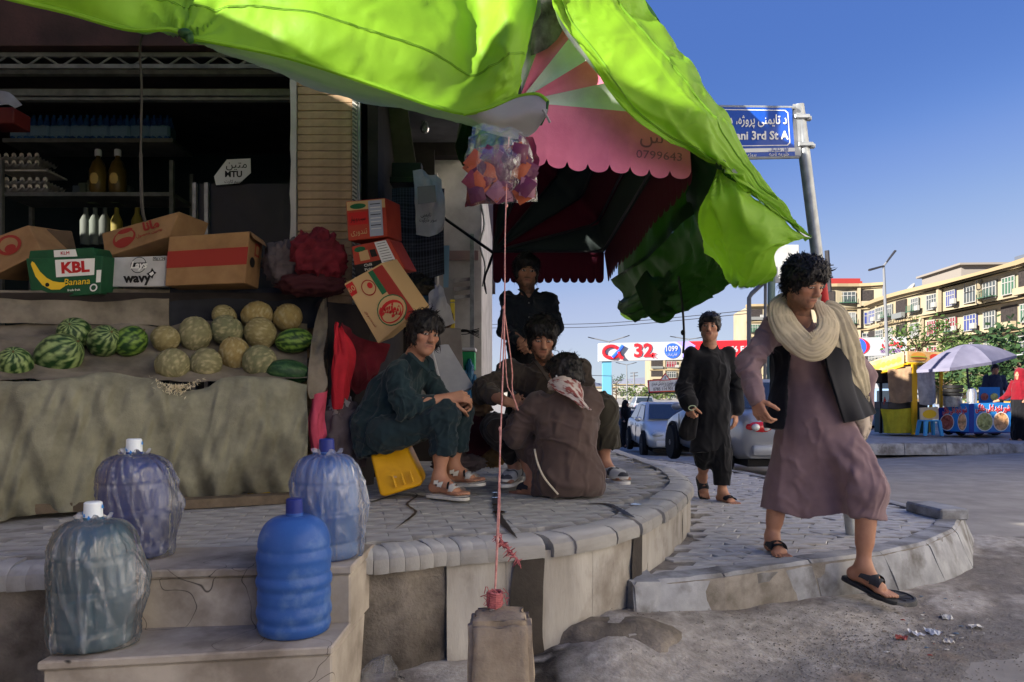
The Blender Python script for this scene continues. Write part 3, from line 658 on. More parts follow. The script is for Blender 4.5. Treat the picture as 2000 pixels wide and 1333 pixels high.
# shelf rack with goods
rack = thing('shelf_rack', 'pale metal shelf rack with goods inside the dim shop', 'shelf rack', at(190, 470, 6.7))
xa, xb = at(6, 0, 6.7).x, at(338, 0, 6.7).x
for z in (at(0, 275, 6.7).z, at(0, 380, 6.7).z, at(0, 400, 6.9).z - .55): wall('shelf', ((xa + xb) / 2, 6.9, z), (xb - xa, .42, .035), m_paintm, rack)
for x in (xa, xb): wall('post', (x, 6.68, 1.9), (.035, .035, 2.8), m_paintm, rack); wall('post', (x, 7.1, 1.9), (.035, .035, 2.8), m_paintm, rack)
m_pet = mat('blue_shrink_pack', hx(50, 96, 150), hx(30, 60, 110), 9, .25, spec=.6)
zt = at(0, 275, 6.7).z + .02
adj = ['leftmost', 'second', 'third', 'fourth', 'fifth', 'sixth', 'seventh', 'rightmost']
for k in range(8):
    x = xa + .12 + k * (xb - xa - .15) / 7.6; t = thing('water_pack', adj[k] + ' blue shrink wrapped water pack in the row on top of the shelf rack', 'water pack', (x, 6.8, zt), 'water packs on the shelf rack')
    mb = MB()
    for i in range(3):
        for j in range(2): mb.lathe([(.03, 0), (.031, .15), (.012, .2), (.012, .23)], 8, Matrix.Translation((x + (i - 1) * .06, 6.76 + j * .07, zt)))
    mb.obj('bottle_row', m_pet, t, smooth=True)
    mb = MB(); mb.box((x, 6.8, zt + .08), (.186, .15, .12)); mb.obj('wrap', mat('wrap_film', (.3, .5, .7), rough=.2, trans=.5), t, bevel=.02)
m_egg = mat('egg_tray_pulp', hx(186, 184, 176), hx(160, 156, 148), 12, .9)
def eggtray(c, n, label):
    t = thing('egg_tray', label, 'egg tray', c, 'egg trays on the shelf rack')
    for q in range(n):
        mb = MB(); G = []
        for i in range(13):
            G.append([(c[0] + (i / 12 - .5) * .42, c[1] + (j / 12 - .5) * .3, c[2] + .03 + q * .065 + .018 * math.cos(i * PI) * math.cos(j * PI)) for j in range(13)])
        mb.grid(G); mb.obj('tray', m_egg, t); 
        for i in range(6):
            mb = MB(); mb.ball((c[0] + (i - 2.5) * .07, c[1] - .1, c[2] + .06 + q * .065), (.021, .021, .027), 6, 4); mb.obj('egg', mat('eggshell', hx(214, 206, 192), rough=.6), t, smooth=True)
z2 = at(0, 380, 6.7).z + .02
eggtray((at(58, 0, 6.8).x, 6.85, z2), 2, 'pale egg trays stacked at left end of the middle shelf'); eggtray((at(42, 0, 6.8).x, 6.85, z2 + .22), 2, 'upper stack of pale egg trays at left end under the top shelf')
mb = MB(); mb.box((at(58, 0, 6.8).x, 6.86, z2 + .2), (.44, .3, .015)); mb.obj('tray_board', m_egg, rack)
m_oil = mat('yellow_oil', hx(96, 76, 34), hx(76, 60, 26), 4, .3)
for k, u in enumerate((192, 230)):
    x = at(u, 0, 6.75).x; t = thing('oil_jug', ('left' if k == 0 else 'right') + ' one of two yellow oil jugs with white caps on the middle shelf', 'oil jug', (x, 6.75, z2), 'oil jugs on the shelf rack')
    mb = MB(); mb.lathe([(.06, 0), (.075, .02), (.075, .2), (.05, .28), (.02, .32), (.02, .35)], 12, Matrix.Translation((x, 6.75, z2))); mb.obj('jug_body', m_oil, t, smooth=True)
    mb = MB(); mb.lathe([(.03, .34), (.03, .39), (.025, .4)], 10, Matrix.Translation((x, 6.75, z2))); mb.obj('cap', m_sticker, t)
    mb = MB(); mb.ball((x, 6.68, z2 + .12), (.04, .012, .055), 8, 5); mb.obj('label_patch', mat('label_tan', hx(190, 160, 90), rough=.5), t)
z3 = at(0, 400, 6.9).z - .53
for k, (u, c, lb) in enumerate([(168, (150, 160, 150), 'tall pale bottle, left one behind the cartons on the low shelf'), (186, (150, 165, 150), 'tall pale bottle, second behind the cartons on the low shelf'), (205, (120, 130, 120), 'dull green bottle right of two pale bottles behind the cartons'), (228, (190, 170, 60), 'yellow bottle on the low shelf behind the tilted brown carton'), (268, (196, 172, 60), 'yellow tub bottle on the low shelf left of the glazed door')]):
    p = at(u, 458, 6.75); mb = MB(); mb.lathe([(.045, -.1), (.05, 0), (.05, .12), (.02, .19), (.018, .24)], 10, Matrix.Translation(p)); tag(mb.obj('bottle', mat('bottle_%d' % k, hx(*(int(q * .55) for q in c)), rough=.7), smooth=True), lb, 'bottle', 'bottles on the low shelf')
for k in range(7):
    u = 20 + k * 16 + random.uniform(-3, 3); p = at(u + 120, 372, 6.85); mb = MB()
    mb.box((p.x, 6.95, z2 + .06), (.08, .1, .12 + .05 * (k % 3))); 
    tag(mb.obj('goods_packet', mat('packet_%d' % k, hx(*random.choice([(70, 80, 60), (90, 70, 60), (60, 70, 80)])), rough=.5), bevel=.008), ['first', 'second', 'third', 'fourth', 'fifth', 'sixth', 'last'][k] + ' of seven dull packets from the left, deep on the middle shelf', 'packet', 'dull packets on the middle shelf')
p = at(8, 195, 5.3); G = loft([[at(-40, 175, 5.3), at(20, 180, 5.3), at(45, 205, 5.35)], [at(-40, 215, 5.25), at(10, 205, 5.25), at(30, 212, 5.3)]], 10, 6); tag(link('rag', gmesh('rag', G + .01 * vnoise(G * 20)[..., None]), m_grey), 'grey rag hanging at the top left of the shop front', 'rag')
mb = MB(); mb.box(at(15, 235, 5.6), (.22, .2, .12)); tag(mb.obj('red_box', mat('red_card', hx(84, 24, 22), rough=.6), bevel=.006), 'dull red box at the left edge beside the water packs', 'box')
# unseen house added left of the view; stepped wall heights shape the shade
nb = thing('shade_house', 'unseen plastered house added left of the stall to throw shade over the corner', 'house', (-7, -2, 0))
m_nb = mat('ochre_plaster', hx(206, 192, 170), hx(186, 170, 148), 2, .9)
MB().box((-8.9, -2.8, 1.85), (6.6, 16.36, 3.7)).obj('wall', m_nb, nb)
for y0, y1, h in ((-11, .3, 5.3), (.3, .95, 5.1), (.95, 1.9, 4.4), (1.9, 2.75, 5.7), (2.75, 3.0, 4.85), (3.0, 3.2, 5.1), (3.2, 3.75, 4.8), (3.75, 5.38, 5.9)): MB().box((-4.4, (y0 + y1) / 2, h / 2), (.4, y1 - y0, h)).obj('shade_wall', m_nb, nb)
for k in range(4):
    MB().box((-4.19, -9.6 + k * 2.6, 3.2), (.06, 1.1, 1.4)).obj('window', m_navy, nb)
# ================================================================ MELON STALL AND GOODS
def Yf(u): return 3.8 + .65 * u / 560
m_canvas = mat('stall_canvas', hx(142, 140, 120), hx(114, 112, 96), 7, .95, .9, 150, c3=hx(86, 82, 70), scale3=2.2, fac3=(.5, .72), bdist=.004)
m_canvas2 = mat('grey_canvas', hx(138, 128, 112), hx(100, 92, 80), 4, .95, .5, 200, c3=hx(76, 70, 62), scale3=2.5, fac3=(.5, .75), bdist=.002)
m_darkcl = mat('dark_cloth', hx(46, 48, 54), hx(34, 35, 40), 5, .95, .4, 150, bdist=.002)
stall = thing('melon_stall', 'melon stall with an olive grey canvas front standing on the platform', 'fruit stall', (-1.9, 4.2, .57))
us = [-220, -60, 40, 130, 215, 300, 340, 400, 440, 520, 600]
topv = [735, 742, 746, 740, 728, 742, 762, 758, 738, 738, 750]; botv = [1030, 1020, 1010, 1000, 992, 985, 982, 978, 972, 962, 966]
rows = []
rows.append([at(u, v, Yf(u) + .02) for u, v in zip(us, topv)])
for f, dy in ((.08, -.02), (.35, -.05), (.7, -.05), (1, -.03)): rows.append([at(u, a + (b - a) * f, Yf(u) + dy) for u, a, b in zip(us, topv, botv)])
G = loft(rows, 220, 90); N = gnormals(G); uu = np.linspace(0, 1, 220)[:, None]; vv = np.linspace(0, 1, 90)[None, :]
fx = uu * 7.5; W = vnoise(np.stack([uu * 13 + vv * 1.2, vv * 1.5 + 0 * uu, 0 * uu * vv + 3], 2), 5) * 1.0 + .6 * vnoise(np.stack([uu * 28 - vv * 3, vv * 2 + uu * 0, uu * vv * 0], 2), 6)
drp = np.exp(-((uu - .60) / .06) ** 2) * np.sin(vv * 9) * .5
D = (W * .065 + .016 * vnoise(np.stack([uu * 60 + vv * 6, vv * 5 + uu * 0, uu * vv * 0], 2), 16) + drp * .03) * np.minimum(1, vv * 4 + .15) + .008 * vnoise(G * 9, 3); G = G - N * np.sign((N[..., 1:2]).mean()) * D[..., None]
link('front_drape', gmesh('front_drape', G), m_canvas, stall)
# bed, back cloths
us2 = [-220, 0, 150, 300, 450, 600]
rows = [[at(u, 744, Yf(u) + .03) for u in us2], [at(u, 738, Yf(u) + .1) for u in us2], [at(u, 700, Yf(u) + .36) for u in us2], [at(u, 655, Yf(u) + .62) for u in us2], [at(u, 632, Yf(u) + .74) for u in us2]]
G = loft(rows, 80, 40); G[..., 2] += .022 * vnoise(G * 6, 2) + .01 * vnoise(G * 15, 3); link('bed_cloth', gmesh('bed_cloth', G), m_canvas2, stall)
def cloth(name, curves, m, nu=40, nv=30, amp=.02, fr=(6, 2), seed=1, parent=None, thick=0, cols=None):
    G = loft(curves, nu, nv); N = gnormals(G); u = np.linspace(0, 1, nu)[:, None] + np.zeros((1, nv)); v = np.linspace(0, 1, nv)[None, :] + np.zeros((nu, 1))
    W = vnoise(np.stack([u * fr[0] + .3 * v * fr[0] * .3, v * fr[1], u * 0 + seed], 2), seed) + .5 * vnoise(np.stack([u * fr[0] * 2.3, v * fr[1] * 2.3, u * 0 + seed], 2), seed + 4)
    G = G + N * (W * amp)[..., None]; me = gmesh(name, G, cols); o = link(name, me, m, parent)
    if thick: md = o.modifiers.new('thickness', 'SOLIDIFY'); md.thickness = thick; md.offset = 0
    return o
cloth('back_cloth', [[at(u, 634, Yf(u) + .72) for u in (-200, 40, 180, 330)], [at(u, 600, Yf(u) + .76) for u in (-200, 40, 180, 330)], [at(u, 566, Yf(u) + .82) for u in (-200, 40, 180, 332)]], m_canvas2, 50, 16, .025, (5, 1.5), 3, stall)
cloth('dark_back_cloth', [[at(u, 640, Yf(u) + .73) for u in (325, 450, 560, 630)], [at(u, 600, Yf(u) + .77) for u in (330, 450, 560, 632)], [at(u, 562, Yf(u) + .82) for u in (332, 450, 560, 632)]], m_darkcl, 50, 16, .02, (4, 1.5), 6, stall)
cloth('side_cloth', [[at(638, 582, 5.15), at(640, 640, 5.0), at(632, 700, 4.7), at(640, 750, 4.6), at(625, 778, 4.56)], [at(628, 590, 5.12), at(612, 640, 4.98), at(606, 690, 4.72), at(600, 750, 4.55), at(604, 780, 4.5)]], m_canvas2, 40, 16, .02, (5, 2), 8, stall)
mb = MB()
for u in (-180, 20, 300, 585): mb.box(at(u, 850, Yf(u) + .35) , (.07, .07, .66))
for u, v in ((120, 995), (430, 985)): mb.box(gnd(u, v, .6) + V(0, .12, 0), (1.1, .12, .05), R=Matrix.Rotation(.42, 3, 'Z'))
mb.obj('timber_frame', mat('old_timber', hx(120, 106, 88), hx(84, 74, 62), 8, .9, .4, 60), stall)
mb = MB(); mb.box(gnd(500, 962, .6) + V(0, .05, 0), (.13, .03, .03), R=Matrix.Rotation(.4, 3, 'Z')); mb.obj('yellow_batten', mat('yellow_paint', hx(200, 170, 40), rough=.6), stall)
# dark mass below the boxes: the back shelf they stand on
mb = MB(); rows = []
for u in (-220, 0, 200, 400, 520): pass
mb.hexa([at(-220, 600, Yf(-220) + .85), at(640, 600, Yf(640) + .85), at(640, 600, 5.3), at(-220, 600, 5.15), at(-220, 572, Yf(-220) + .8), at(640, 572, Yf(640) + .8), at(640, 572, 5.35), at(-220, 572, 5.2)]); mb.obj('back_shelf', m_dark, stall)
# white shreds of straw on the front edge
vs = MB()
for k in range(260):
    u = random.gauss(345, 20); v = 752 + abs(random.gauss(0, 9)) - .02 * (u - 345) ** 2 * .3; p = at(u, v, Yf(u) - .055 + random.uniform(-.01, .02)); d = V(random.uniform(-1, 1), random.uniform(-.4, .2), random.uniform(-1, 1)).normalized() * .012; q = V(random.uniform(-1, 1), 0, random.uniform(-1, 1)) * .004
    vs.poly([p - d, p - q, p + d, p + q])
struct(vs.obj('melon_seeds', mat('pale_scraps', hx(225, 215, 185), hx(190, 176, 140), 30, .6), stall), 'stuff')
# ---- melons
def melon_mesh(name, kind, seed, a=1.0, c=1.0):
    n, m = 40, 24; r = random.Random(seed); vs = []; cols = []
    th = np.linspace(0, 2 * PI, n, endpoint=False)[None, :] + np.zeros((m + 1, 1)); ph = np.linspace(0, PI, m + 1)[:, None] + np.zeros((1, n))
    D = np.stack([np.sin(ph) * np.cos(th), np.sin(ph) * np.sin(th), np.cos(ph)], 2)
    if kind == 'wm':
        rad = 1 + .02 * vnoise(D * 2, seed); w = np.sin(th * 11 + 2.2 * vnoise(D * 5, seed + 1) + .8 * vnoise(D * 14, seed)); t = np.clip(w * 2.2 + .3, 0, 1)
        dk = np.array(hx(30, 62, 28)); lt = np.array(hx(122, 156, 66)) if seed % 3 else np.array(hx(150, 172, 110)); C = dk * (1 - t[..., None]) + (lt * (.8 + .35 * vnoise(D * 18, seed)[..., None])) * t[..., None]
        if kind == 'wm' and a < 0: pass
    elif kind == 'dk':
        rad = 1 + .015 * vnoise(D * 2, seed); t = np.clip(np.sin(th * 9 + 2.5 * vnoise(D * 6, seed)) - .35, 0, 1) * .5; C = np.array(hx(32, 66, 38)) * (1 - t[..., None]) + np.array(hx(110, 146, 92)) * t[..., None]
    else:
        net = np.abs(vnoise(np.stack([th * 6, ph * 4, 0 * th + seed], 2) + .5 * vnoise(D * 8)[..., None], seed)); rib = np.abs(np.sin(th * 5)); rad = 1 - .03 * (1 - rib) ** 3 + .012 * (net < .12) + .02 * vnoise(D * 1.7, seed)
        t = np.clip(1 - net * 5, 0, 1) * .8 + .2 * np.clip(vnoise(D * 9, seed + 2), 0, 1); b = np.array(r.choice([hx(156, 143, 98), hx(142, 138, 102), hx(166, 144, 92), hx(130, 132, 98)])); C = b * (.72 + .1 * rib[..., None]) * (1 - t[..., None]) + np.array(hx(186, 174, 136)) * t[..., None]
    P = D * rad[..., None] * np.array([1, 1, c]); G = np.concatenate([P, P[:, :1]], 1); CC = np.concatenate([C, C[:, :1]], 1)
    return gmesh(name, G[::-1], CC[::-1])
m_mel = mat('melon_skin', (1, 1, 1), (.8, .8, .78), 12, .45, .25, 90, attr=True, spec=.35, bdist=.003)
m_net = mat('netted_rind', (1, 1, 1), (.8, .8, .76), 20, .8, .35, 90, attr=True, spec=.25, bdist=.004)
m_stem = mat('dry_stem', hx(96, 84, 54), rough=.9)
def melon(u, v, ru, rv, kind, label, cat, grp, rot=(0, 0, 0), dY=0):
    Y = Yf(u) + .13 + (735 - v) / 140 * .58 + dY; c = at(u, v, Y); r = ru * Y / F
    t = thing('watermelon' if kind != 'net' else 'cantaloupe', label, cat, c, grp)
    o = link('rind', melon_mesh('rind', kind, int(u * 7 + v), c=rv / ru), m_net if kind == 'net' else m_mel); o.parent = t; o.scale = (r, r, r); o.rotation_euler = rot
    mb = MB(); mb.tube([(0, 0, rv / ru * .97), (.03, .02, rv / ru + .08)], [.07, .045], 6); s_ = mb.obj('stem_scar', m_stem); s_.parent = o
    return t
gW, gC = 'watermelons on the stall', 'cantaloupes on the stall'
for a in [(30, 711, 31, 36, 'wm', 'round striped watermelon at the left edge of the stall', (.9, .2, .3)), (115, 695, 40, 50, 'wm', 'biggest oblong watermelon leaning at the left front of the stall', (.5, .9, .4)), (146, 652, 32, 30, 'wm', 'pale speckled watermelon behind the biggest oblong one', (1.0, .3, 0)), (203, 667, 30, 37, 'wm', 'striped watermelon between the speckled one and the one beside the cantaloupes', (1.1, -.2, 1)), (255, 667, 29, 33, 'wm', 'striped watermelon just left of the cantaloupes', (.8, .1, 2)), (575, 666, 25, 36, 'wm', 'light green broadly striped watermelon at the right end of the stall', (.2, PI / 2 - .15, .6)), (563, 727, 25, 42, 'dk', 'dark green long watermelon at the right front corner of the stall', (.1, PI / 2 + .1, .4))]:
    melon(a[0], a[1], a[2], a[3], a[4], a[5], 'watermelon', gW, a[6])
for a in [(323, 662, 27, 26, 'small ribbed cantaloupe at the left end of the back cantaloupes'), (381, 653, 31, 35, 'tall grey green cantaloupe, second from left behind the front row'), (443, 646, 31, 30, 'tan cantaloupe in the middle below the half hidden top one'), (438, 618, 24, 21, 'half hidden cantaloupe at the top of the heap, left one'), (502, 618, 31, 28, 'golden cantaloupe at the top of the heap in the middle'), (562, 621, 29, 27, 'tan cantaloupe at top right above the light striped watermelon'), (509, 651, 32, 30, 'round tan cantaloupe directly below the golden top one'), (459, 692, 30, 34, 'tan cantaloupe in the second row above two front ones'), (337, 713, 33, 32, 'front cantaloupe at the left corner above the pale seeds'), (402, 710, 30, 31, 'pale front cantaloupe between the left corner one and the scarred one'), (507, 707, 33, 33, 'scarred front cantaloupe beside the dark green watermelon')]:
    melon(a[0], a[1], a[2], a[3], 'net', a[4], 'cantaloupe', gC, (random.uniform(-.9, .9), random.uniform(-.5, .5), random.uniform(0, 6)), -.02 if a[1] > 700 else 0)
# ---- cartons
m_card = mat('cardboard', hx(150, 116, 80), hx(130, 98, 66), 5, .85, .1, 200)
m_cardd = mat('dark_cardboard', hx(92, 76, 60), hx(72, 60, 48), 5, .9)
class Face:
    def __init__(s, tl, tr, br, bl):
        s.p = [Vector(q) for q in (tl, tr, br, bl)]; s.x = ((tr - tl) + (br - bl)) / 2; s.y = ((tl - bl) + (tr - br)) / 2; s.n = s.x.cross(s.y).normalized(); s.w = s.x.length; s.h = s.y.length
    def P(s, fx, fy, off=.003):
        tl, tr, br, bl = s.p; return tl.lerp(tr, fx).lerp(bl.lerp(br, fx), 1 - fy) + s.n * off
    def M(s, fx, fy, off=.004, rot=0): return frame(s.P(fx, fy, off), s.x, s.y) @ Matrix.Rotation(rot, 4, 'Z')
    def quad(s, a, b, c, d, m, parent, name='print', off=.002):
        mb = MB(); mb.poly([s.P(a, b, off), s.P(c, b, off), s.P(c, d, off), s.P(a, d, off)]); return mb.obj(name, m, parent)
    def shape(s, pts, m, parent, name='print', off=.0025):
        mb = MB(); mb.poly([s.P(x, y, off) for x, y in pts]); return mb.obj(name, m, parent)
    def oval(s, fx, fy, rx, ry, m, parent, off=.003, n=20, rot=0, name='print'):
        return s.shape([(fx + rx * math.cos(2 * PI * k / n), fy + ry * math.sin(2 * PI * k / n)) for k in range(n)], m, parent, name, off)
def px(Y, *uv): return [at(u, v, Y) for u, v in uv]
def carton(label, quad, Y, dv, m, tilt=0, name='carton', grp='cartons behind the melons', flap=None):
    q = [at(u, v, Y + tilt * (1 - i // 2)) for i, (u, v) in enumerate(quad)]; f = Face(*q); dv = Vector(dv)
    t = thing(name, label, 'carton', q[3], grp); mb = MB(); tl, tr, br, bl = q
    mb.hexa([bl, br, br + dv, bl + dv, tl, tr, tr + dv, tl + dv]); mb.obj('box', m, t, bevel=.005); return t, f
def ink(n, *c): return mat(n, hx(*c), rough=.7)
i_red, i_white, i_black, i_green, i_yel, i_dred = ink('red_print', 176, 34, 34), ink('white_print', 222, 220, 214), ink('black_print', 26, 24, 24), ink('green_print', 30, 92, 58), ink('yellow_print', 226, 186, 48), ink('dull_red_print', 140, 44, 36)
t, f = carton('brown carton with a round emblem lying tilted at the left edge', [(-50, 478), (55, 440), (83, 492), (-25, 545)], 4.75, (.06, .3, .03), m_card, .12)
f.oval(.55, .62, .22, .3, i_dred, t); f.oval(.55, .62, .16, .22, m_card, t, .0035); f.oval(.55, .5, .1, .12, i_dred, t, .004)
mb = MB(); mb.hexa([at(70, 505, 5.0), at(150, 492, 5.0), at(150, 492, 5.2), at(70, 505, 5.2), at(58, 445, 5.0), at(140, 452, 5.0), at(140, 452, 5.2), at(58, 445, 5.2)]); tag(mb.obj('open_carton', m_cardd, bevel=.005), 'dark open carton behind the tilted left carton and the banana box', 'carton')
m_gbox = mat('green_box', hx(28, 84, 52), hx(22, 68, 42), 6, .6)
t, f = carton('green banana box with KBL on a white label and a printed banana', [(50, 505), (201, 499), (196, 574), (62, 586)], 4.72, (0, .28, .02), m_gbox)
f.quad(.38, .5, .9, .93, i_white, t); text('KBL', .095, i_red, f.M(.64, .71), t, off=.004, sx=1.1); text('Banana', .06, i_yel, f.M(.66, .35), t, shear=.2)
P = [(.06, .85), (.10, .55), (.18, .33), (.30, .2), (.42, .19), (.5, .27)]; Qd = [(.5, .36), (.42, .37), (.33, .41), (.25, .5), (.17, .66), (.11, .88), (.08, .92)]; f.shape(P + Qd, i_yel, t); f.oval(.25, .33, .03, .05, i_black, t); f.oval(.9, .17, .055, .1, i_white, t); f.oval(.9, .17, .035, .065, m_gbox, t, .0035); text('fresh fruit', .02, i_white, f.M(.62, .15), t)
f.quad(.93, .3, .995, .62, i_white, t)
q = px(4.74, (58, 490), (182, 484), (190, 502), (55, 506)); f2 = Face(*q); mb = MB(); mb.hexa([q[3], q[2], q[2] + V(0, .2, .02), q[3] + V(0, .2, .02), q[0], q[1], q[1] + V(0, .2, .02), q[0] + V(0, .2, .02)]); mb.obj('lid', m_gbox, t, bevel=.004); f2.quad(.38, .1, .72, .9, i_white, t); text('KLM', .03, i_red, f2.M(.55, .5), t)
t, f = carton('brown carton with red brush lettering tilted on top of the white crisps box', [(198, 456), (350, 413), (330, 462), (205, 503)], 5.0, (.1, .26, -.02), m_card, .05)
text(fa('مانا'), .085, i_dred, f.M(.66, .72), t, off=.004); text(fa('بهترین محصول'), .03, i_dred, f.M(.66, .42), t); f.oval(.3, .5, .16, .36, i_dred, t); f.oval(.3, .56, .13, .26, m_card, t, .0035); f.oval(.3, .4, .12, .14, i_dred, t, .004); f.oval(.31, .8, .1, .1, i_dred, t, .004)
m_wbox = mat('white_box', hx(196, 194, 192), hx(172, 170, 168), 5, .7)
t, f = carton('white crisps carton lettered wavy between the banana box and the red striped carton', [(205, 504), (326, 500), (322, 560), (196, 561)], 4.86, (0, .25, .02), m_wbox)
f.oval(.56, .72, .125, .27, i_black, t); f.oval(.56, .72, .115, .245, m_wbox, t, .0035); f.quad(.435, .62, .685, .8, i_black, t, off=.004); text('Lays', .062, i_white, f.M(.56, .71, .006), t, shear=.3, off=.002); text('wavy', .085, i_black, f.M(.56, .28), t, off=.003); f.quad(.78, .85, .98, .97, i_black, t); f.quad(.787, .865, .973, .955, m_wbox, t, off=.0035); text('30g x 24', .022, i_black, f.M(.88, .91, .005), t)
f.shape([(.7, .42), (.76, .5), (.78, .62), (.82, .5), (.86, .45), (.82, .38), (.8, .25), (.76, .34)], i_black, t, 'torn_hole', .004); f.shape([(.74, .42), (.8, .5), (.82, .42), (.78, .34)], i_white, t, 'torn_hole', .005)
q = px(4.8, (330, 463), (488, 452), (478, 553), (322, 559)); f = Face(*q); t = thing('carton', 'large brown carton with a broad red tape stripe right of the white crisps box', 'carton', q[3], 'cartons behind the melons')
dv = at(514, 470, 5.12) - q[1]; mb = MB(); mb.hexa([q[3], q[2], q[2] + dv, q[3] + dv, q[0], q[1], q[1] + dv, q[0] + dv]); mb.obj('box', m_card, t, bevel=.005)
f.quad(.0, .36, 1, .7, i_dred, t, 'tape'); fs = Face(q[1], q[1] + dv, q[2] + dv, q[2]); fs.oval(.35, .45, .18, .1, i_black, t, name='hand_hole'); fs.quad(.45, .6, .8, .85, i_dred, t); fs.quad(.52, .64, .73, .81, m_card, t, off=.003)
mb = MB(); mb.poly([q[1] + V(0, 0, .001), q[1] + dv, q[1] + dv + V(.05, -.02, -.06), q[1] + V(.03, -.02, -.05)]); mb.obj('flap', m_card, t)
# ---- bundles by the pillar
def blob(name, label, cat, c, r, m, seed, amp=.2, fr=3, grp=None, n=48, flatz=None):
    th = np.linspace(0, 2 * PI, n)[None, :] + np.zeros((n // 2 + 1, 1)); ph = np.linspace(0, PI, n // 2 + 1)[:, None] + np.zeros((1, n)); D = np.stack([np.sin(ph) * np.cos(th), np.sin(ph) * np.sin(th), np.cos(ph)], 2)
    k = 1 + amp * (1 - 2 * np.abs(vnoise(D * fr, seed))) * .6 + amp * .6 * vnoise(D * fr * 2.2, seed + 1); G = D * k[..., None] * np.array(r) + np.array(c)
    return tag(link(name, gmesh(name, G[::-1]), m), label, cat, grp)
m_mar = mat('maroon_cloth', hx(122, 34, 46), hx(88, 24, 34), 6, .9, .5, 60)
m_greyb = mat('grey_bundle_cloth', hx(98, 88, 90), hx(74, 64, 66), 6, .9, .4, 60)
blob('cloth_bundle', 'maroon cloth bundle heaped against the tiled pillar', 'bundle', at(620, 505, 5.05), (.17, .15, .17), m_mar, 4, .35, 3)
blob('cloth_bundle', 'grey striped cloth bundle between maroon bundle and red taped carton', 'bundle', at(560, 515, 5.1), (.13, .13, .15), m_greyb, 9, .35, 3)
blob('cloth_bundle', 'dark maroon cloth heap under the bundle, above the red hanging cloth', 'bundle', at(610, 558, 5.05), (.22, .14, .07), mat('dark_maroon', hx(64, 28, 34), rough=.9), 12, .3, 3)
# ---- stack of snack cartons
m_ored = mat('red_orange_card', hx(166, 62, 42), hx(146, 48, 34), 5, .6)
m_tan = mat('tan_card', hx(182, 150, 106), rough=.7)
t, f = carton('orange snack carton with yellow top band, upright on top of the stack', [(675, 394), (753, 387), (757, 463), (680, 471)], 5.0, (.06, .25, .02), m_ored, 0, grp='snack cartons by the pillar')
f.quad(.02, .76, .98, .98, m_tan, t); f.quad(.56, .05, .9, .96, mat('pale_blue_panel', hx(150, 158, 176), rough=.6), t, off=.003); f.oval(.3, .85, .2, .07, i_green, t); f.quad(.05, .38, .53, .7, i_red, t, off=.003); text(fa('سیب و پیاز'), .05, i_black, f.M(.29, .54, .005), t, width=.1); text(fa('تندوری'), .055, m_tan, f.M(.29, .2, .005), t, width=.11)
for k in range(8): f.quad(.6, .86 - k * .09, .86, .88 - k * .09, i_black if k % 3 == 0 else m_sticker, t, off=.004)
t, f = carton('red orange carton with black lower half lettered Chilli Pickle Chips in mid stack', [(686, 482), (760, 466), (792, 526), (696, 545)], 4.97, (.05, .22, .02), m_ored, 0, grp='snack cartons by the pillar')
f.quad(0, 0, .62, .42, i_black, t); [text(w, .026, i_white, f.M(.3, .34 - k * .13, .005), t) for k, w in enumerate(('Chilli', 'Pickle', 'Chips'))]; f.quad(.6, .05, .9, .97, m_sticker, t, off=.003); f.oval(.2, .86, .14, .08, i_green, t); f.quad(.42, .55, .56, .78, i_black, t); f.quad(.16, .5, .38, .8, m_tan, t, off=.003)
for k in range(9): f.quad(.64, .9 - k * .08, .86, .915 - k * .08, i_black, t, off=.004)
t, f = carton('big tan carton with red edge tilted above the seated man', [(671, 555), (745, 514), (812, 610), (738, 672)], 4.75, (.08, .12, .05), m_tan, 0, grp='snack cartons by the pillar')
# picture axes of the tilted carton: x along its long side
q = f.p; g = Face(q[0], q[3], q[2], q[1]); g.n = -g.n
def gq(a, b, c, d, m, off=.002): mb = MB(); mb.poly([f.P(a, b, off), f.P(c, b, off), f.P(c, d, off), f.P(a, d, off)]); return mb.obj('print', m, t)
gq(.74, .0, .99, .97, i_dred); gq(.62, .55, .74, .97, i_green); f.shape([(.02, .78), (.17, .78), (.2, .86), (.2, .97), (.02, .97)], i_red, t)
f.oval(.62, .27, .33, .24, i_green, t, .004); f.oval(.62, .27, .31, .22, m_tan, t, .005); f.oval(.6, .25, .27, .17, i_red, t, .006); f.oval(.6, .235, .24, .13, m_tan, t, .007); text(fa('هونس'), .1, i_red, f.M(.62, .3, .009, -.75), t, off=.006, width=.14); text(fa('شصت عدد در هر کارتن'), .02, i_dred, f.M(.13, .35, .004, -PI / 2), t, width=.12); f.oval(.45, .76, .16, .13, i_dred, t, .004); f.oval(.45, .76, .14, .11, m_tan, t, .005); f.oval(.5, .78, .06, .05, i_red, t, .006)
text('60', .05, m_tan, f.M(.1, .87, .005), t)
# ---- things hanging on the street side of the shop
m_plaid = mat('plaid_blanket', (1, 1, 1), attr=True, rough=.95)
nu, nv = 60, 70; uu, vv = np.meshgrid(np.linspace(0, 1, nu), np.linspace(0, 1, nv), indexing='ij'); pl = .5 * (np.sin(uu * 130) > .3) + .5 * (np.sin(vv * 190) > .3); C = np.array(hx(30, 31, 38)) * (1 - pl[..., None]) + np.array(hx(78, 82, 96)) * pl[..., None]
tag(cloth('plaid_blanket', [[at(u, 368, 6.0) for u in (765, 820, 868)], [at(u, 460, 5.95) for u in (766, 820, 867)], [at(768, 545, 5.95), at(820, 548, 5.95), at(868, 536, 5.95)]], m_plaid, nu, nv, .012, (5, 3), 5, cols=C), 'dark plaid blanket hanging behind the stacked snack cartons', 'blanket')
m_bag = mat('white_plastic', hx(206, 204, 204), hx(176, 174, 174), 8, .4, .3, 30, transl=((.7, .7, .7), .35))
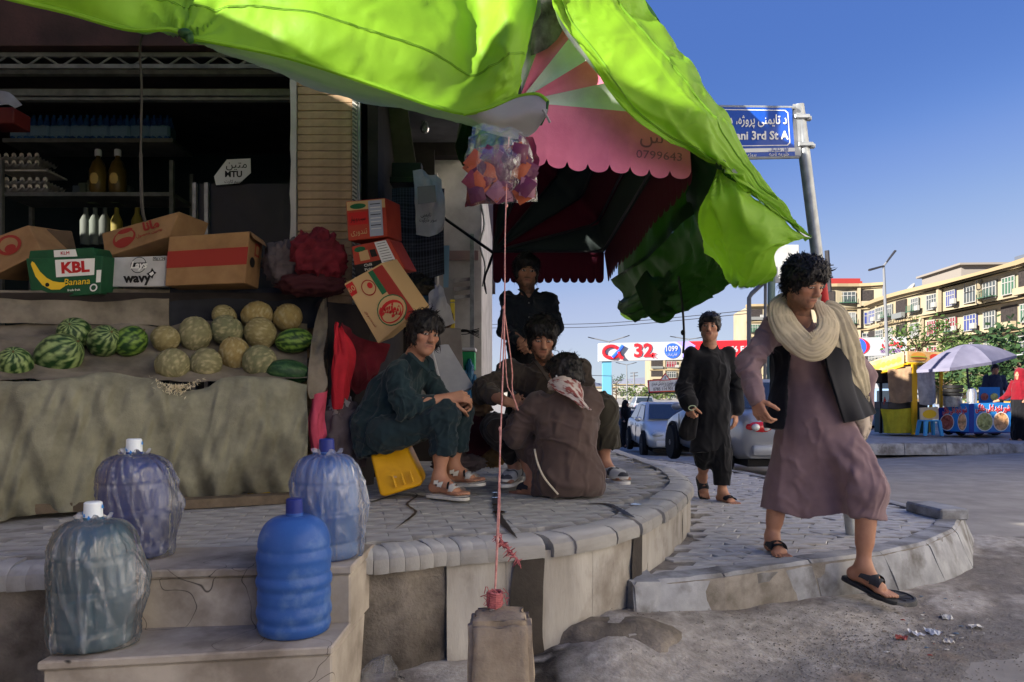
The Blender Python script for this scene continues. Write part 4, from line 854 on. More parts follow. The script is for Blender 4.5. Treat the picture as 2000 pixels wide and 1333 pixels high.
o = cloth('plastic_bag', [[at(806, 333, 5.8), at(828, 334, 5.8), at(862, 352, 5.8)], [at(812, 390, 5.72), at(838, 385, 5.68), at(868, 392, 5.72)], [at(812, 458, 5.75), at(840, 462, 5.7), at(868, 450, 5.76)]], m_bag, 30, 36, .02, (4, 4), 7); tag(o, 'white carrier bag with faint print hanging over the plaid blanket', 'plastic bag')
text(fa('سوپر مارکیت'), .04, i_black, fr(836, 430, 5.62), o, width=.13); text(fa('تایمنی'), .04, i_black, fr(832, 420, 5.62), o, width=.08)
mb = MB(); mb.poly([at(u, v, 5.63) for u, v in ((815, 365), (850, 362), (852, 395), (816, 400))]); mb.obj('print', mat('grey_print', hx(120, 120, 124), rough=.5), o)
o = cloth('plastic_bag', [[at(848, 560, 5.7), at(856, 556, 5.7), at(864, 562, 5.7)], [at(838, 590, 5.65), at(856, 590, 5.55), at(876, 594, 5.65)], [at(834, 628, 5.65), at(858, 640, 5.55), at(886, 632, 5.65)]], m_bag, 28, 28, .025, (5, 3), 17); tag(o, 'white shopping bag hanging above the seated man beside the wall', 'plastic bag')
fb = blob('fluffy_toy', 'brown fluffy bundle hanging below the white shopping bag', 'toy', at(868, 622, 5.7), (.06, .05, .075), mat('brown_fur', hx(104, 80, 66), hx(70, 52, 42), 30, .95, .8, 80), 3, .3, 6)
mb = MB()
for k in range(220):
    d = V(random.gauss(0, 1), random.gauss(0, 1), random.gauss(0, 1)).normalized(); c = at(868, 622, 5.7) + V(d.x * .06, d.y * .05, d.z * .075); e = c + d * .02 + V(0, 0, -.008); s_ = d.orthogonal().normalized() * .002; mb.poly([c - s_, c + s_, e])
mb.obj('fur', MATS['brown_fur'], fb)
blob('tinsel_bunch', 'dark glittering bunch of packets hanging under the plaid blanket', 'packets', at(812, 570, 5.9), (.14, .08, .12), mat('foil_dark', hx(70, 62, 48), hx(30, 28, 26), 25, .3, .8, 60, metal=.4), 8, .35, 6)
mb = MB(); mb.box(at(815, 592, 5.85), (.2, .12, .1)); tag(mb.obj('blue_tub', mat('teal_plastic', hx(54, 92, 108), rough=.35), bevel=.012), 'teal plastic tub on the shelf behind the tilted tan carton', 'tub')
mb = MB(); mb.box(at(884, 620, 5.8), (.035, .03, .22)); mb.box(at(884, 588, 5.8), (.036, .031, .02)); tag(mb.obj('yellow_strip', mat('yellow_pack', hx(216, 190, 60), rough=.5), bevel=.003), 'narrow yellow sachet strip hanging beside the white shopping bag', 'sachet strip')
mb = MB(); mb.hexa([at(866, 562, 6.2), at(876, 562, 6.2), at(876, 562, 6.25), at(866, 562, 6.25), at(866, 480, 6.2), at(878, 480, 6.2), at(878, 480, 6.25), at(866, 480, 6.25)]); tag(mb.obj('blue_poster', mat('pale_blue_poster', hx(140, 176, 200), rough=.6)), 'narrow pale blue poster on the edge of the white wall', 'poster')
for k, v in enumerate((545, 562, 578)):
    mb = MB(); mb.hexa([at(888, v + 8, 7.15), at(918, v + 4, 7.2), at(918, v + 4, 7.27), at(888, v + 8, 7.27), at(886, v, 7.1), at(918, v - 3, 7.2), at(918, v - 3, 7.27), at(886, v, 7.27)]); mb.obj('wall_slat', m_grey, shop)
mb = MB(); mb.hexa([at(860, 702, 5.15), at(905, 720, 5.2), at(905, 720, 5.25), at(860, 702, 5.2), at(850, 640, 5.15), at(900, 642, 5.2), at(900, 642, 5.25), at(850, 640, 5.2)]); tag(mb.obj('grey_carton', mat('grey_card', hx(118, 112, 108), hx(96, 90, 88), 5, .9), bevel=.003), 'dark grey torn cardboard flap behind the pale foam panel', 'cardboard')
pan = thing('foam_panel', 'pale grey foam panel leaning behind the seated man', 'panel', at(860, 790, 5.0)); mb = MB(); q = [at(828, 705, 5.05), at(868, 660, 5.2), at(925, 755, 5.0), at(880, 775, 4.9), at(815, 790, 4.85)]
n = (q[1] - q[0]).cross(q[2] - q[0]).normalized() * .03; n = n if n.y > 0 else -n; mb.add(q + [p + n for p in q], [(4, 3, 2, 1, 0), (5, 6, 7, 8, 9)] + [(i, (i + 1) % 5, 5 + (i + 1) % 5, 5 + i) for i in range(5)]); mb.obj('sheet', mat('foam_grey', hx(168, 170, 176), hx(146, 148, 154), 4, .8), pan)
mb = MB(); mb.tube([q[0].lerp(q[1], .4) - n * .2, q[3].lerp(q[4], .2) - n * .2], .008, 5); mb.obj('batten', m_sticker, pan)
# green box and blue bottles far along the wall
t = thing('green_box', 'bright green box with white lid standing far along the white wall', 'box', at(911, 722, 7.0)); mb = MB(); mb.box(at(911, 706, 7.0), (.17, .2, .17)); mb.obj('box', mat('bright_green', hx(40, 150, 92), rough=.5), t, bevel=.006); mb = MB(); mb.box(at(911, 684, 7.0), (.185, .22, .03)); mb.obj('lid', m_sticker, t, bevel=.006)
m_bluew = mat('clear_blue_plastic', hx(70, 130, 175), rough=.15, trans=.6, ior=1.2)
for k, (u, v) in enumerate([(908, 765), (926, 765), (917, 735)]):
    c = at(u, v, 6.9); mb = MB(); mb.lathe([(.04, -.06), (.045, 0), (.042, .05), (.045, .09), (.02, .14), (.018, .16)], 10, Matrix.Translation(c)); tag(mb.obj('water_bottle', m_bluew, smooth=True), ['left', 'right', 'top'][k] + ' one of three clear blue bottles stacked under the green box', 'water bottle', 'clear blue bottles by the wall')
# ---- red, pink and grey cloths hanging at the stall's right end, sacks behind the men
m_redc = mat('red_cloth', hx(190, 40, 52), hx(150, 28, 38), 4, .9, .3, 60); m_pink = mat('pink_cloth', hx(206, 84, 108), hx(180, 66, 88), 4, .9, .3, 60)
tag(cloth('red_cloth', [[at(655, 628, 4.75), at(662, 640, 4.75), at(668, 645, 4.75)], [at(648, 690, 4.68), at(664, 700, 4.62), at(690, 690, 4.72)], [at(644, 745, 4.66), at(664, 750, 4.6), at(678, 745, 4.7)], [at(648, 792, 4.66), at(660, 800, 4.6), at(676, 780, 4.7)]], m_redc, 40, 40, .03, (5, 1.5), 4), 'red cloth knotted and hanging at the right end of the stall', 'cloth')
tag(cloth('red_cloth', [[at(660, 630, 4.8), at(700, 660, 4.95), at(760, 672, 5.1)], [at(672, 690, 4.85), at(710, 720, 4.95), at(745, 710, 5.1)], [at(690, 760, 4.9), at(705, 770, 4.95), at(730, 740, 5.1)]], m_mar, 40, 30, .035, (4, 3), 14), 'darker red cloth stretched from the stall to behind the seated man', 'cloth')
tag(cloth('pink_cloth', [[at(606, 778, 4.58), at(625, 770, 4.56), at(642, 760, 4.62)], [at(606, 820, 4.56), at(622, 825, 4.52), at(640, 815, 4.6)], [at(612, 880, 4.58), at(622, 885, 4.54), at(634, 876, 4.6)]], m_pink, 24, 30, .025, (4, 2), 5), 'pink cloth hanging below the red cloth at the stall corner', 'cloth')
blob('sacking', 'grey crumpled sacking on the ground behind the yellow canister', 'sacking', at(668, 860, 4.72), (.13, .14, .26), m_greyb, 22, .35, 3)
blob('sacking', 'pale grey crumpled cloth tucked below the red cloth', 'sacking', at(665, 800, 4.7), (.07, .06, .1), mat('pale_rag', hx(150, 146, 146), rough=.9), 25, .35, 4)
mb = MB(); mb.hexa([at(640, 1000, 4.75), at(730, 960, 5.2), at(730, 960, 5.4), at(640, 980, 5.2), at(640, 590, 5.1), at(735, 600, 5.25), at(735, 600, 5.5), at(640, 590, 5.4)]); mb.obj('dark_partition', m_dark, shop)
blob('burgundy_sack', 'burgundy cushion sack between the seated man and the crouching men', 'sack', at(918, 852, 5.1), (.16, .15, .16), mat('burgundy', hx(72, 22, 34), hx(54, 16, 26), 6, .85), 5, .12, 2)
blob('brown_sack', 'crumpled brown paper sack lying on the burgundy cushion', 'sack', at(922, 800, 5.1), (.12, .1, .06), mat('brown_paper', hx(122, 96, 74), hx(90, 70, 54), 8, .8), 6, .3, 4)
blob('straw_sack', 'tan straw sack on the platform beside the grey trainer', 'sack', at(962, 892, 5.2), (.09, .1, .07), mat('straw', hx(160, 128, 84), hx(120, 92, 58), 14, .9), 16, .25, 4)
blob('grey_rag', 'grey rag lying on the platform behind the white sandals', 'rag', at(895, 905, 4.95), (.16, .1, .06), m_greyb, 31, .3, 4)
# ================================================================ TARPAULINS AND CANOPY
c_gr = hx(140, 190, 44)
m_tarp = mat('green_tarpaulin', c_gr, hx(126, 176, 38), 3, .5, .12, 30, spec=.4, transl=(hx(140, 205, 34), .38), back=hx(128, 132, 132), c3=hx(130, 178, 46), scale3=1.5, fac3=(.6, .9))
m_tarpd = mat('green_tarp_painted_shade', hx(32, 68, 30), hx(24, 54, 24), 3, .5, .1, 30, transl=(hx(60, 130, 20), .05))  # darker copy of the tarp green, shade put into the colour
m_liner = mat('grey_tarp_liner', hx(150, 152, 154), hx(124, 126, 128), 3, .55, .12, 30, transl=((.6, .62, .6), .3))
def folds(G, defs, seed=0, base=.012):
    # defs: (fan centre in uv, strength, count): ridges radiating from a tie point
    a, b = G.shape[:2]; u = np.linspace(0, 1, a)[:, None] + np.zeros((1, b)); v = np.linspace(0, 1, b)[None, :] + np.zeros((a, 1)); N = gnormals(G); cr1 = vnoise(G * 4.3 + .5 * fbm(G * 7, seed)[..., None], seed + 5); cr2 = vnoise(G * 9 + .4 * fbm(G * 11, seed)[..., None], seed + 6); D = base * (fbm(G * 3.2, seed) + .25 * vnoise(G * 11, seed + 3)) + .006 * np.exp(-(cr1 / .07) ** 2) - .004 * np.exp(-(cr2 / .09) ** 2)
    for cu, cv, st, cnt, ext, asp in defs:
        du = (u - cu) * asp; dv = v - cv; r = np.hypot(du, dv) + 1e-3; th = np.arctan2(dv, du); w = np.exp(-r / ext) * np.minimum(1, r / .04)
        D = D + st * w * (np.abs(np.sin(th * cnt + 2.0 * vnoise(np.stack([th * 3, r * 2, u * 0 + seed], 2), seed))) - .5)
    return G + N * D[..., None]
# left tarp: hangs as a swag in front of the shop; green face towards the street
tl = thing('green_tarp', 'bright green tarpaulin swag over the melon stall with a grey underside', 'tarpaulin', at(500, 60, 3.5))
E = [(-120, -40, 3.35), (20, -2, 3.38), (130, 24, 3.4), (250, 57, 3.4), (335, 58, 3.42), (365, 74, 3.42), (400, 79, 3.42), (560, 112, 3.5), (720, 163, 3.55), (850, 208, 3.6), (915, 221, 3.6), (970, 206, 3.6), (1012, 190, 3.62)]
low = [at(*e) for e in E]
up1 = [at(u + (0 if i < 9 else 14), v - 90 - (0 if i < 8 else 10), Y + (.12 if i in (4, 5, 6) else .05) - .1 * math.sin(i)) for i, (u, v, Y) in enumerate(E)]
up1[-1] = at(1032, 95, 3.66); up1[-2] = at(990, 98, 3.55)
up2 = [p + V(0, .16, .42) for p in up1]; up2[-1] = at(1051, -30, 3.8)
up3 = [p + V(-.05, .5, .65) for p in up2]
G = loft([up3, up2, up1, low], 150, 70)
G = folds(G, [(.40, 1.0, .10, 5, .16, 2.2), (.985, .95, .06, 6, .16, 2.2), (.7, -.1, .05, 3, .4, 1.5)], 3, .018)
link('sheet', gmesh('sheet', G[::-1]), m_tarp, tl)
def seams(G, idx, par):
    n = gnormals(G)
    for k in idx:
        for s_ in (-.0035, .0035): mb = MB(); mb.tube([tuple(p + (0, -.004, s_)) for p, q in zip(G[::2, k], n[::2, k])], .0022, 4); mb.obj('seam', m_seam, par)
m_seam = mat('seam_stitch', hx(104, 150, 36), rough=.7)
seams(G, (24, 58), tl)
def band(lo, hi, name, m, w=.012, par=tl):   # hem roll along an edge
    mb = MB(); mb.tube(lo, w, 6); return mb.obj(name, m, par, smooth=True)
band(catmull(low, 90), 0, 'hem', m_tarp)
# knot
k = at(362, 66, 3.4); mb = MB(); mb.ball(k, (.035, .03, .022), 10, 6); mb.ball(k + V(.02, 0, -.02), (.02, .02, .03), 8, 5); mb.obj('knot', m_tarpd, tl, smooth=True)
# underside sheet running back to the shop wall
U = [(375, 72, 3.44), (430, 86, 3.46), (560, 114, 3.53), (720, 166, 3.58), (850, 212, 3.63), (920, 226, 3.65)]
B = [(375, 80, 3.6), (430, 100, 4.2), (565, 152, 4.6), (700, 196, 4.8), (860, 224, 4.9), (985, 262, 4.4)]
G = loft([[at(*q) for q in U], [at((a[0] + b[0]) / 2, (a[1] + b[1]) / 2 + 4, (a[2] + b[2]) / 2) for a, b in zip(U, B)], [at(*q) for q in B]], 70, 24); G = folds(G, [], 8, .02); link('liner', gmesh('liner', G), m_liner, tl)
# lip curling forward at the right end, grey side out
L0 = [at(905, 224, 3.6), at(960, 210, 3.58), at(1012, 189, 3.56), at(1050, 185, 3.5), at(1070, 199, 3.46)]; L1 = [at(935, 242, 3.66), at(985, 236, 3.52), at(1030, 222, 3.46), at(1058, 222, 3.44), at(1068, 222, 3.44)]; L2 = [at(960, 262, 3.72), at(1000, 271, 3.62), at(1025, 270, 3.58), at(1045, 258, 3.52), at(1058, 240, 3.48)]
G = loft([L0, L1, L2], 50, 24); link('lip', gmesh('lip', G), m_liner, tl); band(catmull(L0, 40), 0, 'hem', m_tarp, .009); band(catmull([L0[-1], at(1066, 222, 3.45), at(1056, 244, 3.5)], 14), 0, 'hem', m_tarpd, .007)
mb = MB(); mb.tube(catmull([at(1060, 215, 3.44), at(1068, 228, 3.44), at(1074, 240, 3.45)], 8), .006, 5); mb.obj('tie_string', m_grey, tl)
# dutch hood canopy
PN, PF = at(1012, 200, 3.8), at(963, 494, 6.5); RX = .9
cp = thing('scalloped_canopy', 'pink and white striped hood canopy with a scalloped pink valance under the green tarpaulin', 'canopy', PN)
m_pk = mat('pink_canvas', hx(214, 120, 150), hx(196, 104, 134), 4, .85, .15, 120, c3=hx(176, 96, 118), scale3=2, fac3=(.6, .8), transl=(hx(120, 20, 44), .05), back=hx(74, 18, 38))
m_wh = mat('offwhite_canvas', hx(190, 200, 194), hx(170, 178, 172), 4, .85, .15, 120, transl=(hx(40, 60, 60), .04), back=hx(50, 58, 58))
m_inner = mat('dark_steel', hx(60, 60, 64), rough=.5, metal=.5)
near_c = at(1345, 207, 3.95); far_c = at(1180, 492, 6.5); near_c.z = PN.z - .02; far_c.z = PF.z
def rib(th):
    c, s = math.cos(th), math.sin(th); up = V(0, 0, 1.02)
    c = c ** 1.5; a, b = PN + (near_c - PN) * c + up * s, PF + (far_c - PF) * c + up * s * .95
    cr = lambda p, q, f: p.lerp(q, f)
    return [PN, cr(PN, a, .5), cr(PN, a, .93), cr(a, b, .03), cr(a, b, .35), cr(a, b, .65), cr(a, b, .97), cr(PF, b, .93), cr(PF, b, .5), PF]
NR = 6; ths = [i * (PI * .5) / NR for i in range(NR + 1)]
for i in range(NR):
    r0, r1 = rib(ths[i]), rib(ths[i + 1]); A = catmull(r0, 60); B_ = catmull(r1, 60); G = np.array([A * (1 - f) + B_ * f for f in np.linspace(0, 1, 7)]); 
    ctr = (np.array(PN) + np.array(PF)) / 2; sag = np.sin(np.linspace(0, PI, 7))[:, None, None] * .02; G = G - (G - ctr) * sag
    n_ = gnormals(G)[3, 30]; G = G[::-1] if n_ @ (G[3, 30] - ctr) < 0 else G; link('stripe', gmesh('stripe', G), m_wh if i % 2 == 0 else m_pk, cp, 'off white canvas stripe' if i % 2 == 0 else 'pink canvas stripe')
for th in ths[:-1]:
    mb = MB(); P = catmull(rib(th), 40); mb.tube([tuple(p * .972 + np.array((PN + PF) / 2) * .028) for p in P], .009, 6); mb.obj('rib', m_inner, cp, smooth=True)
def valance(a, b, h0, h1, n, name, m):
    a, b = Vector(a), Vector(b); N = n * 10; top = []; bot = []
    for i in range(N + 1):
        f = i / N; p = a.lerp(b, f); h = h0 + (h1 - h0) * f; w = .012 * math.sin(f * 14); nrm = V(b.y - a.y, a.x - b.x, 0).normalized(); top.append(p); x = (i % 10) / 10 * 2 - 1; bot.append(p + nrm * (w + .02) + V(0, 0, -h - .042 * math.sqrt(max(0, 1 - x * x)) * (1 if i % 10 else 0)))
    G = np.array([[np.array(top[i].lerp(bot[i], j / 6)) for j in range(7)] for i in range(N + 1)]); n_ = gnormals(G)[N // 2, 3]; o_ = G[N // 2, 3] - (np.array(PN) + np.array(PF) + np.array(near_c) + np.array(far_c)) / 4; return link(name, gmesh(name, G if n_ @ o_ > 0 else G[::-1]), m, cp)
vn = valance(PN + V(.03, 0, 0), near_c, .29, .30, 8, 'valance', m_pk); valance(near_c, far_c, .30, .22, 22, 'valance', m_pk); valance(far_c, PF, .22, .22, 13, 'valance', m_pk)
ink_v = mat('faded_ink', hx(120, 70, 96), rough=.8); d = (near_c - PN).normalized(); q = PN.lerp(near_c, .80) + V(.012, -.045, -.235)
text('0799643', .06, ink_v, frame(q, d, (0, 0, 1)), vn, width=.25); text(fa('س'), .11, ink_v, frame(q + V(-.04, 0, .1), d, (0, 0, 1)), vn)
mb = MB(); mb.tube([PF + V(0, 0, .0), at(872, 430, 6.9)], .014, 6); mb.tube([at(872, 430, 6.9), at(868, 426, 7.2)], .012, 6); mb.obj('wall_stay', m_ink, cp)
mb = MB(); mb.tube(catmull([PF, at(955, 520, 6.45), at(946, 545, 6.45), at(950, 575, 6.45)], 8), [.004, .012, .014, .01, .012, .008, .01, .004], 5); mb.obj('torn_strap', m_ink, cp)
mb = MB(); mb.box(PN + V(0, .0, .6), (.03, .03, 1.3)); mb.obj('hood_post', m_inner, cp)
# right tarp thrown over the canopy
tr = thing('green_tarp', 'sunlit green tarpaulin draped over the canopy and tied down towards the road', 'tarpaulin', at(1300, 200, 4.0))
U = [(1208, -90, 3.84), (1262, 0, 3.84), (1333, 98, 3.86), (1402, 215, 3.9), (1482, 345, 3.92), (1540, 410, 3.92), (1588, 461, 3.9)]
M1 = [(1150, -90, 3.66), (1195, 0, 3.66), (1275, 100, 3.68), (1350, 215, 3.7), (1430, 320, 3.74), (1500, 395, 3.8), (1586, 463, 3.89)]
L = [(1062, -90, 3.72), (1085, 20, 3.72), (1165, 130, 3.73), (1232, 225, 3.74), (1325, 285, 3.76), (1405, 322, 3.78), (1580, 466, 3.88)]
L = [(1062, -90, 3.64), (1085, 20, 3.64), (1150, 115, 3.65), (1215, 210, 3.66), (1300, 275, 3.68), (1400, 320, 3.72), (1480, 390, 3.8), (1580, 462, 3.87)]
G = loft([[at(*q) for q in U], [at(*q) for q in M1], [at(*q) for q in L]], 150, 60)
G = folds(G, [(.70, 1.0, .11, 5, .22, 1.6), (1.0, .5, .05, 7, .35, 1.2), (.1, 1.1, .06, 4, .4, 1.2)], 21, .03); g0 = G
link('sheet', gmesh('sheet', G[::-1]), m_tarp, tr); seams(G, (22, 52), tr)
G = loft([[at(u, v + 6, Y + .04) for u, v, Y in U[:5]], [(-.3, 4.6, 2.9), (0, 4.6, 3.65), (.45, 4.6, 3.75), (.8, 4.6, 3.5), (.97, 4.6, 3.1), (1.0, 4.6, 2.7), (1.04, 4.6, 2.25)], [(-.32, 5.6, 2.9), (-.1, 5.6, 3.6), (.2, 5.6, 3.75), (.7, 5.6, 3.5), (.97, 5.6, 3.0), (1.0, 5.6, 2.6), (1.02, 5.6, 2.22)], [(0, 6.7, 3.5), (.5, 6.7, 3.35), (.92, 6.6, 2.85), (.95, 6.6, 2.5), (.95, 6.55, 2.2)]], 50, 40); link('back_sheet', gmesh('back_sheet', folds(G, [], 51, .03)), m_tarpd, tr)  # hidden back of the tarp, extended to keep sun out of the canopy
UB = [(1062, 8, 3.7), (1078, 20, 3.66), (1095, 45, 3.62), (1130, 95, 3.6)]; 
G = loft([[at(*q) for q in L[:5]], [at(1075, -40, 3.6), at(1092, 45, 3.62), at(1150, 125, 3.66), at(1210, 190, 3.7), at(1290, 262, 3.74)]], 40, 8); link('turned_edge', gmesh('turned_edge', G), m_tarp, tr)
# lower flap below the knot
F0 = [at(1404, 325, 3.74), at(1450, 372, 3.78), at(1510, 415, 3.82), at(1582, 464, 3.86)]
F1 = [at(1385, 370, 3.8), at(1440, 420, 3.74), at(1500, 450, 3.76), at(1570, 470, 3.86)]
F2 = [at(1362, 425, 3.92), at(1430, 480, 3.86), at(1480, 495, 3.8), at(1515, 490, 3.84)]
F3 = [at(1378, 480, 4.1), at(1425, 528, 4.02), at(1470, 545, 3.95), at(1516, 528, 3.92)]
F4 = [at(1400, 500, 4.3), at(1436, 550, 4.2), at(1478, 553, 4.1), at(1508, 548, 4.05)]
G = loft([F0, F1, F2, F3, F4], 70, 60); G = folds(G, [(0, 0, .10, 6, .35, 1.0), (.55, 1.0, .07, 5, .3, 1.2)], 31, .022); link('flap', gmesh('flap', G if gnormals(G)[30, 30, 1] > 0 else G[::-1]), m_tarp, tr)
mb = MB(); mb.ball(at(1408, 322, 3.74), (.03, .03, .025), 8, 6); mb.obj('knot', m_tarpd, tr, smooth=True)
mb = MB(); mb.poly([at(1560, 452, 3.84), at(1585, 465, 3.84), at(1572, 462, 3.83)]); mb.obj('white_tab', m_sticker, tr)
# hanging inside: underside behind the canopy, its shade painted dark
T0 = [at(1335, 300, 4.05), at(1345, 380, 4.4), at(1300, 470, 5.3), at(1190, 548, 6.5)]; T1 = [at(1400, 330, 4.0), at(1385, 430, 4.3), at(1330, 520, 5.2), at(1215, 580, 6.4)]; T2 = [at(1412, 420, 4.25), at(1425, 500, 4.4), at(1325, 545, 5.1), at(1208, 605, 6.2)]; T3 = [at(1440, 500, 4.3), at(1425, 555, 4.5), at(1335, 612, 5.0), at(1240, 628, 5.6)]
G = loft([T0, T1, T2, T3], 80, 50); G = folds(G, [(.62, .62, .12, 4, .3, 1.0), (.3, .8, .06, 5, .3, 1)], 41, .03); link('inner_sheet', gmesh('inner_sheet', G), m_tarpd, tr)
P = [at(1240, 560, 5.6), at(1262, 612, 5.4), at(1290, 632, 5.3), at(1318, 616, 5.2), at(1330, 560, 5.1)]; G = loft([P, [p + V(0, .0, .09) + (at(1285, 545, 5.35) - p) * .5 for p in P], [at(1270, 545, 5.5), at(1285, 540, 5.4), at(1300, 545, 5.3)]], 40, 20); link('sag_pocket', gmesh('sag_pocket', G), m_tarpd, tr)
G = loft([[at(1208, 585, 6.2), at(1222, 600, 6.1), at(1240, 606, 5.9)], [at(1212, 615, 6.2), at(1224, 624, 6.1), at(1240, 627, 5.9)]], 12, 8); link('pale_corner', gmesh('pale_corner', G), m_tarp, tr)
mb = MB(); mb.tube(catmull([at(1325, 540, 4.9), at(1333, 600, 4.9), at(1336, 660, 4.95), at(1334, 690, 5)], 12), .008, 5); mb.ball(at(1334, 650, 4.95), (.016, .016, .02), 8, 5); mb.obj('tie_rope', m_ink, tr)
G = loft([[at(1040, -40, 3.75), at(1056, 10, 3.72), at(1040, 60, 3.75), at(1035, 110, 3.77)], [at(1090, -40, 3.8), at(1108, 20, 3.8), at(1095, 60, 3.8), at(1070, 95, 3.8)]], 30, 12); G = G + .03 * vnoise(G * 14, 4)[..., None]; link('ragged_patch', gmesh('ragged_patch', G), mat('sooty_rag', hx(110, 108, 104), hx(60, 56, 52), 12, .9, .5, 40), tr)
def bagmat(gl_=1.0, df_=.07, nm='thin_plastic'):
    m = bpy.data.materials.new(nm); m.use_nodes = True; N = m.node_tree.nodes; L = m.node_tree.links; N.remove(N['Principled BSDF'])
    tc = N.new('ShaderNodeTexCoord'); n1 = N.new('ShaderNodeTexNoise'); n1.inputs['Scale'].default_value = 14; n1.inputs['Detail'].default_value = 4; n1.inputs['Distortion'].default_value = 1.5; mp = N.new('ShaderNodeMapping'); mp.inputs['Scale'].default_value = (1.6, 1.6, .5); L.new(tc.outputs['Object'], mp.inputs[0]); L.new(mp.outputs[0], n1.inputs['Vector'])
    bp = N.new('ShaderNodeBump'); bp.inputs['Strength'].default_value = .9; bp.inputs['Distance'].default_value = .02; L.new(n1.outputs[0], bp.inputs['Height'])
    gl = N.new('ShaderNodeBsdfGlossy'); gl.inputs['Roughness'].default_value = .22; gl.inputs[0].default_value = (.9, .92, .95, 1); L.new(bp.outputs[0], gl.inputs['Normal'])
    at_ = N.new('ShaderNodeAttribute'); at_.attribute_name = 'Col'; df = N.new('ShaderNodeBsdfDiffuse'); df.inputs[0].default_value = (.86, .87, .89, 1); L.new(bp.outputs[0], df.inputs['Normal'])
    tr = N.new('ShaderNodeBsdfTransparent'); fr = N.new('ShaderNodeFresnel'); fr.inputs[0].default_value = 1.35; L.new(bp.outputs[0], fr.inputs['Normal'])
    a = N.new('ShaderNodeMixShader'); fm = N.new('ShaderNodeMath'); fm.operation = 'MULTIPLY_ADD'; fm.inputs[1].default_value = .55; fm.inputs[2].default_value = df_; L.new(at_.outputs['Fac'], fm.inputs[0]); L.new(fm.outputs[0], a.inputs[0]); b = N.new('ShaderNodeMixShader'); ma = N.new('ShaderNodeMath'); ma.operation = 'MULTIPLY_ADD'; ma.inputs[1].default_value = gl_; ma.inputs[2].default_value = .03; L.new(fr.outputs[0], ma.inputs[0])
    L.new(tr.outputs[0], a.inputs[1]); L.new(df.outputs[0], a.inputs[2]); L.new(ma.outputs[0], b.inputs[0]); L.new(a.outputs[0], b.inputs[1]); L.new(gl.outputs[0], b.inputs[2]); L.new(b.outputs[0], N['Material Output'].inputs[0]); return m
# plastic sack of snack packets hanging from the tarp
sk = thing('snack_sack', 'clear plastic sack full of purple and orange snack packets hanging from the tarp lip', 'sack', at(980, 320, 3.4))
T = [at(925, 250, 3.45), at(975, 245, 3.4), at(1030, 262, 3.45)]; M_ = [at(908, 325, 3.4), at(978, 320, 3.24), at(1046, 315, 3.4)]; B_ = [at(906, 408, 3.42), at(980, 398, 3.34), at(1052, 394, 3.42)]
m_film = bagmat(.22, .05, 'sack_film')
G = loft([T, [p.lerp(q, .5) + V(0, -.03, 0) for p, q in zip(T, M_)], M_, B_], 36, 36); G = G + gnormals(G) * (.02 * vnoise(G * 22, 3))[..., None]; link('film', gmesh('film', G), m_film, sk)
pk_c = [hx(70, 24, 50), hx(84, 28, 58), hx(146, 70, 40), hx(98, 34, 48), hx(128, 84, 100)]
Gb = loft([[at(918, 290, 3.5), at(978, 284, 3.5), at(1036, 286, 3.5)], [at(914, 345, 3.36), at(978, 345, 3.34), at(1042, 340, 3.36)], [at(910, 404, 3.42), at(980, 394, 3.38), at(1048, 390, 3.42)]], 24, 20); link('packet_heap', gmesh('packet_heap', Gb + .012 * vnoise(Gb * 40, 2)[..., None]), mat('dark_packets', hx(70, 24, 50), hx(120, 60, 50), 26, .35), sk)
for k in range(64):
    f, g = random.random(), random.random() ** .8; p = at(924 + f * 110, 300 + g * 84 - 6 * math.sin(f * 3), 3.33 + random.uniform(-.02, .02)); w, h = .036, .042
    Gp = np.zeros((7, 5, 3)); R = Matrix.Rotation(random.uniform(-1.2, 1.2), 3, 'Y') @ Matrix.Rotation(random.uniform(-.25, .25), 3, 'Z')
    for i in range(7):
        for j in range(5):
            x, y = (i / 3 - 1), (j / 2 - 1); Gp[i, j] = p + R @ V(x * w, -.012 * (1 - x * x) * (1 - y * y), y * h)
    ci = min(int(random.random() * 5.6), 4) if f < .75 else random.choice([1, 2, 4, 0]); link('snack_packet', gmesh('snack_packet', Gp), mat('foil_%d' % ci, pk_c[ci], rough=.5, bump=.3, bscale=60, spec=.4), sk)
G = loft([[at(1012, 262, 3.42), at(1040, 268, 3.42)], [at(1020, 300, 3.42), at(1050, 310, 3.4)], [at(1030, 330, 3.38), at(1050, 335, 3.38)]], 10, 14); G = G + .01 * vnoise(G * 30)[..., None]; link('twisted_neck', gmesh('twisted_neck', G), mat('maroon_film', hx(92, 24, 40), rough=.3), sk)
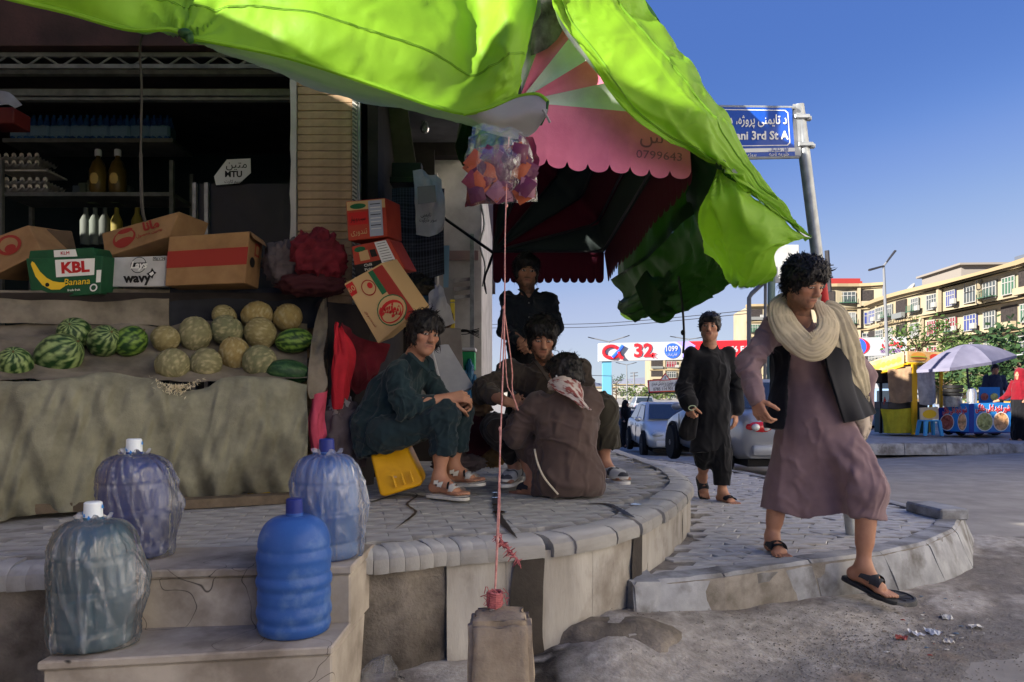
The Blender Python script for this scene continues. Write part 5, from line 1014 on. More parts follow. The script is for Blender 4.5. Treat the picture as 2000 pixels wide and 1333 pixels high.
# pink rope from the tarp lip down to the concrete block
m_rope = mat('pink_rope', hx(200, 150, 140), hx(170, 110, 104), 60, .9)
a, b = at(994, 268, 3.5), at(966, 1180, 2.27); rp = thing('rope', 'thin pinkish rope stretched from the green tarp down to the concrete block', 'rope', b)
mid = a.lerp(b, .5) + V(.004, 0, 0); mb = MB(); mb.tube(catmull([a, a.lerp(b, .25) + V(-.004, 0, 0), mid, a.lerp(b, .75) + V(.003, 0, 0), b], 40), .003, 6); q0 = a.lerp(b, .72); mb.tube([q0, a.lerp(b, .86) + V(.007, 0, 0), b], .0026, 5); mb.obj('strand', m_rope, rp, smooth=True)
for f in (.09, .21, .47, .72): c = a.lerp(b, f); mb = MB(); mb.ball(c, (.006, .006, .009), 7, 5); mb.obj('knot', m_rope, rp, smooth=True)
c = a.lerp(b, .47); mb = MB(); mb.tube(catmull([c, at(1000, 720, c.y), at(1000, 760, c.y), at(1010, 800, c.y)], 12), .0024, 5); mb.tube(catmull([c, at(990, 745, c.y), at(1003, 775, c.y), at(1012, 802, c.y)], 12), .0024, 5); mb.tube(catmull([c, at(978, 690, c.y), at(976, 720, c.y)], 6), .002, 4); mb.obj('loose_end', m_rope, rp, smooth=True)
m_tuft = mat('red_tuft', hx(178, 104, 106), hx(150, 82, 86), 50, .9); mb = MB()
for k in range(40):
    f = random.random(); c = at(968 + 44 * f, 1047 + 55 * f, 2.4) ; d = V(random.uniform(-1, 1), random.uniform(-1, 1), random.uniform(-1, 1)) * .02; mb.tube([c - d, c + V(.004, 0, .006), c + d], [.001, .003, .001], 4)
mb.obj('frayed_end', m_tuft, rp)
mb = MB()
for k in range(9): 
    c = at(966, 1158 + k * 3, 2.27); mb.tube([c + V(.022 * math.cos(t), .022 * math.sin(t), .003 * math.sin(t * 2 + k)) for t in np.linspace(0, 6.3, 10)], .005, 5)
for k in range(30): c = at(966 + random.uniform(-22, 26), 1164 + random.uniform(-12, 20), 2.26); d = V(random.uniform(-1, 1), random.uniform(-1, 1), random.uniform(-1, 1)) * .015; mb.tube([c - d, c + d], .0015, 4)
mb.obj('wrapping', m_tuft, rp)
# ================================================================ FOREGROUND THINGS
# concrete block that anchors the rope
m_blk = mat('block_concrete', hx(164, 150, 132), hx(132, 118, 102), 7, .9, .6, 70, c3=hx(98, 88, 78), scale3=5, fac3=(.52, .75), bdist=.006)
blk = thing('concrete_block', 'upright tan concrete block with chipped top that anchors the pink rope', 'concrete block', (-.04, 2.24, 0))
tl_, tr_ = at(912, 1218, 2.14), at(1040, 1214, 2.14); bl_, br_ = at(914, 1560, 2.1), at(1050, 1560, 2.1)
bm = bmesh.new(); me = MB().hexa([bl_, br_, br_ + V(0, .24, 0), bl_ + V(0, .24, 0), tl_, tr_, tr_ + V(-.008, .17, .0), tl_ + V(.008, .17, .0)]).mesh('b'); bm.from_mesh(me); bmesh.ops.bevel(bm, geom=bm.edges[:], offset=.016, segments=2, affect='EDGES'); bmesh.ops.subdivide_edges(bm, edges=bm.edges[:], cuts=8, use_grid_fill=True)
for v in bm.verts: n = float(fbm(np.array(v.co) * 28, 4)) * .006 - .016 * max(0, float(vnoise(np.array(v.co) * 11, 9)) - .45); v.co += v.normal * n
for f in bm.faces: f.smooth = True
me2 = bpy.data.meshes.new('body'); bm.to_mesh(me2); bm.free(); link('body', me2, m_blk, blk)
c = at(964, 1196, 2.26); mb = MB(); mb.box(c, (.03, .012, .05), R=Matrix.Rotation(.15, 3, 'Y')); mb.box(c + V(.008, .01, -.03), (.014, .014, .05)); mb.obj('metal_tab', mat('bright_tin', hx(200, 204, 208), hx(120, 122, 124), 60, .25, .6, 80, metal=.9), blk, bevel=.003)
# ---- big water bottles
def jug_prof(r, h, ribs, neck=.030, nh=.06):
    P = [(r * .84, 0), (r * .95, .008), (r, .03)]; z0, z1 = .03, h * .665; N = 44
    for i in range(1, N): 
        f = i / N; z = z0 + (z1 - z0) * f; b = sum(math.exp(-((f - a) / w) ** 2) * d for a, w, d in ribs); P.append((r * (1 + b), z))
    for f in np.linspace(0, 1, 12): P.append((neck + (r * .985 - neck) * math.cos(f * PI / 2) ** .75, z1 + (h - nh - z1) * math.sin(f * PI / 2) ** 1.1))
    P += [(neck, h - nh * .9), (neck, h - .05)]; return P
def wjug(label, u, v, Y, zb, r, h, body, captyp, bag=None, tilt=0, wat=None, ribs=((.12, .03, -.05), (.5, .045, .045), (.58, .02, -.03), (.93, .03, -.04))):
    c = at(u, v, Y); c.z = zb; t = thing('water_jug', label, 'water jug', c, 'water jugs on the steps'); T = Matrix.Translation(c) @ Matrix.Rotation(tilt, 4, 'Y')
    mb = MB(); mb.lathe(jug_prof(r, h, ribs), 40, T); mb.obj('bottle', body, t, smooth=True, ang=70)
    mb = MB(); mb.lathe([(.029, h - .085), (.030, h - .06), (.028, h - .004), (.024, h), (.001, h)], 20, T); cap = mb.obj('cap', captyp, t, smooth=True)
    if captyp.name == 'white_seal':
        for k in range(9):
            a = k * 2.4; z = h - .015 - .045 * ((k * .37) % 1); d = V(math.cos(a), math.sin(a), 0); M = T @ Matrix.Translation(d * .0306 + V(0, 0, z)) @ Matrix((V(-d.y, d.x, 0), V(0, 0, 1), d)).transposed().to_4x4()
            mb = MB(); mb.prism([(.006 * math.sin(q) * (1 if math.cos(q) < .2 else .55), .0065 * math.cos(q) - .001) for q in np.linspace(0, 6.283, 11)[:-1]], .0008, M); mb.obj('drop_print', mat('drop_blue', hx(60, 140, 215), rough=.5), cap)
    if bag:
        nz, na = 64, 130; G = np.zeros((nz, na + 1, 3)); FC = np.zeros((nz, na + 1, 3)); pr = np.array(jug_prof(r, h, ())); zs = np.linspace(-.0, h - .055, nz); tailA, tailD, seed = bag
        for i, z in enumerate(zs):
            rr = np.interp(z, pr[:, 1], pr[:, 0]); f = z / h
            for j in range(na + 1):
                a = 2 * PI * j / na; p8 = np.array([math.cos(a) * 1.6, math.sin(a) * 1.6, z * 4 + seed]); w = .003 + .007 * abs(float(vnoise(p8, 3))) + .004 * abs(float(vnoise(p8 * 3.1, 5)))
                pl = .006 * (abs(math.sin(a * 11 + 3 * float(vnoise(p8, 7)))) - .3) * max(0, (f - .35)) * 1.6
                bulge = tailD * math.exp(-((((a - tailA + PI) % (2 * PI)) - PI) / .6) ** 2) * (math.exp(-((f - .42) / .24) ** 2) + .35 * math.exp(-(f / .12) ** 2)) 
                n_ = float(vnoise(np.array([math.cos(a) * 3.2, math.sin(a) * 3.2, z * 2.2 + seed]), 11)); n2_ = float(vnoise(np.array([math.cos(a + z * 2) * 5, math.sin(a + z * 2) * 5, z * 5 + seed]), 12)); R_ = rr + w + pl + bulge + .009 * math.exp(-(n_ / .07) ** 2) + .005 * math.exp(-(n2_ / .08) ** 2); n3_ = float(vnoise(np.array([math.cos(a) * 7, math.sin(a) * 7, z * 1.5 + seed]), 13)); FC[i, j] = .55 * (.55 * math.exp(-(n_ / .05) ** 2) + .4 * math.exp(-(n2_ / .05) ** 2) + .9 * math.exp(-(n3_ / .06) ** 2) * max(0, f - .25) + .3 * min(1, bulge / .04)); G[i, j] = T @ V(R_ * math.cos(a), R_ * math.sin(a), max(z, .004))  # FC whitens creases: doubled film plus highlights painted along the folds
        G[:, -1] = G[:, 0]; FC[:, -1] = FC[:, 0]
        link('plastic_bag', gmesh('plastic_bag', G[:, ::-1], FC[:, ::-1]), m_bagf, t)
        for q in range(3):  # ruffled gathers at the neck
            G = np.zeros((6, 61, 3))
            for i in range(6):
                for j in range(61):
                    a = 2 * PI * j / 60; R_ = .034 + .010 * i / 5 * (1.6 + math.sin(a * 7 + q * 2) + .5 * math.sin(a * 13 + q)); G[i, j] = T @ V(R_ * math.cos(a), R_ * math.sin(a), h - .062 - .01 * q + .018 * i / 5 * (.4 + math.sin(a * 5 + q)))
            link('bag_neck', gmesh('bag_neck', G, np.full(G.shape, .55)), m_bagf, t)
    return t
m_bagf = bagmat(1.0, .04)
m_seal = mat('white_seal', hx(222, 230, 236), rough=.35)
m_bcap = mat('blue_cap', hx(36, 48, 120), rough=.35)
m_j1 = mat('grey_water_jug', hx(84, 120, 138), hx(70, 106, 124), 5, .18, spec=.6, transl=(hx(90, 140, 165), .45), coat=.6)
m_j2 = mat('indigo_jug', hx(56, 76, 156), hx(46, 66, 140), 5, .25, spec=.5, transl=(hx(40, 64, 170), .45), coat=.6)
m_j3 = mat('dusty_blue_jug', hx(62, 106, 182), hx(54, 94, 166), 5, .38, .15, 50, c3=hx(128, 156, 196), scale3=7, fac3=(.52, .8), transl=(hx(30, 80, 190), .2))
m_j4 = mat('pale_blue_jug', hx(104, 148, 208), hx(90, 134, 200), 5, .25, spec=.5, transl=(hx(90, 150, 225), .5), coat=.6)
wjug('grey teal water jug in a clear bag at left end of the lower step', 182, 1270, 2.47, .37, .127, .472, m_j1, m_seal, (-.15, .06, 1))
wjug('dark indigo water jug in a clear bag on upper step behind the grey one', 262, 1105, 2.86, .578, .124, .45, m_j2, m_seal, (-.2, .07, 5))
wjug('bare dusty blue water jug with broad ribs on the right of the lower step', 575, 1245, 2.6, .37, .125, .465, m_j3, m_bcap, None, .0, ribs=((.07, .03, -.03), (.17, .05, .03), (.28, .03, -.02), (.55, .05, .04), (.64, .025, -.03), (.46, .025, -.025), (.95, .03, -.03), (.84, .05, .03)))
wjug('pale blue water jug in a clear bag at the right corner of the upper step', 638, 1090, 2.84, .578, .120, .452, m_j4, m_bcap, (-.3, .035, 9))
# crumpled clear bag at the bottom edge
G = loft([[at(668, 1345, 2.9), at(700, 1318, 2.85), at(745, 1340, 2.8)], [at(700, 1330, 2.9), at(742, 1282, 2.9), at(775, 1320, 2.85)], [at(720, 1345, 2.95), at(770, 1330, 2.95), at(800, 1350, 2.9)]], 26, 26); G = G + .03 * fbm(G * 14, 4, 2)[..., None] * np.array([.6, .4, 1]); tag(link('plastic_bag', gmesh('plastic_bag', G), m_bagf), 'crumpled clear plastic bag on the ground right of the steps', 'plastic bag')
# round black plate under the stepping foot
c = gnd(1760, 1192, .02); dk_ = thing('round_weight', 'round black cast disc lying on the dirt under the lifted sandal', 'disc', c); T = Matrix.Translation((c.x, c.y + .1, .012)) @ Matrix.Rotation(.06, 4, 'X')
mb = MB(); mb.lathe([(.112, 0), (.125, .008), (.126, .05), (.12, .06), (.108, .062), (.104, .056), (.001, .056)], 40, T); mb.obj('rim', mat('dusty_rubber', hx(66, 68, 72), hx(48, 50, 54), 8, .6, .3, 80, c3=hx(120, 116, 108), scale3=9, fac3=(.55, .8)), dk_, smooth=True)
mb = MB()
for k in range(9): mb.tube([T @ V(.03 * math.cos(k * .7), .03 * math.sin(k * .7), .058), T @ V(.09 * math.cos(k * .7 + .2), .09 * math.sin(k * .7 + .2), .058)], .004, 4)
mb.obj('cast_relief', MATS['dusty_rubber'], dk_)
for kk, (u, v, s_) in enumerate([(1180, 1192, .16), (1255, 1205, .1), (1120, 1190, .09)]):
    pass
# fallen lump of concrete at the platform foot
blob('concrete_lump', 'sloping lump of broken concrete at the foot of the platform by the kerb end', 'concrete lump', (.46, 3.36, .0), (.36, .2, .17), m_wall2, 7, .16, 2)
blob('concrete_lump', 'low worn concrete slab piece beside the wet channel', 'concrete lump', (.36, 3.05, -.02), (.2, .14, .09), m_wall2, 17, .14, 2)
blob('rubble', 'dusty stone at the bottom left below the steps', 'stone', (-1.62, 2.42, .0), (.16, .14, .12), m_blk, 27, .2, 2)
# yellow canister the seated man sits on
m_can = mat('yellow_canister', hx(222, 168, 24), hx(206, 150, 20), 6, .42, .08, 40, c3=hx(176, 128, 30), scale3=4, fac3=(.58, .8))
can = thing('jerrycan', 'yellow plastic jerrycan lying tilted as a seat under the man in dark green', 'jerrycan', at(778, 965, 4.45))
Fq = [at(722, 888, 4.5), at(738, 886, 4.5), at(741, 866, 4.52), at(787, 858, 4.52), at(826, 940, 4.42), at(822, 950, 4.42), at(750, 972, 4.4), at(741, 968, 4.4)]
nrm = V(-.02, 1, .05).normalized() * .23; mb = MB(); k = len(Fq); mb.add(Fq + [p + nrm for p in Fq], [tuple(range(k - 1, -1, -1)), tuple(range(k, 2 * k))] + [(i, (i + 1) % k, k + (i + 1) % k, k + i) for i in range(k)]);  mb.obj('body', m_can, can, smooth=True, bevel=.02, seg=4, ang=60)
for k in range(3): a = at(766 + k * 17, 930 - k * 5, 4.41); b = at(773 + k * 17, 952 - k * 5, 4.4); mb = MB(); mb.tube([a + V(0, .004, 0), b + V(0, .004, 0)], [.006, .008], 8); mb.obj('moulded_rib', m_can, can, smooth=True)
mb = MB(); mb.box(at(770, 932, 4.435), (.03, .004, .012)); mb.obj('scuff', mat('scuff_grey', hx(190, 160, 110), rough=.7), can)
# ================================================================ PEOPLE
A = lambda *p: np.array(at(*p))
c_skin = np.array(hx(176, 130, 105)); c_lip = np.array(hx(154, 100, 86)); c_hair = np.array(hx(24, 21, 22))
m_skin = mat('skin', (1, 1, 1), (.86, .8, .78), 14, .5, .15, 120, attr=True, spec=.35, bdist=.002)
m_hair = mat('black_hair', hx(20, 18, 19), hx(34, 30, 30), 60, .5, .5, 120, spec=.4, bdist=.004)
m_cloth = mat('garment', (1, 1, 1), (.84, .83, .84), 9, .92, .35, 420, attr=True, spec=.15, sheen=.15, bdist=.0012)
def axes(f, u):
    f = norm(f); r = norm(np.cross(f, norm(u))); u = np.cross(r, f); return np.stack([r, f, u], 1)
def head(S, C, R, s=1.0, nk=None, nr=.056):
    W = lambda x, y, z: C + s * (R @ np.array([x, y, z])); e = lambda c, r, k=.02, op=1: S.ell(W(*c), np.array(r) * s, R, k * s, op)
    e((0, -.014, .035), (.074, .094, .086)); e((0, .022, -.038), (.058, .066, .076), .03); e((0, .064, -.098), (.024, .02, .018), .02); e((0, .03, -.075), (.047, .05, .042), .02)
    for q in (-1, 1):
        e((q * .05, .0, -.06), (.02, .03, .024), .03); e((q * .043, .056, -.014), (.022, .022, .018), .025)
        e((q * .031, .100, .006), (.019, .017, .012), .012, -1); e((q * .031, .072, .007), (.015, .015, .0125), .004); e((q * .010, .096, -.032), (.009, .012, .009), .008)
        e((q * .078, -.008, -.006), (.008, .021, .032), .008); e((q * .081, -.004, -.004), (.004, .012, .02), .004, -1)
    S.cone(W(-.034, .078, .024), W(.034, .078, .024), .012 * s, k=.018 * s); S.cone(W(0, .086, .016), W(0, .108, -.026), .009 * s, .0125 * s, .014 * s)
    S.cone(W(-.02, .080, -.055), W(.02, .080, -.055), .0085 * s, k=.01 * s); S.cone(W(-.017, .080, -.068), W(.017, .080, -.068), .0085 * s, k=.01 * s); S.cone(W(-.022, .094, -.0615), W(.022, .094, -.0615), .0035 * s, k=.004 * s, op=-1)
    if nk is not None: S.cone(W(0, -.03, -.05), nk, nr * s, nr * 1.12, .03)
def headcols(P, C, R, s, beard=.6, mous=.8, gaze=(0, 0)):
    L = ((P - C) / s) @ R; x, y, z = L.T; c = np.tile(c_skin, (len(P), 1)); n = fbm(P * 60, 3)
    def mixc(m, col, a=1): 
        nonlocal c; m = np.clip(m, 0, 1)[:, None] * a; c = c * (1 - m) + np.array(col) * m
    ss = lambda t, a, b: np.clip((t - a) / (b - a), 0, 1)
    inh = (np.abs(x) < .12) & (np.abs(y) < .16) & (np.abs(z) < .16); fr = ss(y, .03, .05) * inh
    mixc(fr * np.exp(-((z + .02) / .03) ** 2) * np.exp(-((np.abs(x) - .04) / .022) ** 2), (c_skin * np.array([1.0, .8, .78])), .5)
    mixc(fr * np.exp(-(np.abs(z + .0615) / .0095) ** 3) * (1 - ss(np.abs(x), .018, .026)), c_lip); mixc(fr * np.exp(-((z + .0615) / .0022) ** 2) * (np.abs(x) < .021), c_lip * .3)
    bz = .0265 + .004 * np.cos(np.abs(x) * 60); mixc(fr * np.exp(-((z - bz) / .0048) ** 4) * ss(np.abs(x), .010, .015) * (1 - ss(np.abs(x), .044, .052)), c_hair)
    br = (ss(-z, .03, .075) * ss(np.abs(x), .02, .045) + ss(-z, .078, .092)) * ss(y, -.03, .0) * inh; mixc(br * (.8 + .5 * n), c_hair * 1.6, beard)
    mixc(fr * np.exp(-((z + .0465) / .0055) ** 4) * (1 - ss(np.abs(x), .02, .03)), c_hair * 1.3, mous)
    for q in (-1, 1):
        dx = x - q * .031; ey = (dx / .0145) ** 2 + ((z - .006) / .0062) ** 2; mixc(fr * (ey < 1.35), c_hair * 1.5); mixc(fr * (ey < .85), hx(206, 196, 188)); mixc(fr * (((dx - gaze[0]) / .0062) ** 2 + ((z - .006 - gaze[1]) / .0066) ** 2 < 1) * (ey < 1.0), hx(30, 20, 16))
    mixc(inh * ss(z, .062, .085) + inh * ss(-y, .035, .06) * (z > -.05), c_hair)
    return c
def hairdo(parent, C, R, s, vol=1.0, fringe=.06, side=.0, back=-.05, h=.0045, n=420, seed=1, ln=.05, flow=(0, .4, -.5)):
    W = lambda x, y, z: C + s * (R @ np.array([x, y, z])); S = SDF(C - .26 * s, C + .26 * s, h)
    S.ell(W(0, -.018, .052), np.array((.088, .105, .088)) * s * (1 + .12 * (vol - 1)) * vol ** .5, R, .02); S.ell(W(0, -.05, .0 + back * .3), np.array((.08, .07, .085)) * s, R, .03)
    for q in (-1, 1): S.ell(W(q * .072, .005, .015 - side), np.array((.018, .045, .05)) * s, R, .02)
    S.ell(W(0, .066, .075), np.array((.066, .038, .038)) * s * vol, R, .03)
    # free the face
    S.ell(W(0, .125, -.075 - .0), np.array((.085, .085, .125 + .0)) * s * np.array([1, 1, 1.0 - (fringe - .06) * 0]), R, .01, -1); S.cut(W(0, .06, back - .055), R @ np.array([0, .25, -1]), .01)
    S.disp(lambda P: -.008 * s * fbm((P - C) @ R * 26 + seed, seed) - .006 * s * np.exp(-(vnoise(((P - C) @ R) * np.array([75, 30, 30]) + .8 * vnoise(P * 20, seed)[:, None], seed + 3) / .25) ** 2) + .003)
    P, Q = S.nets(1); N = vnormals(P, Q); L = ((P - C) / s) @ R; rng = np.random.default_rng(seed); vs = [P]; fs = [Q]; b = len(P)
    idx = rng.integers(0, len(P), int(n * 1.7)); fl = R @ np.array(flow); tv = []; tf = []
    for i in idx:
        l = L[i]
        if l[1] > .04 and l[2] < fringe + .012: continue
        p = P[i] - N[i] * .004; fv = fl - N[i] * (fl @ N[i]) + rng.normal(0, .25, 3); d = norm(N[i] * .16 + fv * rng.uniform(.6, 1.0)); w = norm(np.cross(d, N[i] + .01)) * rng.uniform(.0022, .005) * s; le = ln * s * rng.uniform(.5, 1.2); cu = -N[i] * .45 + rng.normal(0, .18, 3)
        pts = [p, p + d * le * .35, p + (d + cu * .5) * le * .7, p + (d + cu) * le]
        for k, ww in enumerate((1, .9, .6, .08)): tv += [pts[k] - w * ww, pts[k] + N[i] * .003 * ww, pts[k] + w * ww]
        for k in range(3): tf += [(b + k * 3, b + k * 3 + 1, b + k * 3 + 4, b + k * 3 + 3), (b + k * 3 + 1, b + k * 3 + 2, b + k * 3 + 5, b + k * 3 + 4)]
        b += 12
    if tv: vs.append(np.array(tv)); fs.append(np.array(tf))
    return link('hair', npmesh('hair', np.concatenate(vs), np.concatenate(fs)), m_hair, parent)
def hand(S, w, d, n, th, curl=.6, sc=1.0, k=.004, point=None):
    d = norm(d); n = np.array(n, float); n = norm(n - d * (n @ d)); sd = np.cross(d, n) * th
    for i in range(4):
        kn = w + sc * (d * (.086 - .005 * abs(i - 1)) + sd * (.031 - .0205 * i)); S.cone(w + sc * (d * .012 + sd * (.014 - .010 * i)), kn, .0165 * sc, .0112 * sc, .012)
        L = np.array([.040, .027, .022]) * (1.0, 1.1, 1.02, .82)[i] * sc; a = 0; p = kn; c = curl * (1 + .12 * i) if not (point and i == 0) else point; sp = sd * (.10 - .07 * i)
        for q, (l, f) in enumerate(zip(L, (.75, 1.05, .7))):
            a += c * f; nd = norm((d + sp) * math.cos(a) + n * math.sin(a)); p2 = p + nd * l; S.cone(p, p2, (.0102 - .0009 * q) * sc, (.0094 - .001 * q) * sc, k); p = p2
    p = w + sc * (d * .022 + sd * .02 + n * .004); nd = norm(d * .6 + sd * .75 + n * .35)
    for l, r0, r1 in ((.042, .0155, .012), (.032, .0115, .0102), (.026, .010, .0085)):
        p2 = p + nd * l * sc; S.cone(p, p2, r0 * sc, r1 * sc, .006); p = p2; nd = norm(nd + d * .4 + n * .25 * (1 + curl))
def foot(S, a, d, up, sc=1.0, toes=True):
    d = norm(d); up = norm(up); sd = np.cross(d, up); he = a - d * .035 * sc - up * .052 * sc; ba = a + d * .105 * sc - up * .066 * sc
    S.cone(a, he, .036 * sc, .032 * sc, .02); S.cone(a + up * .01, a + d * .06 * sc - up * .035 * sc, .036 * sc, .032 * sc, .03); S.cone(a + d * .05 * sc - up * .04 * sc, ba, .034 * sc, .026 * sc, .02)
    S.cone(he, ba, .030 * sc, .024 * sc, .02); S.cone(ba - sd * .022 * sc, ba + sd * .022 * sc, .024 * sc, k=.015)
    for i in range(5):
        q = (i - 2) * .0165 * sc; l = (.075, .072, .066, .058, .050)[i] if True else 0; S.cone(ba + sd * q - up * .006 * sc, ba + sd * q * 1.1 + d * l * sc - up * .012 * sc, .0105 * sc, (.0115, .0088, .0085, .0082, .008)[i] * sc, .004)
SOLE = [(-.075, -.026), (-.085, 0), (-.075, .026), (-.02, .034), (.05, .036), (.11, .047), (.165, .043), (.195, .02), (.2, -.008), (.18, -.034), (.12, -.045), (.05, -.036), (-.02, -.034)]
def sandal(parent, a, d, up, m, ms, sc=1.0, straps=((.085, .05, .0), (.055, .05, .55), (.055, .05, -.55)), th=.022, name='sandal', heel=False):
    d = norm(d); up = norm(up); sd = np.cross(d, up); M = Matrix([list(r) for r in np.stack([d, sd, up], 1)]).to_4x4(); M.translation = Vector(a - up * .088 * sc)
    mb = MB(); P = catmull([(x * sc, y * sc, 0) for x, y in SOLE + [SOLE[0]]], 36)[:-1]; mb.prism([(p[0], p[1]) for p in P], th * sc, M, z0=-th * sc); o = mb.obj('sole', m, parent, smooth=True, bevel=.004, seg=2)
    for x, w, tw in straps:
        mb = MB(); G = []
        for t in np.linspace(-1.25, 1.25, 15):
            ang = t; hgt = (max(.036, .108 - .52 * max(0, x)) + .006) * sc * math.cos(min(abs(t), 1.5)) ** .5; yy = .0505 * sc * math.sin(ang); xx = x * sc + tw * yy; r = []
            for q in (-1, -.5, .5, 1): r.append(M @ V(xx + q * w * .5 * sc, yy, hgt + .004 * (1 - q * q) - .002))
            G.append(r)
        mb.grid(G); mb.grid([[p * 1.0 + Vector(up) * -.004 for p in r] for r in G]); mb.obj('strap', ms, o, smooth=True)
    return o
def fold_fn(dirs=(), lines=(), base=.004, bf=9, seed=0, bends=()):
    def f(P, N):
        D = base * fbm(P * bf, seed)
        for p, ax, r, amp in bends:
            ax = norm(ax); q = P - np.array(p); t = (q @ ax)[:, None]; Q = ax * t * 30 + (q - ax * t) * 7; D = D + amp * np.exp(-(np.linalg.norm(q, axis=1) / r) ** 2) * (np.exp(-(vnoise(Q + .8 * vnoise(P * 9, seed)[:, None], seed + 2) / .3) ** 2) * 1.5 - .6)
        for d, fq, amp in dirs:
            d = norm(d); Q = P - .82 * (P @ d)[:, None] * d; n1 = vnoise(Q * fq + .35 * fbm(P * 5, seed + 1)[:, None], seed); n2 = vnoise(Q * fq * 1.9 + .3 * fbm(P * 8, seed + 5)[:, None], seed + 7); D = D + amp * 1.7 * (np.exp(-(n1 / .2) ** 2) - .35) + amp * .8 * (np.exp(-(n2 / .22) ** 2) - .35)
        for a, b, w, amp in lines:
            a = np.array(a); b = np.array(b); ab = b - a; t = np.clip((P - a) @ ab / (ab @ ab), 0, 1); q = P - a - t[:, None] * ab; dd = np.linalg.norm(q, axis=1); D = D + amp * np.exp(-(dd / w) ** 2) * np.sin(PI * np.clip(.15 + t * .85, 0, 1))
        return D
    return f
def garment(name, parent, S, col, folds=None, cfn=None, sm=1, label=None, m=None):
    P, Q = S.nets(sm)
    if folds is not None: N = vnormals(P, Q); P = P + N * folds(P, N)[:, None]
    c = np.tile(np.array(col), (len(P), 1)); c = c * (1 + .05 * vnoise(P * 25, 2)[:, None])
    if cfn is not None: c = cfn(P, c)
    return link(name, npmesh(name, P, Q, True, c), m or m_cloth, parent, label)
def box_of(pts, pad): P = np.array(pts); return P.min(0) - pad, P.max(0) + pad
def skin(parent, S, C, R, s, **kw):
    P, Q = S.nets(1); return link('body', npmesh('body', P, Q, True, headcols(P, C, R, s, **kw)), m_skin, parent)
def limbs(S, arms, legs, torso, ar=(.046, .040, .027), lr=(.06, .05, .036)):
    for a in arms: S.chain(a, ar, .03); S.cone(np.array(a[1]) * .75 + np.array(a[2]) * .25, a[2], .041, ar[2], .02)
    for l in legs: S.chain(l, lr, .03); k, an = np.array(l[1]), np.array(l[2]); S.cone(k * .8 + an * .2 , k * .35 + an * .65, .056, .044, .03)
    S.chain(torso, (.085, .08, .045), .04)
def tubecloth(name, parent, path, w, t, n, col, ripple, seed, stripes=None, label=None, m=None, nw=None):
    C = catmull(path, n); W_ = np.interp(np.linspace(0, 1, n), np.linspace(0, 1, len(w)), w); k = nw or 72; G = np.zeros((n, k, 3)); cc = np.zeros((n, k, 3)); up = np.array([0, 0, 1.0]); pr = None
    for i in range(n):
        tg = norm(C[min(i + 1, n - 1)] - C[max(i - 1, 0)]); a = norm(np.cross(tg, np.array([0, -1.0, .15]))); b = np.cross(tg, a)
        if pr is not None and a @ pr < 0: a, b = -a, -b
        pr = a; th = np.linspace(0, 2 * PI, k); rr = 1 + ripple * (np.abs(np.sin(th * 6 + 2.2 * vnoise(np.stack([th * 0 + i * .05, th * .6, th * 0 + seed], 1), seed))) - .5) + .1 * vnoise(np.stack([np.cos(th) * 2, np.sin(th) * 2, th * 0 + i * .12], 1), seed)
        G[i] = C[i] + (np.cos(th) * W_[i] * rr)[:, None] * a + (np.sin(th) * t * W_[i] * rr)[:, None] * b
        st = np.ones(k) if stripes is None else np.where(np.abs(((th * stripes / PI + .25 * np.sin(i * .15)) % 1) - .5) < .12, .78, 1.0); cc[i] = np.array(col) * st[:, None]
    G[:, -1] = G[:, 0]; return link(name, gmesh(name, G, cc), m or m_cloth, parent, label)

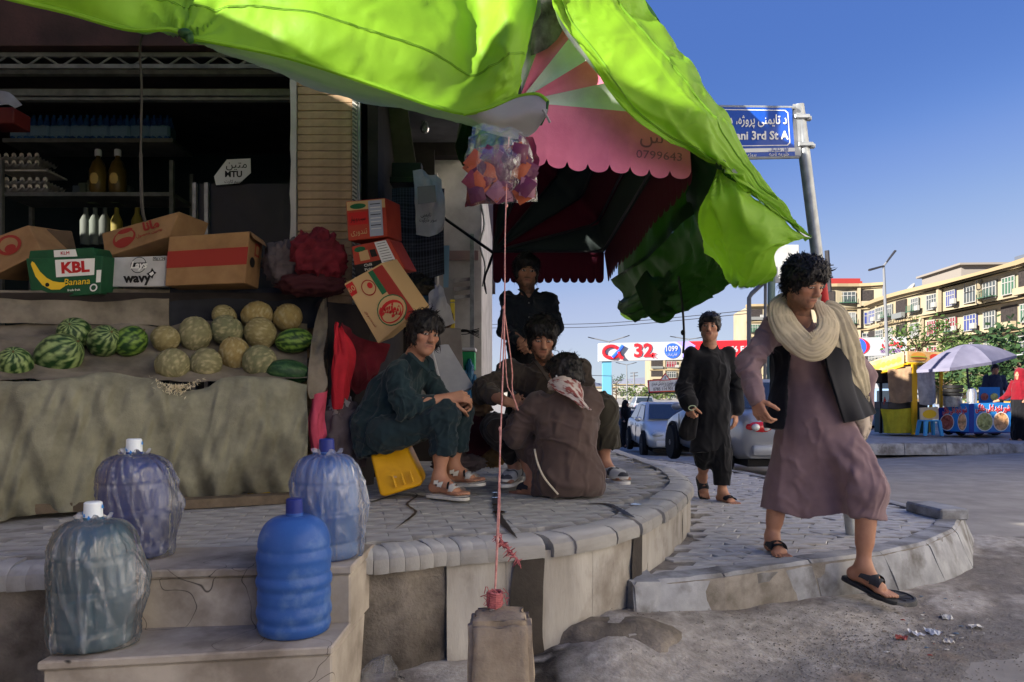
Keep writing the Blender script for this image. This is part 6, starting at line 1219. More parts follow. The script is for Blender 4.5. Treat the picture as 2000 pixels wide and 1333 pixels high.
# ---------------------------------------------------------------- 1: walking man in mauve
def man_mauve():
    t = thing('person', 'walking man in a long mauve tunic, black waistcoat and cream scarf stepping off the kerb', 'person', gnd(1508, 1082, ZS))
    C = A(1571, 556, 4.1); R = axes((.38, -.82, -.38), (.10, -.34, .9)); s = 1.06
    nk = A(1563, 628, 4.2); shR, shL = A(1512, 642, 4.2), A(1622, 640, 4.34); elR, elL = A(1461, 712, 4.12), A(1690, 735, 4.62); wrR, wrL = A(1476, 778, 3.98), A(1690, 812, 4.55)
    ch = A(1570, 700, 4.3); pv = A(1585, 800, 4.32); hR, hL = A(1555, 832, 4.34), A(1618, 832, 4.28); kR, kL = A(1522, 955, 4.36), A(1694, 965, 4.08); aR, aL = A(1508, 1050, 4.36), A(1686, 1108, 4.05)
    lo, hi = box_of([C, shR, elL, wrR, wrL, aR, aL, kL, A(1508, 1095, 4.1), A(1760, 1165, 3.9)], .17); S = SDF(lo, hi, .0045)
    limbs(S, [(shR, elR, wrR), (shL, elL, wrL)], [(hR, kR, aR), (hL, kL, aL)], [pv, ch, nk]); head(S, C, R, s, nk)
    hand(S, wrR, A(1492, 835, 3.94) - wrR, (.75, .5, .0), 1, .62, 1.04); hand(S, wrL, A(1676, 880, 4.5) - wrL, (-.5, .5, 0), -1, .8)
    dR = np.array([.04, -1, -.0]); dL = np.array([.62, -.62, -.28]); foot(S, aR, dR, (0, .0, 1)); foot(S, aL, dL, (.2, -.2, 1), 1.05)
    skin(t, S, C, R, s, beard=.55, mous=.5, gaze=(.002, -.003)); hairdo(t, C, R, s, 1.28, .05, 0, -.03, seed=3, n=1000, ln=.042, flow=(.2, .25, -.3))
    m = mat('charcoal_rubber', hx(44, 46, 50), hx(34, 36, 40), 20, .7, .2, 90); ml = mat('charcoal_strap', hx(52, 54, 58), hx(40, 42, 46), 25, .65, .3, 90)
    sandal(t, aR, dR, (0, 0, 1), m, ml); sandal(t, aL, dL, (.2, -.2, 1), m, ml, 1.05)
    # tunic with sleeves and a wide skirt
    c = hx(134, 112, 116); lo, hi = box_of([nk, shR, elL, wrR, A(1480, 990, 4.35), A(1740, 1010, 4.0), A(1620, 1000, 4.5)], .2); S = SDF(lo, hi, .006)
    S.cone(ch + (0, .02, .05), pv, .165, .168, .06, sq=((0, 1, 0), 1.25)); S.cone(nk + (0, .02, -.02), ch, .085, .16, .05, sq=((0, 1, 0), 1.2)); S.cone(shR, ch, .075, .12, .05); S.cone(shL, ch, .075, .12, .05)
    S.chain([shR, elR, wrR + (wrR - elR) * -.02], (.072, .066, .052), .03); S.chain([shL, elL, wrL], (.07, .066, .052), .03)
    hem = lambda u, v, Y: A(u, v, Y)
    S.cone(pv, hem(1524, 1020, 4.4), .165, .135, .08); S.cone(pv + (.03, 0, 0), kL + (0, .0, .03), .15, .10, .08); S.cone(kL + (-.01, .02, .02), hem(1692, 1040, 4.12), .105, .10, .05); S.cone(pv, hem(1610, 1010, 4.3), .16, .12, .08); S.cone(hem(1700, 955, 4.12), hem(1722, 975, 4.1), .06, .03, .05); S.cone(hem(1530, 1030, 4.4), hem(1620, 1030, 4.32), .11, .10, .06); S.cone(hem(1620, 1030, 4.32), hem(1700, 1030, 4.15), .10, .09, .06)
    z0 = hem(1600, 1002, 4.3)[2]; S.disp(lambda P: np.where(P[:, 2] < z0 + .12, .0, 0)); wv = lambda P: .018 * np.sin(P[:, 0] * 14) + .004 * np.sin(P[:, 0] * 37)
    g = np.argwhere(S.f < .03); Pp = S.lo + g * S.h; dcut = (z0 + wv(Pp) - .03 * (Pp[:, 0] > 2.02) * 0 - Pp[:, 2]); f = S.f[tuple(g.T)]; S.f[tuple(g.T)] = np.maximum(f, dcut)
    fl = fold_fn([((.12, 0, 1), 6, .0045), ((.5, 0, -.85), 5, .006)], [(A(1560, 850, 4.15), A(1700, 950, 4.0), .03, .022), (A(1545, 880, 4.15), A(1690, 985, 4.0), .025, .018), (A(1600, 830, 4.1), A(1715, 930, 4.0), .025, .016), (A(1540, 900, 4.2), A(1580, 1000, 4.15), .03, -.03), (A(1660, 900, 4.05), A(1640, 1000, 4.1), .03, -.018), (A(1450, 700, 4.05), A(1480, 690, 4.05), .012, .008), (A(1448, 725, 4.05), A(1485, 705, 4.0), .012, .009), (A(1455, 745, 4.0), A(1482, 740, 4.0), .01, .007), (A(1515, 650, 4.1), A(1470, 690, 4.05), .02, .008), (A(1500, 860, 4.2), A(1510, 1000, 4.25), .02, .02), (A(1560, 860, 4.15), A(1550, 1000, 4.2), .02, .016), (A(1640, 860, 4.05), A(1700, 1000, 4.0), .02, .018)], .0025, 6, 3, [(elR, wrR - elR, .13, .014), (shR * .6 + elR * .4, elR - shR, .1, .008), (wrR, wrR - elR, .08, .008), (kL, (1, .3, -.3), .16, .006)])
    garment('tunic', t, S, c, fl)
    # trouser hem of the standing leg is hidden: black waistcoat, closed half on his right, flying half on his left
    S = SDF(*box_of([shR, shL, A(1500, 850, 4.2), A(1600, 830, 4.4)], .2), .006)
    S.cone(ch + (0, .02, .05), pv + (-.01, 0, -.02), .178, .182, .06, sq=((0, 1, 0), 1.22)); S.cone(nk + (0, .02, -.02), ch, .09, .172, .05, sq=((0, 1, 0), 1.2)); S.cone(shR + (.01, 0, .0), ch, .08, .13, .05); S.cone(shL, ch, .08, .13, .05); S.cone(ch, A(1528, 828, 4.22), .15, .10, .06)
    S.cut(A(1556, 690, 4.1), norm(np.cross(A(1543, 845, 4.05) - A(1568, 660, 4.05), (0, 1, .0))) * 1, .006)
    S.cut(A(1500, 836, 4.2), (-.1, 0, -1), .004); S.cut(shR + (-.055, 0, 0), norm(np.array((-1, 0, .1))), .01); S.cut(nk + (0, 0, .03), (0, -.2, 1), .01)
    garment('waistcoat', t, S, hx(20, 21, 28), fold_fn([((0, 0, 1), 13, .004)], [], .003, 7, 5))
    P = [[A(1622, 622, 4.2), A(1655, 640, 4.32), A(1664, 655, 4.42)], [A(1612, 690, 4.08), A(1655, 690, 4.2), A(1676, 715, 4.45)], [A(1625, 760, 4.06), A(1660, 750, 4.2), A(1695, 765, 4.4)], [A(1646, 826, 4.1), A(1682, 820, 4.15), A(1713, 806, 4.3)]]
    o = cloth('waistcoat_front', P, m_cloth, 40, 30, .012, (3, 1.2), 5, t, .012, cols=np.tile(np.array(hx(20, 21, 28)), (40 * 30, 1)).reshape(40, 30, 3))
    # scarf: loop round the neck and a long tail over his left shoulder
    cs = hx(192, 178, 148)
    tubecloth('scarf', t, [A(1602, 592, 4.28), A(1562, 588, 4.32), A(1529, 596, 4.2), A(1529, 626, 4.08), A(1552, 661, 4.0), A(1584, 680, 3.96), A(1611, 662, 3.98), A(1617, 630, 4.06), A(1607, 602, 4.16), A(1600, 592, 4.26)], (.046, .048, .062, .074, .078, .072, .066, .062, .05, .042), .36, 160, cs, .10, 4, 12)
    tubecloth('scarf_tail', t, [A(1606, 604, 4.2), A(1632, 615, 4.16), A(1648, 655, 4.14), A(1660, 705, 4.2), A(1674, 745, 4.3), A(1684, 775, 4.36)], (.05, .062, .075, .085, .075, .05), .34, 90, hx(190, 178, 150), .28, 8, 12)
    mb = MB()
    for k in range(26): a = at(1668 + k * 1.2, 772 + random.uniform(-5, 3), 4.34); mb.tube([a, a + V(random.uniform(-.01, .02), 0, -.03), a + V(random.uniform(-.02, .03), .0, -.055)], [.002, .0016, .0008], 4)
    for k in range(9): a = at(1580 + k * 2, 648 + random.uniform(-3, 3), 3.93); mb.tube([a, a + V(.004, -.004, -.02), a + V(random.uniform(-.01, .01), -.006, -.035)], [.0018, .0015, .0008], 4)
    mb.obj('fringe', mat('scarf_fringe', hx(214, 200, 168), rough=.9), t)
    G = loft([[A(1664, 812, 4.46), A(1690, 812, 4.44), A(1704, 816, 4.46)], [A(1668, 840, 4.42), A(1688, 842, 4.36), A(1702, 838, 4.42)], [A(1676, 868, 4.44), A(1684, 868, 4.42), A(1692, 860, 4.44)]], 22, 22); n_ = fbm(G * 40, 3)
    cc = np.array(hx(190, 176, 160)) * (1 - np.clip(n_ * 1.5, 0, .7))[..., None]; tag(link('patterned_cloth', gmesh('patterned_cloth', G + .012 * vnoise(G * 30, 5)[..., None], cc), m_cloth), 'pale patterned cloth held in the swinging hand of the man in mauve', 'cloth')
man_mauve()
# ---------------------------------------------------------------- 2: man in black on the pavement
def man_black():
    t = thing('person', 'young man in loose black clothes walking along the paved footpath past the parked cars', 'person', gnd(1395, 978, ZS)); Y = 6.42
    C = A(1386, 639, Y); R = axes((-.32, -.94, -.05), (.05, 0, 1)); s = 1.0; nk = A(1386, 674, Y + .03); shL, shR = A(1349, 689, Y), A(1421, 689, Y + .06); e0, e1 = A(1337, 752, Y), A(1437, 752, Y + .1); w0, w1 = A(1346, 790, Y - .15), A(1436, 806, Y + .05)
    pv = A(1388, 805, Y + .05); ch = A(1385, 725, Y + .03); k0, k1 = A(1377, 880, Y + .02), A(1407, 885, Y); a0, a1 = A(1372, 932, Y + .18), A(1411, 962, Y)
    S = SDF(*box_of([C, w0, w1, a0, a1, A(1375, 970, Y - .2), A(1440, 985, Y - .2)], .16), .0055); limbs(S, [(shL, e0, w0), (shR, e1, w1)], [(A(1378, 820, Y), k0, a0), (A(1402, 820, Y), k1, a1)], [pv, ch, nk]); head(S, C, R, s, nk, .054)
    hand(S, w0, A(1350, 830, Y - .18) - w0, (.6, .6, 0), 1, 1.0); hand(S, w1, A(1438, 845, Y + .02) - w1, (-.6, .5, 0), -1, .5)
    d0 = np.array((.05, -.65, -.75)); u0 = np.array((0, -.75, .65)); d1 = np.array((.42, -.9, 0)); foot(S, a0, d0, u0, .97); foot(S, a1, d1, (0, 0, 1), .97); skin(t, S, C, R, s, beard=.25, mous=.35, gaze=(.003, 0)); 
    hairdo(t, C, R, s, .98, .055, 0, .02, .006, 160, 5, .03, (.1, .5, -.1)); m = MATS['charcoal_rubber']; ml = MATS['charcoal_strap']; sandal(t, a0, d0, u0, m, ml, .97); sandal(t, a1, d1, (0, 0, 1), m, ml, .97, ((.075, .06, .3),(.1, .04, -.3)))
    c = hx(26, 27, 31); S = SDF(*box_of([nk, shL, shR, w0, w1, A(1340, 890, Y), A(1435, 890, Y)], .14), .007); S.cone(ch, pv, .165, .155, .06, sq=((0, 1, 0), 1.3)); S.cone(nk + (0, .01, -.04), ch, .085, .16, .05, sq=((0, 1, 0), 1.2)); S.cone(shL, ch, .052, .11, .04); S.cone(shR, ch, .052, .11, .04)
    S.chain([shL, e0, w0 * .9 + e0 * .1], (.05, .066, .076), .03); S.chain([shR, e1, w1 * .85 + e1 * .15], (.05, .066, .074), .03); S.cone(pv, A(1374, 885, Y), .15, .12, .06); S.cone(pv, A(1406, 885, Y + .03), .14, .11, .06); S.cut(A(1385, 880, Y), (.12, 0, -1), .004)
    S.cone(A(1372, 672, Y - .12), A(1376, 712, Y - .16), .035, .012, .01, op=-1); S.cone(A(1398, 676, Y - .14), A(1376, 714, Y - .16), .03, .012, .01, op=-1)
    garment('tunic', t, S, c, fold_fn([((0, 0, 1), 7, .006), ((.4, 0, -.9), 6, .004)], [], .003, 6, 8, [(e0, w0 - e0, .14, .014), (e1, w1 - e1, .14, .014)]))
    S = SDF(*box_of([A(1350, 800, Y), A(1440, 960, Y), a0], .26), .008); S.chain([pv, k0, A(1375, 900, Y + .06)], (.12, .088, .08), .05); S.chain([pv, k1, a1 + (0, 0, .07)], (.12, .088, .072), .05); S.cut(a1 + (0, 0, .06), (0, 0, -1), .004); g = S; garment('trousers', t, S, hx(24, 25, 29), fold_fn([((0, 0, 1), 14, .006)], [], .004, 8, 4))
    p = thing('pouch', 'black pouch hanging from the hand of the man in black', 'pouch', A(1350, 855, Y - .15)); S = SDF(*box_of([A(1325, 790, Y), A(1365, 860, Y - .2)], .1), .008); S.cone(A(1350, 815, Y - .1), A(1344, 845, Y - .1), .055, .075, .03, sq=((0, 1, 0), 1.8)); garment('bag', p, S, hx(22, 22, 26), fold_fn([((0, 0, 1), 14, .006)]))
    mb = MB(); c0 = A(1352, 797, Y - .22); mb.tube([c0 + (.03 * math.cos(k), -.01 * math.sin(k), .02 * math.sin(k)) for k in np.linspace(0, 6.28, 18)], .004, 5); mb.obj('ring', mat('pale_ring', hx(176, 190, 160), rough=.4), p)
man_black()
# ---------------------------------------------------------------- 3: man standing at the back
def man_back():
    Y = 5.75; t = thing('person', 'young man in a black shirt standing behind the seated group under the canopy', 'person', gnd(1040, 925, ZP)); C = A(1028, 533, Y); R = axes((.12, -.98, -.06), (.06, 0, 1)); s = 1.04; nk = A(1031, 574, Y + .02)
    s0, s1 = A(992, 590, Y), A(1072, 588, Y + .03); e0, e1 = A(986, 645, Y + .02), A(1084, 640, Y + .03); w0, w1 = A(1018, 668, Y - .16), A(1046, 672, Y - .16); ch = A(1032, 620, Y + .03); pv = A(1030, 700, Y + .05); S = SDF(*box_of([C, e0, e1, A(1000, 925, Y), A(1060, 925, Y - .1)], .16), .0055)
    k0, k1 = A(1012, 810, Y), A(1046, 810, Y); a0, a1 = A(1010, 905, Y + .03), A(1050, 905, Y + .03); limbs(S, [(s0, e0, w0), (s1, e1, w1)], [(A(1018, 720, Y), k0, a0), (A(1042, 720, Y), k1, a1)], [pv, ch, nk]); head(S, C, R, s, nk, .054); hand(S, w0, w1 - w0 + (0, -.02, -.05), (0, .9, 0), 1, .7); hand(S, w1, w0 - w1 + (0, -.04, -.06), (0, .9, 0), -1, .7); foot(S, a0, (-.1, -1, 0), (0, 0, 1)); foot(S, a1, (.1, -1, 0), (0, 0, 1))
    skin(t, S, C, R, s, beard=.75, mous=.7); hairdo(t, C, R, s, 1.2, .035, .03, -.06, .006, 300, 9, .05, (0, .4, -.8)); sandal(t, a0, (-.1, -1, 0), (0, 0, 1), MATS['charcoal_rubber'], MATS['charcoal_strap']); sandal(t, a1, (.1, -1, 0), (0, 0, 1), MATS['charcoal_rubber'], MATS['charcoal_strap'])
    c = hx(32, 38, 46); S = SDF(*box_of([nk, e0, e1, w0, pv], .16), .006); S.cone(ch, pv + (0, 0, -.05), .16, .15, .06, sq=((0, 1, 0), 1.35)); S.cone(nk + (0, .01, -.04), ch, .08, .155, .05, sq=((0, 1, 0), 1.2)); S.cone(s0, ch, .07, .11, .05); S.cone(s1, ch, .07, .11, .05); S.chain([s0, e0, w0 * .8 + e0 * .2], (.06, .058, .046), .02); S.chain([s1, e1, w1 * .8 + e1 * .2], (.06, .058, .046), .02)
    S.cone(A(1024, 566, Y - .09), A(1031, 582, Y - .12), .022, .012, .01, op=-1); garment('shirt', t, S, c, fold_fn([((0, 0, 1), 10, .007), ((1, 0, -.6), 10, .006)], [], .004, 8, 6, [(e0, w0 - e0, .13, .012), (e1, w1 - e1, .13, .012), (s0, e0 - s0, .1, .007), (s1, e1 - s1, .1, .007)]))
    mb = MB(); mb.tube(catmull([A(1014, 566, Y - .06), A(1022, 572, Y - .12), A(1031, 586, Y - .15)], 8), .014, 6, flat=.4); mb.tube(catmull([A(1050, 564, Y - .06), A(1044, 572, Y - .12), A(1035, 586, Y - .15)], 8), .014, 6, flat=.4); mb.obj('collar', mat('dark_shirt', c, rough=.9), t, smooth=True)
    for v in (592, 620, 648): mb = MB(); mb.ball(A(1033, v, Y - .15), (.006, .004, .006), 7, 5); mb.obj('button', MATS['grey_metal'], t)
    S = SDF(*box_of([pv, a0, a1], .15), .008); S.chain([pv, k0, a0 + (0, 0, .05)], (.13, .095, .08), .05); S.chain([pv, k1, a1 + (0, 0, .05)], (.13, .095, .08), .05); garment('trousers', t, S, hx(22, 23, 26), fold_fn([((0, 0, 1), 12, .006)]))
man_back()
# ---------------------------------------------------------------- 4: man sitting, facing the street, behind the crouching one
def man_sit():
    Y = 5.05; t = thing('person', 'bearded man in an olive brown shirt sitting in the group, looking down, wearing trainers', 'person', A(1070, 940, Y)); C = A(1058, 662, Y - .12); R = axes((.10, -.92, -.32), (.06, -.3, .95)); s = 1.06; nk = A(1068, 712, Y + .02)
    s0, s1 = A(998, 728, Y), A(1128, 726, Y + .04); e0, e1 = A(946, 765, Y - .1), A(1158, 800, Y - .02); w0, w1 = A(990, 786, Y - .38), A(1090, 800, Y - .36); ch = A(1065, 760, Y + .06); pv = A(1070, 858, Y + .2)
    k0, k1 = A(972, 838, Y - .32), A(1176, 800, Y - .25); a0, a1 = A(1006, 912, Y - .2), A(1181, 908, Y - .2); S = SDF(*box_of([C, e0, e1, k0, k1, A(985, 950, Y - .4), A(1215, 945, Y - .4)], .16), .005)
    limbs(S, [(s0, e0, w0), (s1, e1, w1)], [(A(1045, 862, Y + .1), k0, a0), (A(1100, 858, Y + .1), k1, a1)], [pv, ch, nk]); head(S, C, R, s, nk); hand(S, w0, A(1020, 792, Y - .45) - w0, (.3, .3, -.8), 1, .8); hand(S, w1, A(1060, 800, Y - .45) - w1, (0, .4, -.8), -1, .8); d0, d1 = np.array((-.35, -.9, 0)), np.array((.62, -.75, 0)); foot(S, a0, d0, (0, 0, 1)); foot(S, a1, d1, (0, 0, 1))
    skin(t, S, C, R, s, beard=.9, mous=.75, gaze=(0, -.003)); hairdo(t, C, R, s, 1.2, .03, .02, -.05, .005, 420, 13, .05, (0, .6, -.7))
    c = hx(70, 62, 56); S = SDF(*box_of([nk, e0, e1, w0, w1, pv], .18), .006); S.cone(ch, pv, .19, .19, .06, sq=((0, 1, 0), 1.25)); S.cone(nk + (0, .02, -.03), ch, .09, .17, .05); S.cone(s0, ch, .085, .12, .05); S.cone(s1, ch, .085, .12, .05); S.chain([s0, e0, w0 * .45 + e0 * .55], (.076, .072, .058), .03); S.chain([s1, e1, w1 * .7 + e1 * .3], (.076, .068, .056), .03); S.cone(A(1058, 712, Y - .12), A(1080, 750, Y - .16), .035, .02, .01, op=-1)
    garment('shirt', t, S, c, fold_fn([((.3, 0, 1), 11, .008), ((1, 0, -.4), 10, .006)], [(A(960, 740, Y - .1), A(1010, 745, Y - .1), .02, .012), (A(950, 760, Y - .15), A(1000, 765, Y - .1), .015, .01), (A(1000, 760, Y - .2), A(1050, 830, Y - .1), .03, .015)], .005, 7, 7, [(e0, w0 - e0, .14, .014), (s0 * .5 + e0 * .5, e0 - s0, .12, .009), (e1, w1 - e1, .14, .012)]))
    mb = MB(); mb.tube(catmull([A(1042, 702, Y - .06), A(1058, 722, Y - .15), A(1078, 752, Y - .19)], 8), .018, 6, flat=.4); mb.tube(catmull([A(1098, 700, Y - .06), A(1094, 722, Y - .14), A(1082, 752, Y - .19)], 8), .018, 6, flat=.4); mb.obj('collar', mat('olive_shirt', c, rough=.9), t, smooth=True)
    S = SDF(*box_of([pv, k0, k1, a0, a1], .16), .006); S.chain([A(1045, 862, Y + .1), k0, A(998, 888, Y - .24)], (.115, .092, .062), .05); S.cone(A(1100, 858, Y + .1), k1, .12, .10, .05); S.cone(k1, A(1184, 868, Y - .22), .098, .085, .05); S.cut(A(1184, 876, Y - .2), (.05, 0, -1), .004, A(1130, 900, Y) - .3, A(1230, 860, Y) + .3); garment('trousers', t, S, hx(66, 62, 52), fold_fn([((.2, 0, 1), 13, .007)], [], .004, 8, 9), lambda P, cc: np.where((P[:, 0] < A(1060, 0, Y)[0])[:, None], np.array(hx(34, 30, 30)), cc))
    ms = mat('trainer_grey', hx(176, 178, 180), hx(120, 122, 126), 30, .6, .2, 120); mw = mat('trainer_sole', hx(214, 212, 206), rough=.6)
    for a, d in ((a0, d0), (a1, d1)):
        d = norm(d); S = SDF(*box_of([a - d * .1 - (0, 0, .1), a + d * .22], .08), .005); u = np.array((0, 0, 1.0)); sd = np.cross(d, u); S.cone(a - d * .03 - u * .03, a - d * .035 - u * .055, .044, .044, .02); S.cone(a - u * .03, a + d * .12 - u * .058, .045, .04, .03); S.cone(a + d * .1 - u * .06, a + d * .16 - u * .062, .045, .036, .03); S.cut(a - u * .082, -u, .003); S.cut(a + u * .012, u + d * .25, .004)
        def shoecol(P, cc, a=a, d=d, sd=sd):
            x = (P - a) @ d; z = (P - a)[:, 2]; y = (P - a) @ sd; k = (np.sin(x * 70 + np.abs(y) * 60) > .5) & (z > -.06); cc[:] = np.array(hx(180, 182, 184)); cc[k] = np.array(hx(70, 72, 78)); cc[z < -.064] = np.array(hx(206, 204, 198)); return cc
        o = garment('trainer', t, S, hx(180, 182, 184), None, shoecol); sandal(t, a, d, (0, 0, 1), mw, mw, 1.05, (), .02)
        mb = MB()
        for q in range(4): x = .045 + q * .022; p = a + d * x; h_ = .0 - .022 - q * .012; mb.tube([p - sd * .022 + u * h_, p + u * (h_ + .012), p + sd * .022 + u * h_], .003, 4)
        mb.obj('lace', mw, o)
    # low stool under him
    st = thing('stool', 'low dark wooden stool under the bearded sitting man', 'stool', A(1070, 935, Y + .2)); b = pv + (0, .02, -.13); mb = MB(); mb.box(b, (.34, .26, .03)); mb.obj('seat', m_dark, st, bevel=.006)
    for x, y in ((-1, -1), (1, -1), (1, 1), (-1, 1)): mb = MB(); zz = b[2] - ZP; mb.box((b[0] + x * .14, b[1] + y * .1, ZP + zz / 2 + .004), (.03, .03, zz - .02)); mb.obj('leg', m_dark, st)
man_sit()
# ---------------------------------------------------------------- 5: man crouching with his back to the street
def man_crouch():
    Y = 4.5; t = thing('person', 'man in a brown tunic crouching with his back to the street, earbud in his ear', 'person', A(1095, 968, Y)); C = A(1102, 733, Y + .02); R = axes((-.80, .52, -.30), (-.1, .1, 1)); s = .98; nk = A(1110, 772, Y)
    s0, s1 = A(1052, 792, Y + .05), A(1150, 790, Y + .02); e0 = A(1008, 848, Y + .12); w0 = A(1012, 800, Y + .28); e1 = A(1140, 860, Y + .3); w1 = A(1040, 805, Y + .42); ch = A(1108, 840, Y + .03); pv = A(1105, 930, Y + .03)
    k0, k1 = A(1022, 855, Y + .34), A(1120, 850, Y + .4); a0, a1 = A(1042, 942, Y + .12), A(1130, 945, Y + .15); S = SDF(*box_of([C, e0, e1, w1, k0, k1, A(1010, 970, Y), A(1170, 975, Y - .1)], .15), .005); limbs(S, [(s0, e0, w0), (s1, e1, w1)], [(A(1085, 925, Y + .02), k0, a0), (A(1125, 925, Y + .02), k1, a1)], [pv, ch, nk]); head(S, C, R, s, nk)
    hand(S, w0, A(1000, 765, Y + .34) - w0, (-.2, .7, .3), -1, .8); hand(S, w1, A(1005, 790, Y + .45) - w1, (.2, -.2, .8), 1, .8); foot(S, a0, (-.6, .7, 0), (0, 0, 1)); foot(S, a1, (-.4, .8, 0), (0, 0, 1)); skin(t, S, C, R, s, beard=.6, mous=.6); hairdo(t, C, R, s, 1.0, .05, 0, -.07, .005, 420, 17, .045, (0, .2, -.7))
    mb = MB(); p = C + s * (R @ np.array((-.086, .006, -.01))); mb.ball(p, .009, 7, 5); mb.tube([p, p + R @ np.array((-.002, .012, -.03))], .004, 5); mb.obj('earbud', mat('white_gloss', hx(235, 235, 238), rough=.25), t, smooth=True)
    sandal(t, a0, (-.6, .7, 0), (0, 0, 1), MATS['charcoal_rubber'], MATS['charcoal_strap']); sandal(t, a1, (-.4, .8, 0), (0, 0, 1), MATS['charcoal_rubber'], MATS['charcoal_strap'])
    c = hx(92, 77, 72); S = SDF(*box_of([nk, s0, s1, e0, w0, A(1020, 975, Y), A(1185, 975, Y), k1], .17), .0055); S.cone(ch + (0, -.01, .06), pv + (.01, 0, .02), .165, .18, .07, sq=((0, 1, 0), 1.15)); S.cone(nk + (0, .01, -.03), ch, .09, .165, .06); S.cone(s0, ch, .085, .13, .06); S.cone(s1, ch, .085, .13, .06); S.chain([s0, e0, w0 * .75 + e0 * .25], (.078, .076, .056), .04); S.chain([s1, e1, w1 * .8 + e1 * .2], (.078, .07, .055), .04)
    S.cone(A(1085, 940, Y + .06), A(1138, 930, Y + .04), .13, .14, .06); S.cone(pv, k0, .15, .11, .06); S.cone(pv, k1, .14, .12, .06); S.cone(A(1060, 955, Y + .1), A(1150, 950, Y + .06), .07, .09, .05); S.cut((0, 0, ZP + .012), (0, 0, -1), .004); S.cone(A(1090, 720, Y - .02), A(1094, 745, Y - .02), .05, .06, .01, op=-1)
    def cf(P, cc):
        a, b = A(1045, 880, Y - .2), A(1090, 967, Y - .2); u = P[:, 0] / P[:, 1] * F + CU; v = CV - (P[:, 2] - H) / P[:, 1] * F; return cc
    cur = lambda pts: [(A(*pts[i]), A(*pts[i + 1]), .022, pts[0][3] if False else .018) for i in range(len(pts) - 1)]
    L = cur([(1062, 880, Y - .12), (1085, 905, Y - .17), (1125, 915, Y - .18), (1168, 895, Y - .1)]) + cur([(1055, 895, Y - .1), (1085, 930, Y - .17), (1130, 938, Y - .18), (1172, 915, Y - .1)]) + cur([(1052, 910, Y - .08), (1090, 950, Y - .15), (1140, 955, Y - .15)]) + [(A(1050, 870, Y - .05), A(1040, 930, Y), .03, -.02), (A(1072, 800, Y - .1), A(1080, 900, Y - .16), .014, -.014), (A(1015, 835, Y), A(1045, 825, Y), .015, .012), (A(1012, 850, Y), A(1050, 850, Y), .015, .012), (A(1025, 812, Y + .1), A(1055, 805, Y), .015, .01), (A(1130, 790, Y - .1), A(1120, 880, Y - .15), .05, .012)]
    garment('tunic', t, S, c, fold_fn([((.15, 0, 1), 7, .006), ((1, 0, -.3), 7, .006)], L, .005, 6, 11, [(e0, w0 - e0, .14, .014), (s0 * .6 + e0 * .4, e0 - s0, .1, .009)]))
    mb = MB(); mb.tube(catmull([A(1044, 878, Y - .05), A(1050, 905, Y - .10), A(1064, 935, Y - .13), A(1090, 966, Y - .12)], 20), .006, 6); mb.obj('piping', mat('cream_piping', hx(196, 186, 168), rough=.9), t, smooth=True)
    # checked neck cloth hanging down his back
    nu, nv = 40, 44; uu, vv = np.meshgrid(np.linspace(0, 1, nu), np.linspace(0, 1, nv), indexing='ij'); ck = fbm(np.stack([uu * 9, vv * 9, uu * 0], 2), 4); cc = np.where((ck > .1)[..., None], np.array(hx(150, 84, 80)), np.array(hx(208, 196, 188)))
    G = [[A(1072, 748, Y - .03), A(1095, 735, Y - .09), A(1128, 742, Y - .06)], [A(1084, 762, Y - .12), A(1112, 758, Y - .16), A(1138, 765, Y - .1)], [A(1118, 782, Y - .17), A(1130, 778, Y - .18), A(1142, 786, Y - .16)], [A(1138, 798, Y - .17), A(1146, 796, Y - .17), A(1154, 802, Y - .16)]]; cloth('neck_cloth', G, m_cloth, nu, nv, .01, (4, 3), 3, t, .008, cols=cc); tubecloth('neck_roll', t, [A(1075, 752, Y), A(1098, 748, Y - .09), A(1130, 752, Y - .03)], (.03, .04, .03), .7, 24, hx(196, 180, 170), .2, 3)
    ph = thing('phone', 'dark mobile phone held in the hand of the crouching man', 'phone', A(1000, 778, Y + .36)); mb = MB(); mb.box(A(1001, 772, Y + .37), (.035, .01, .07), R=Matrix.Rotation(.5, 3, 'Y')); mb.obj('case', mat('black_gloss', hx(18, 18, 22), rough=.15, spec=.6), ph, bevel=.004); mb = MB(); mb.box(A(1001, 772, Y + .363), (.02, .003, .02), R=Matrix.Rotation(.5, 3, 'Y')); mb.obj('camera_bump', MATS['pale_painted_metal'], ph)
man_crouch()
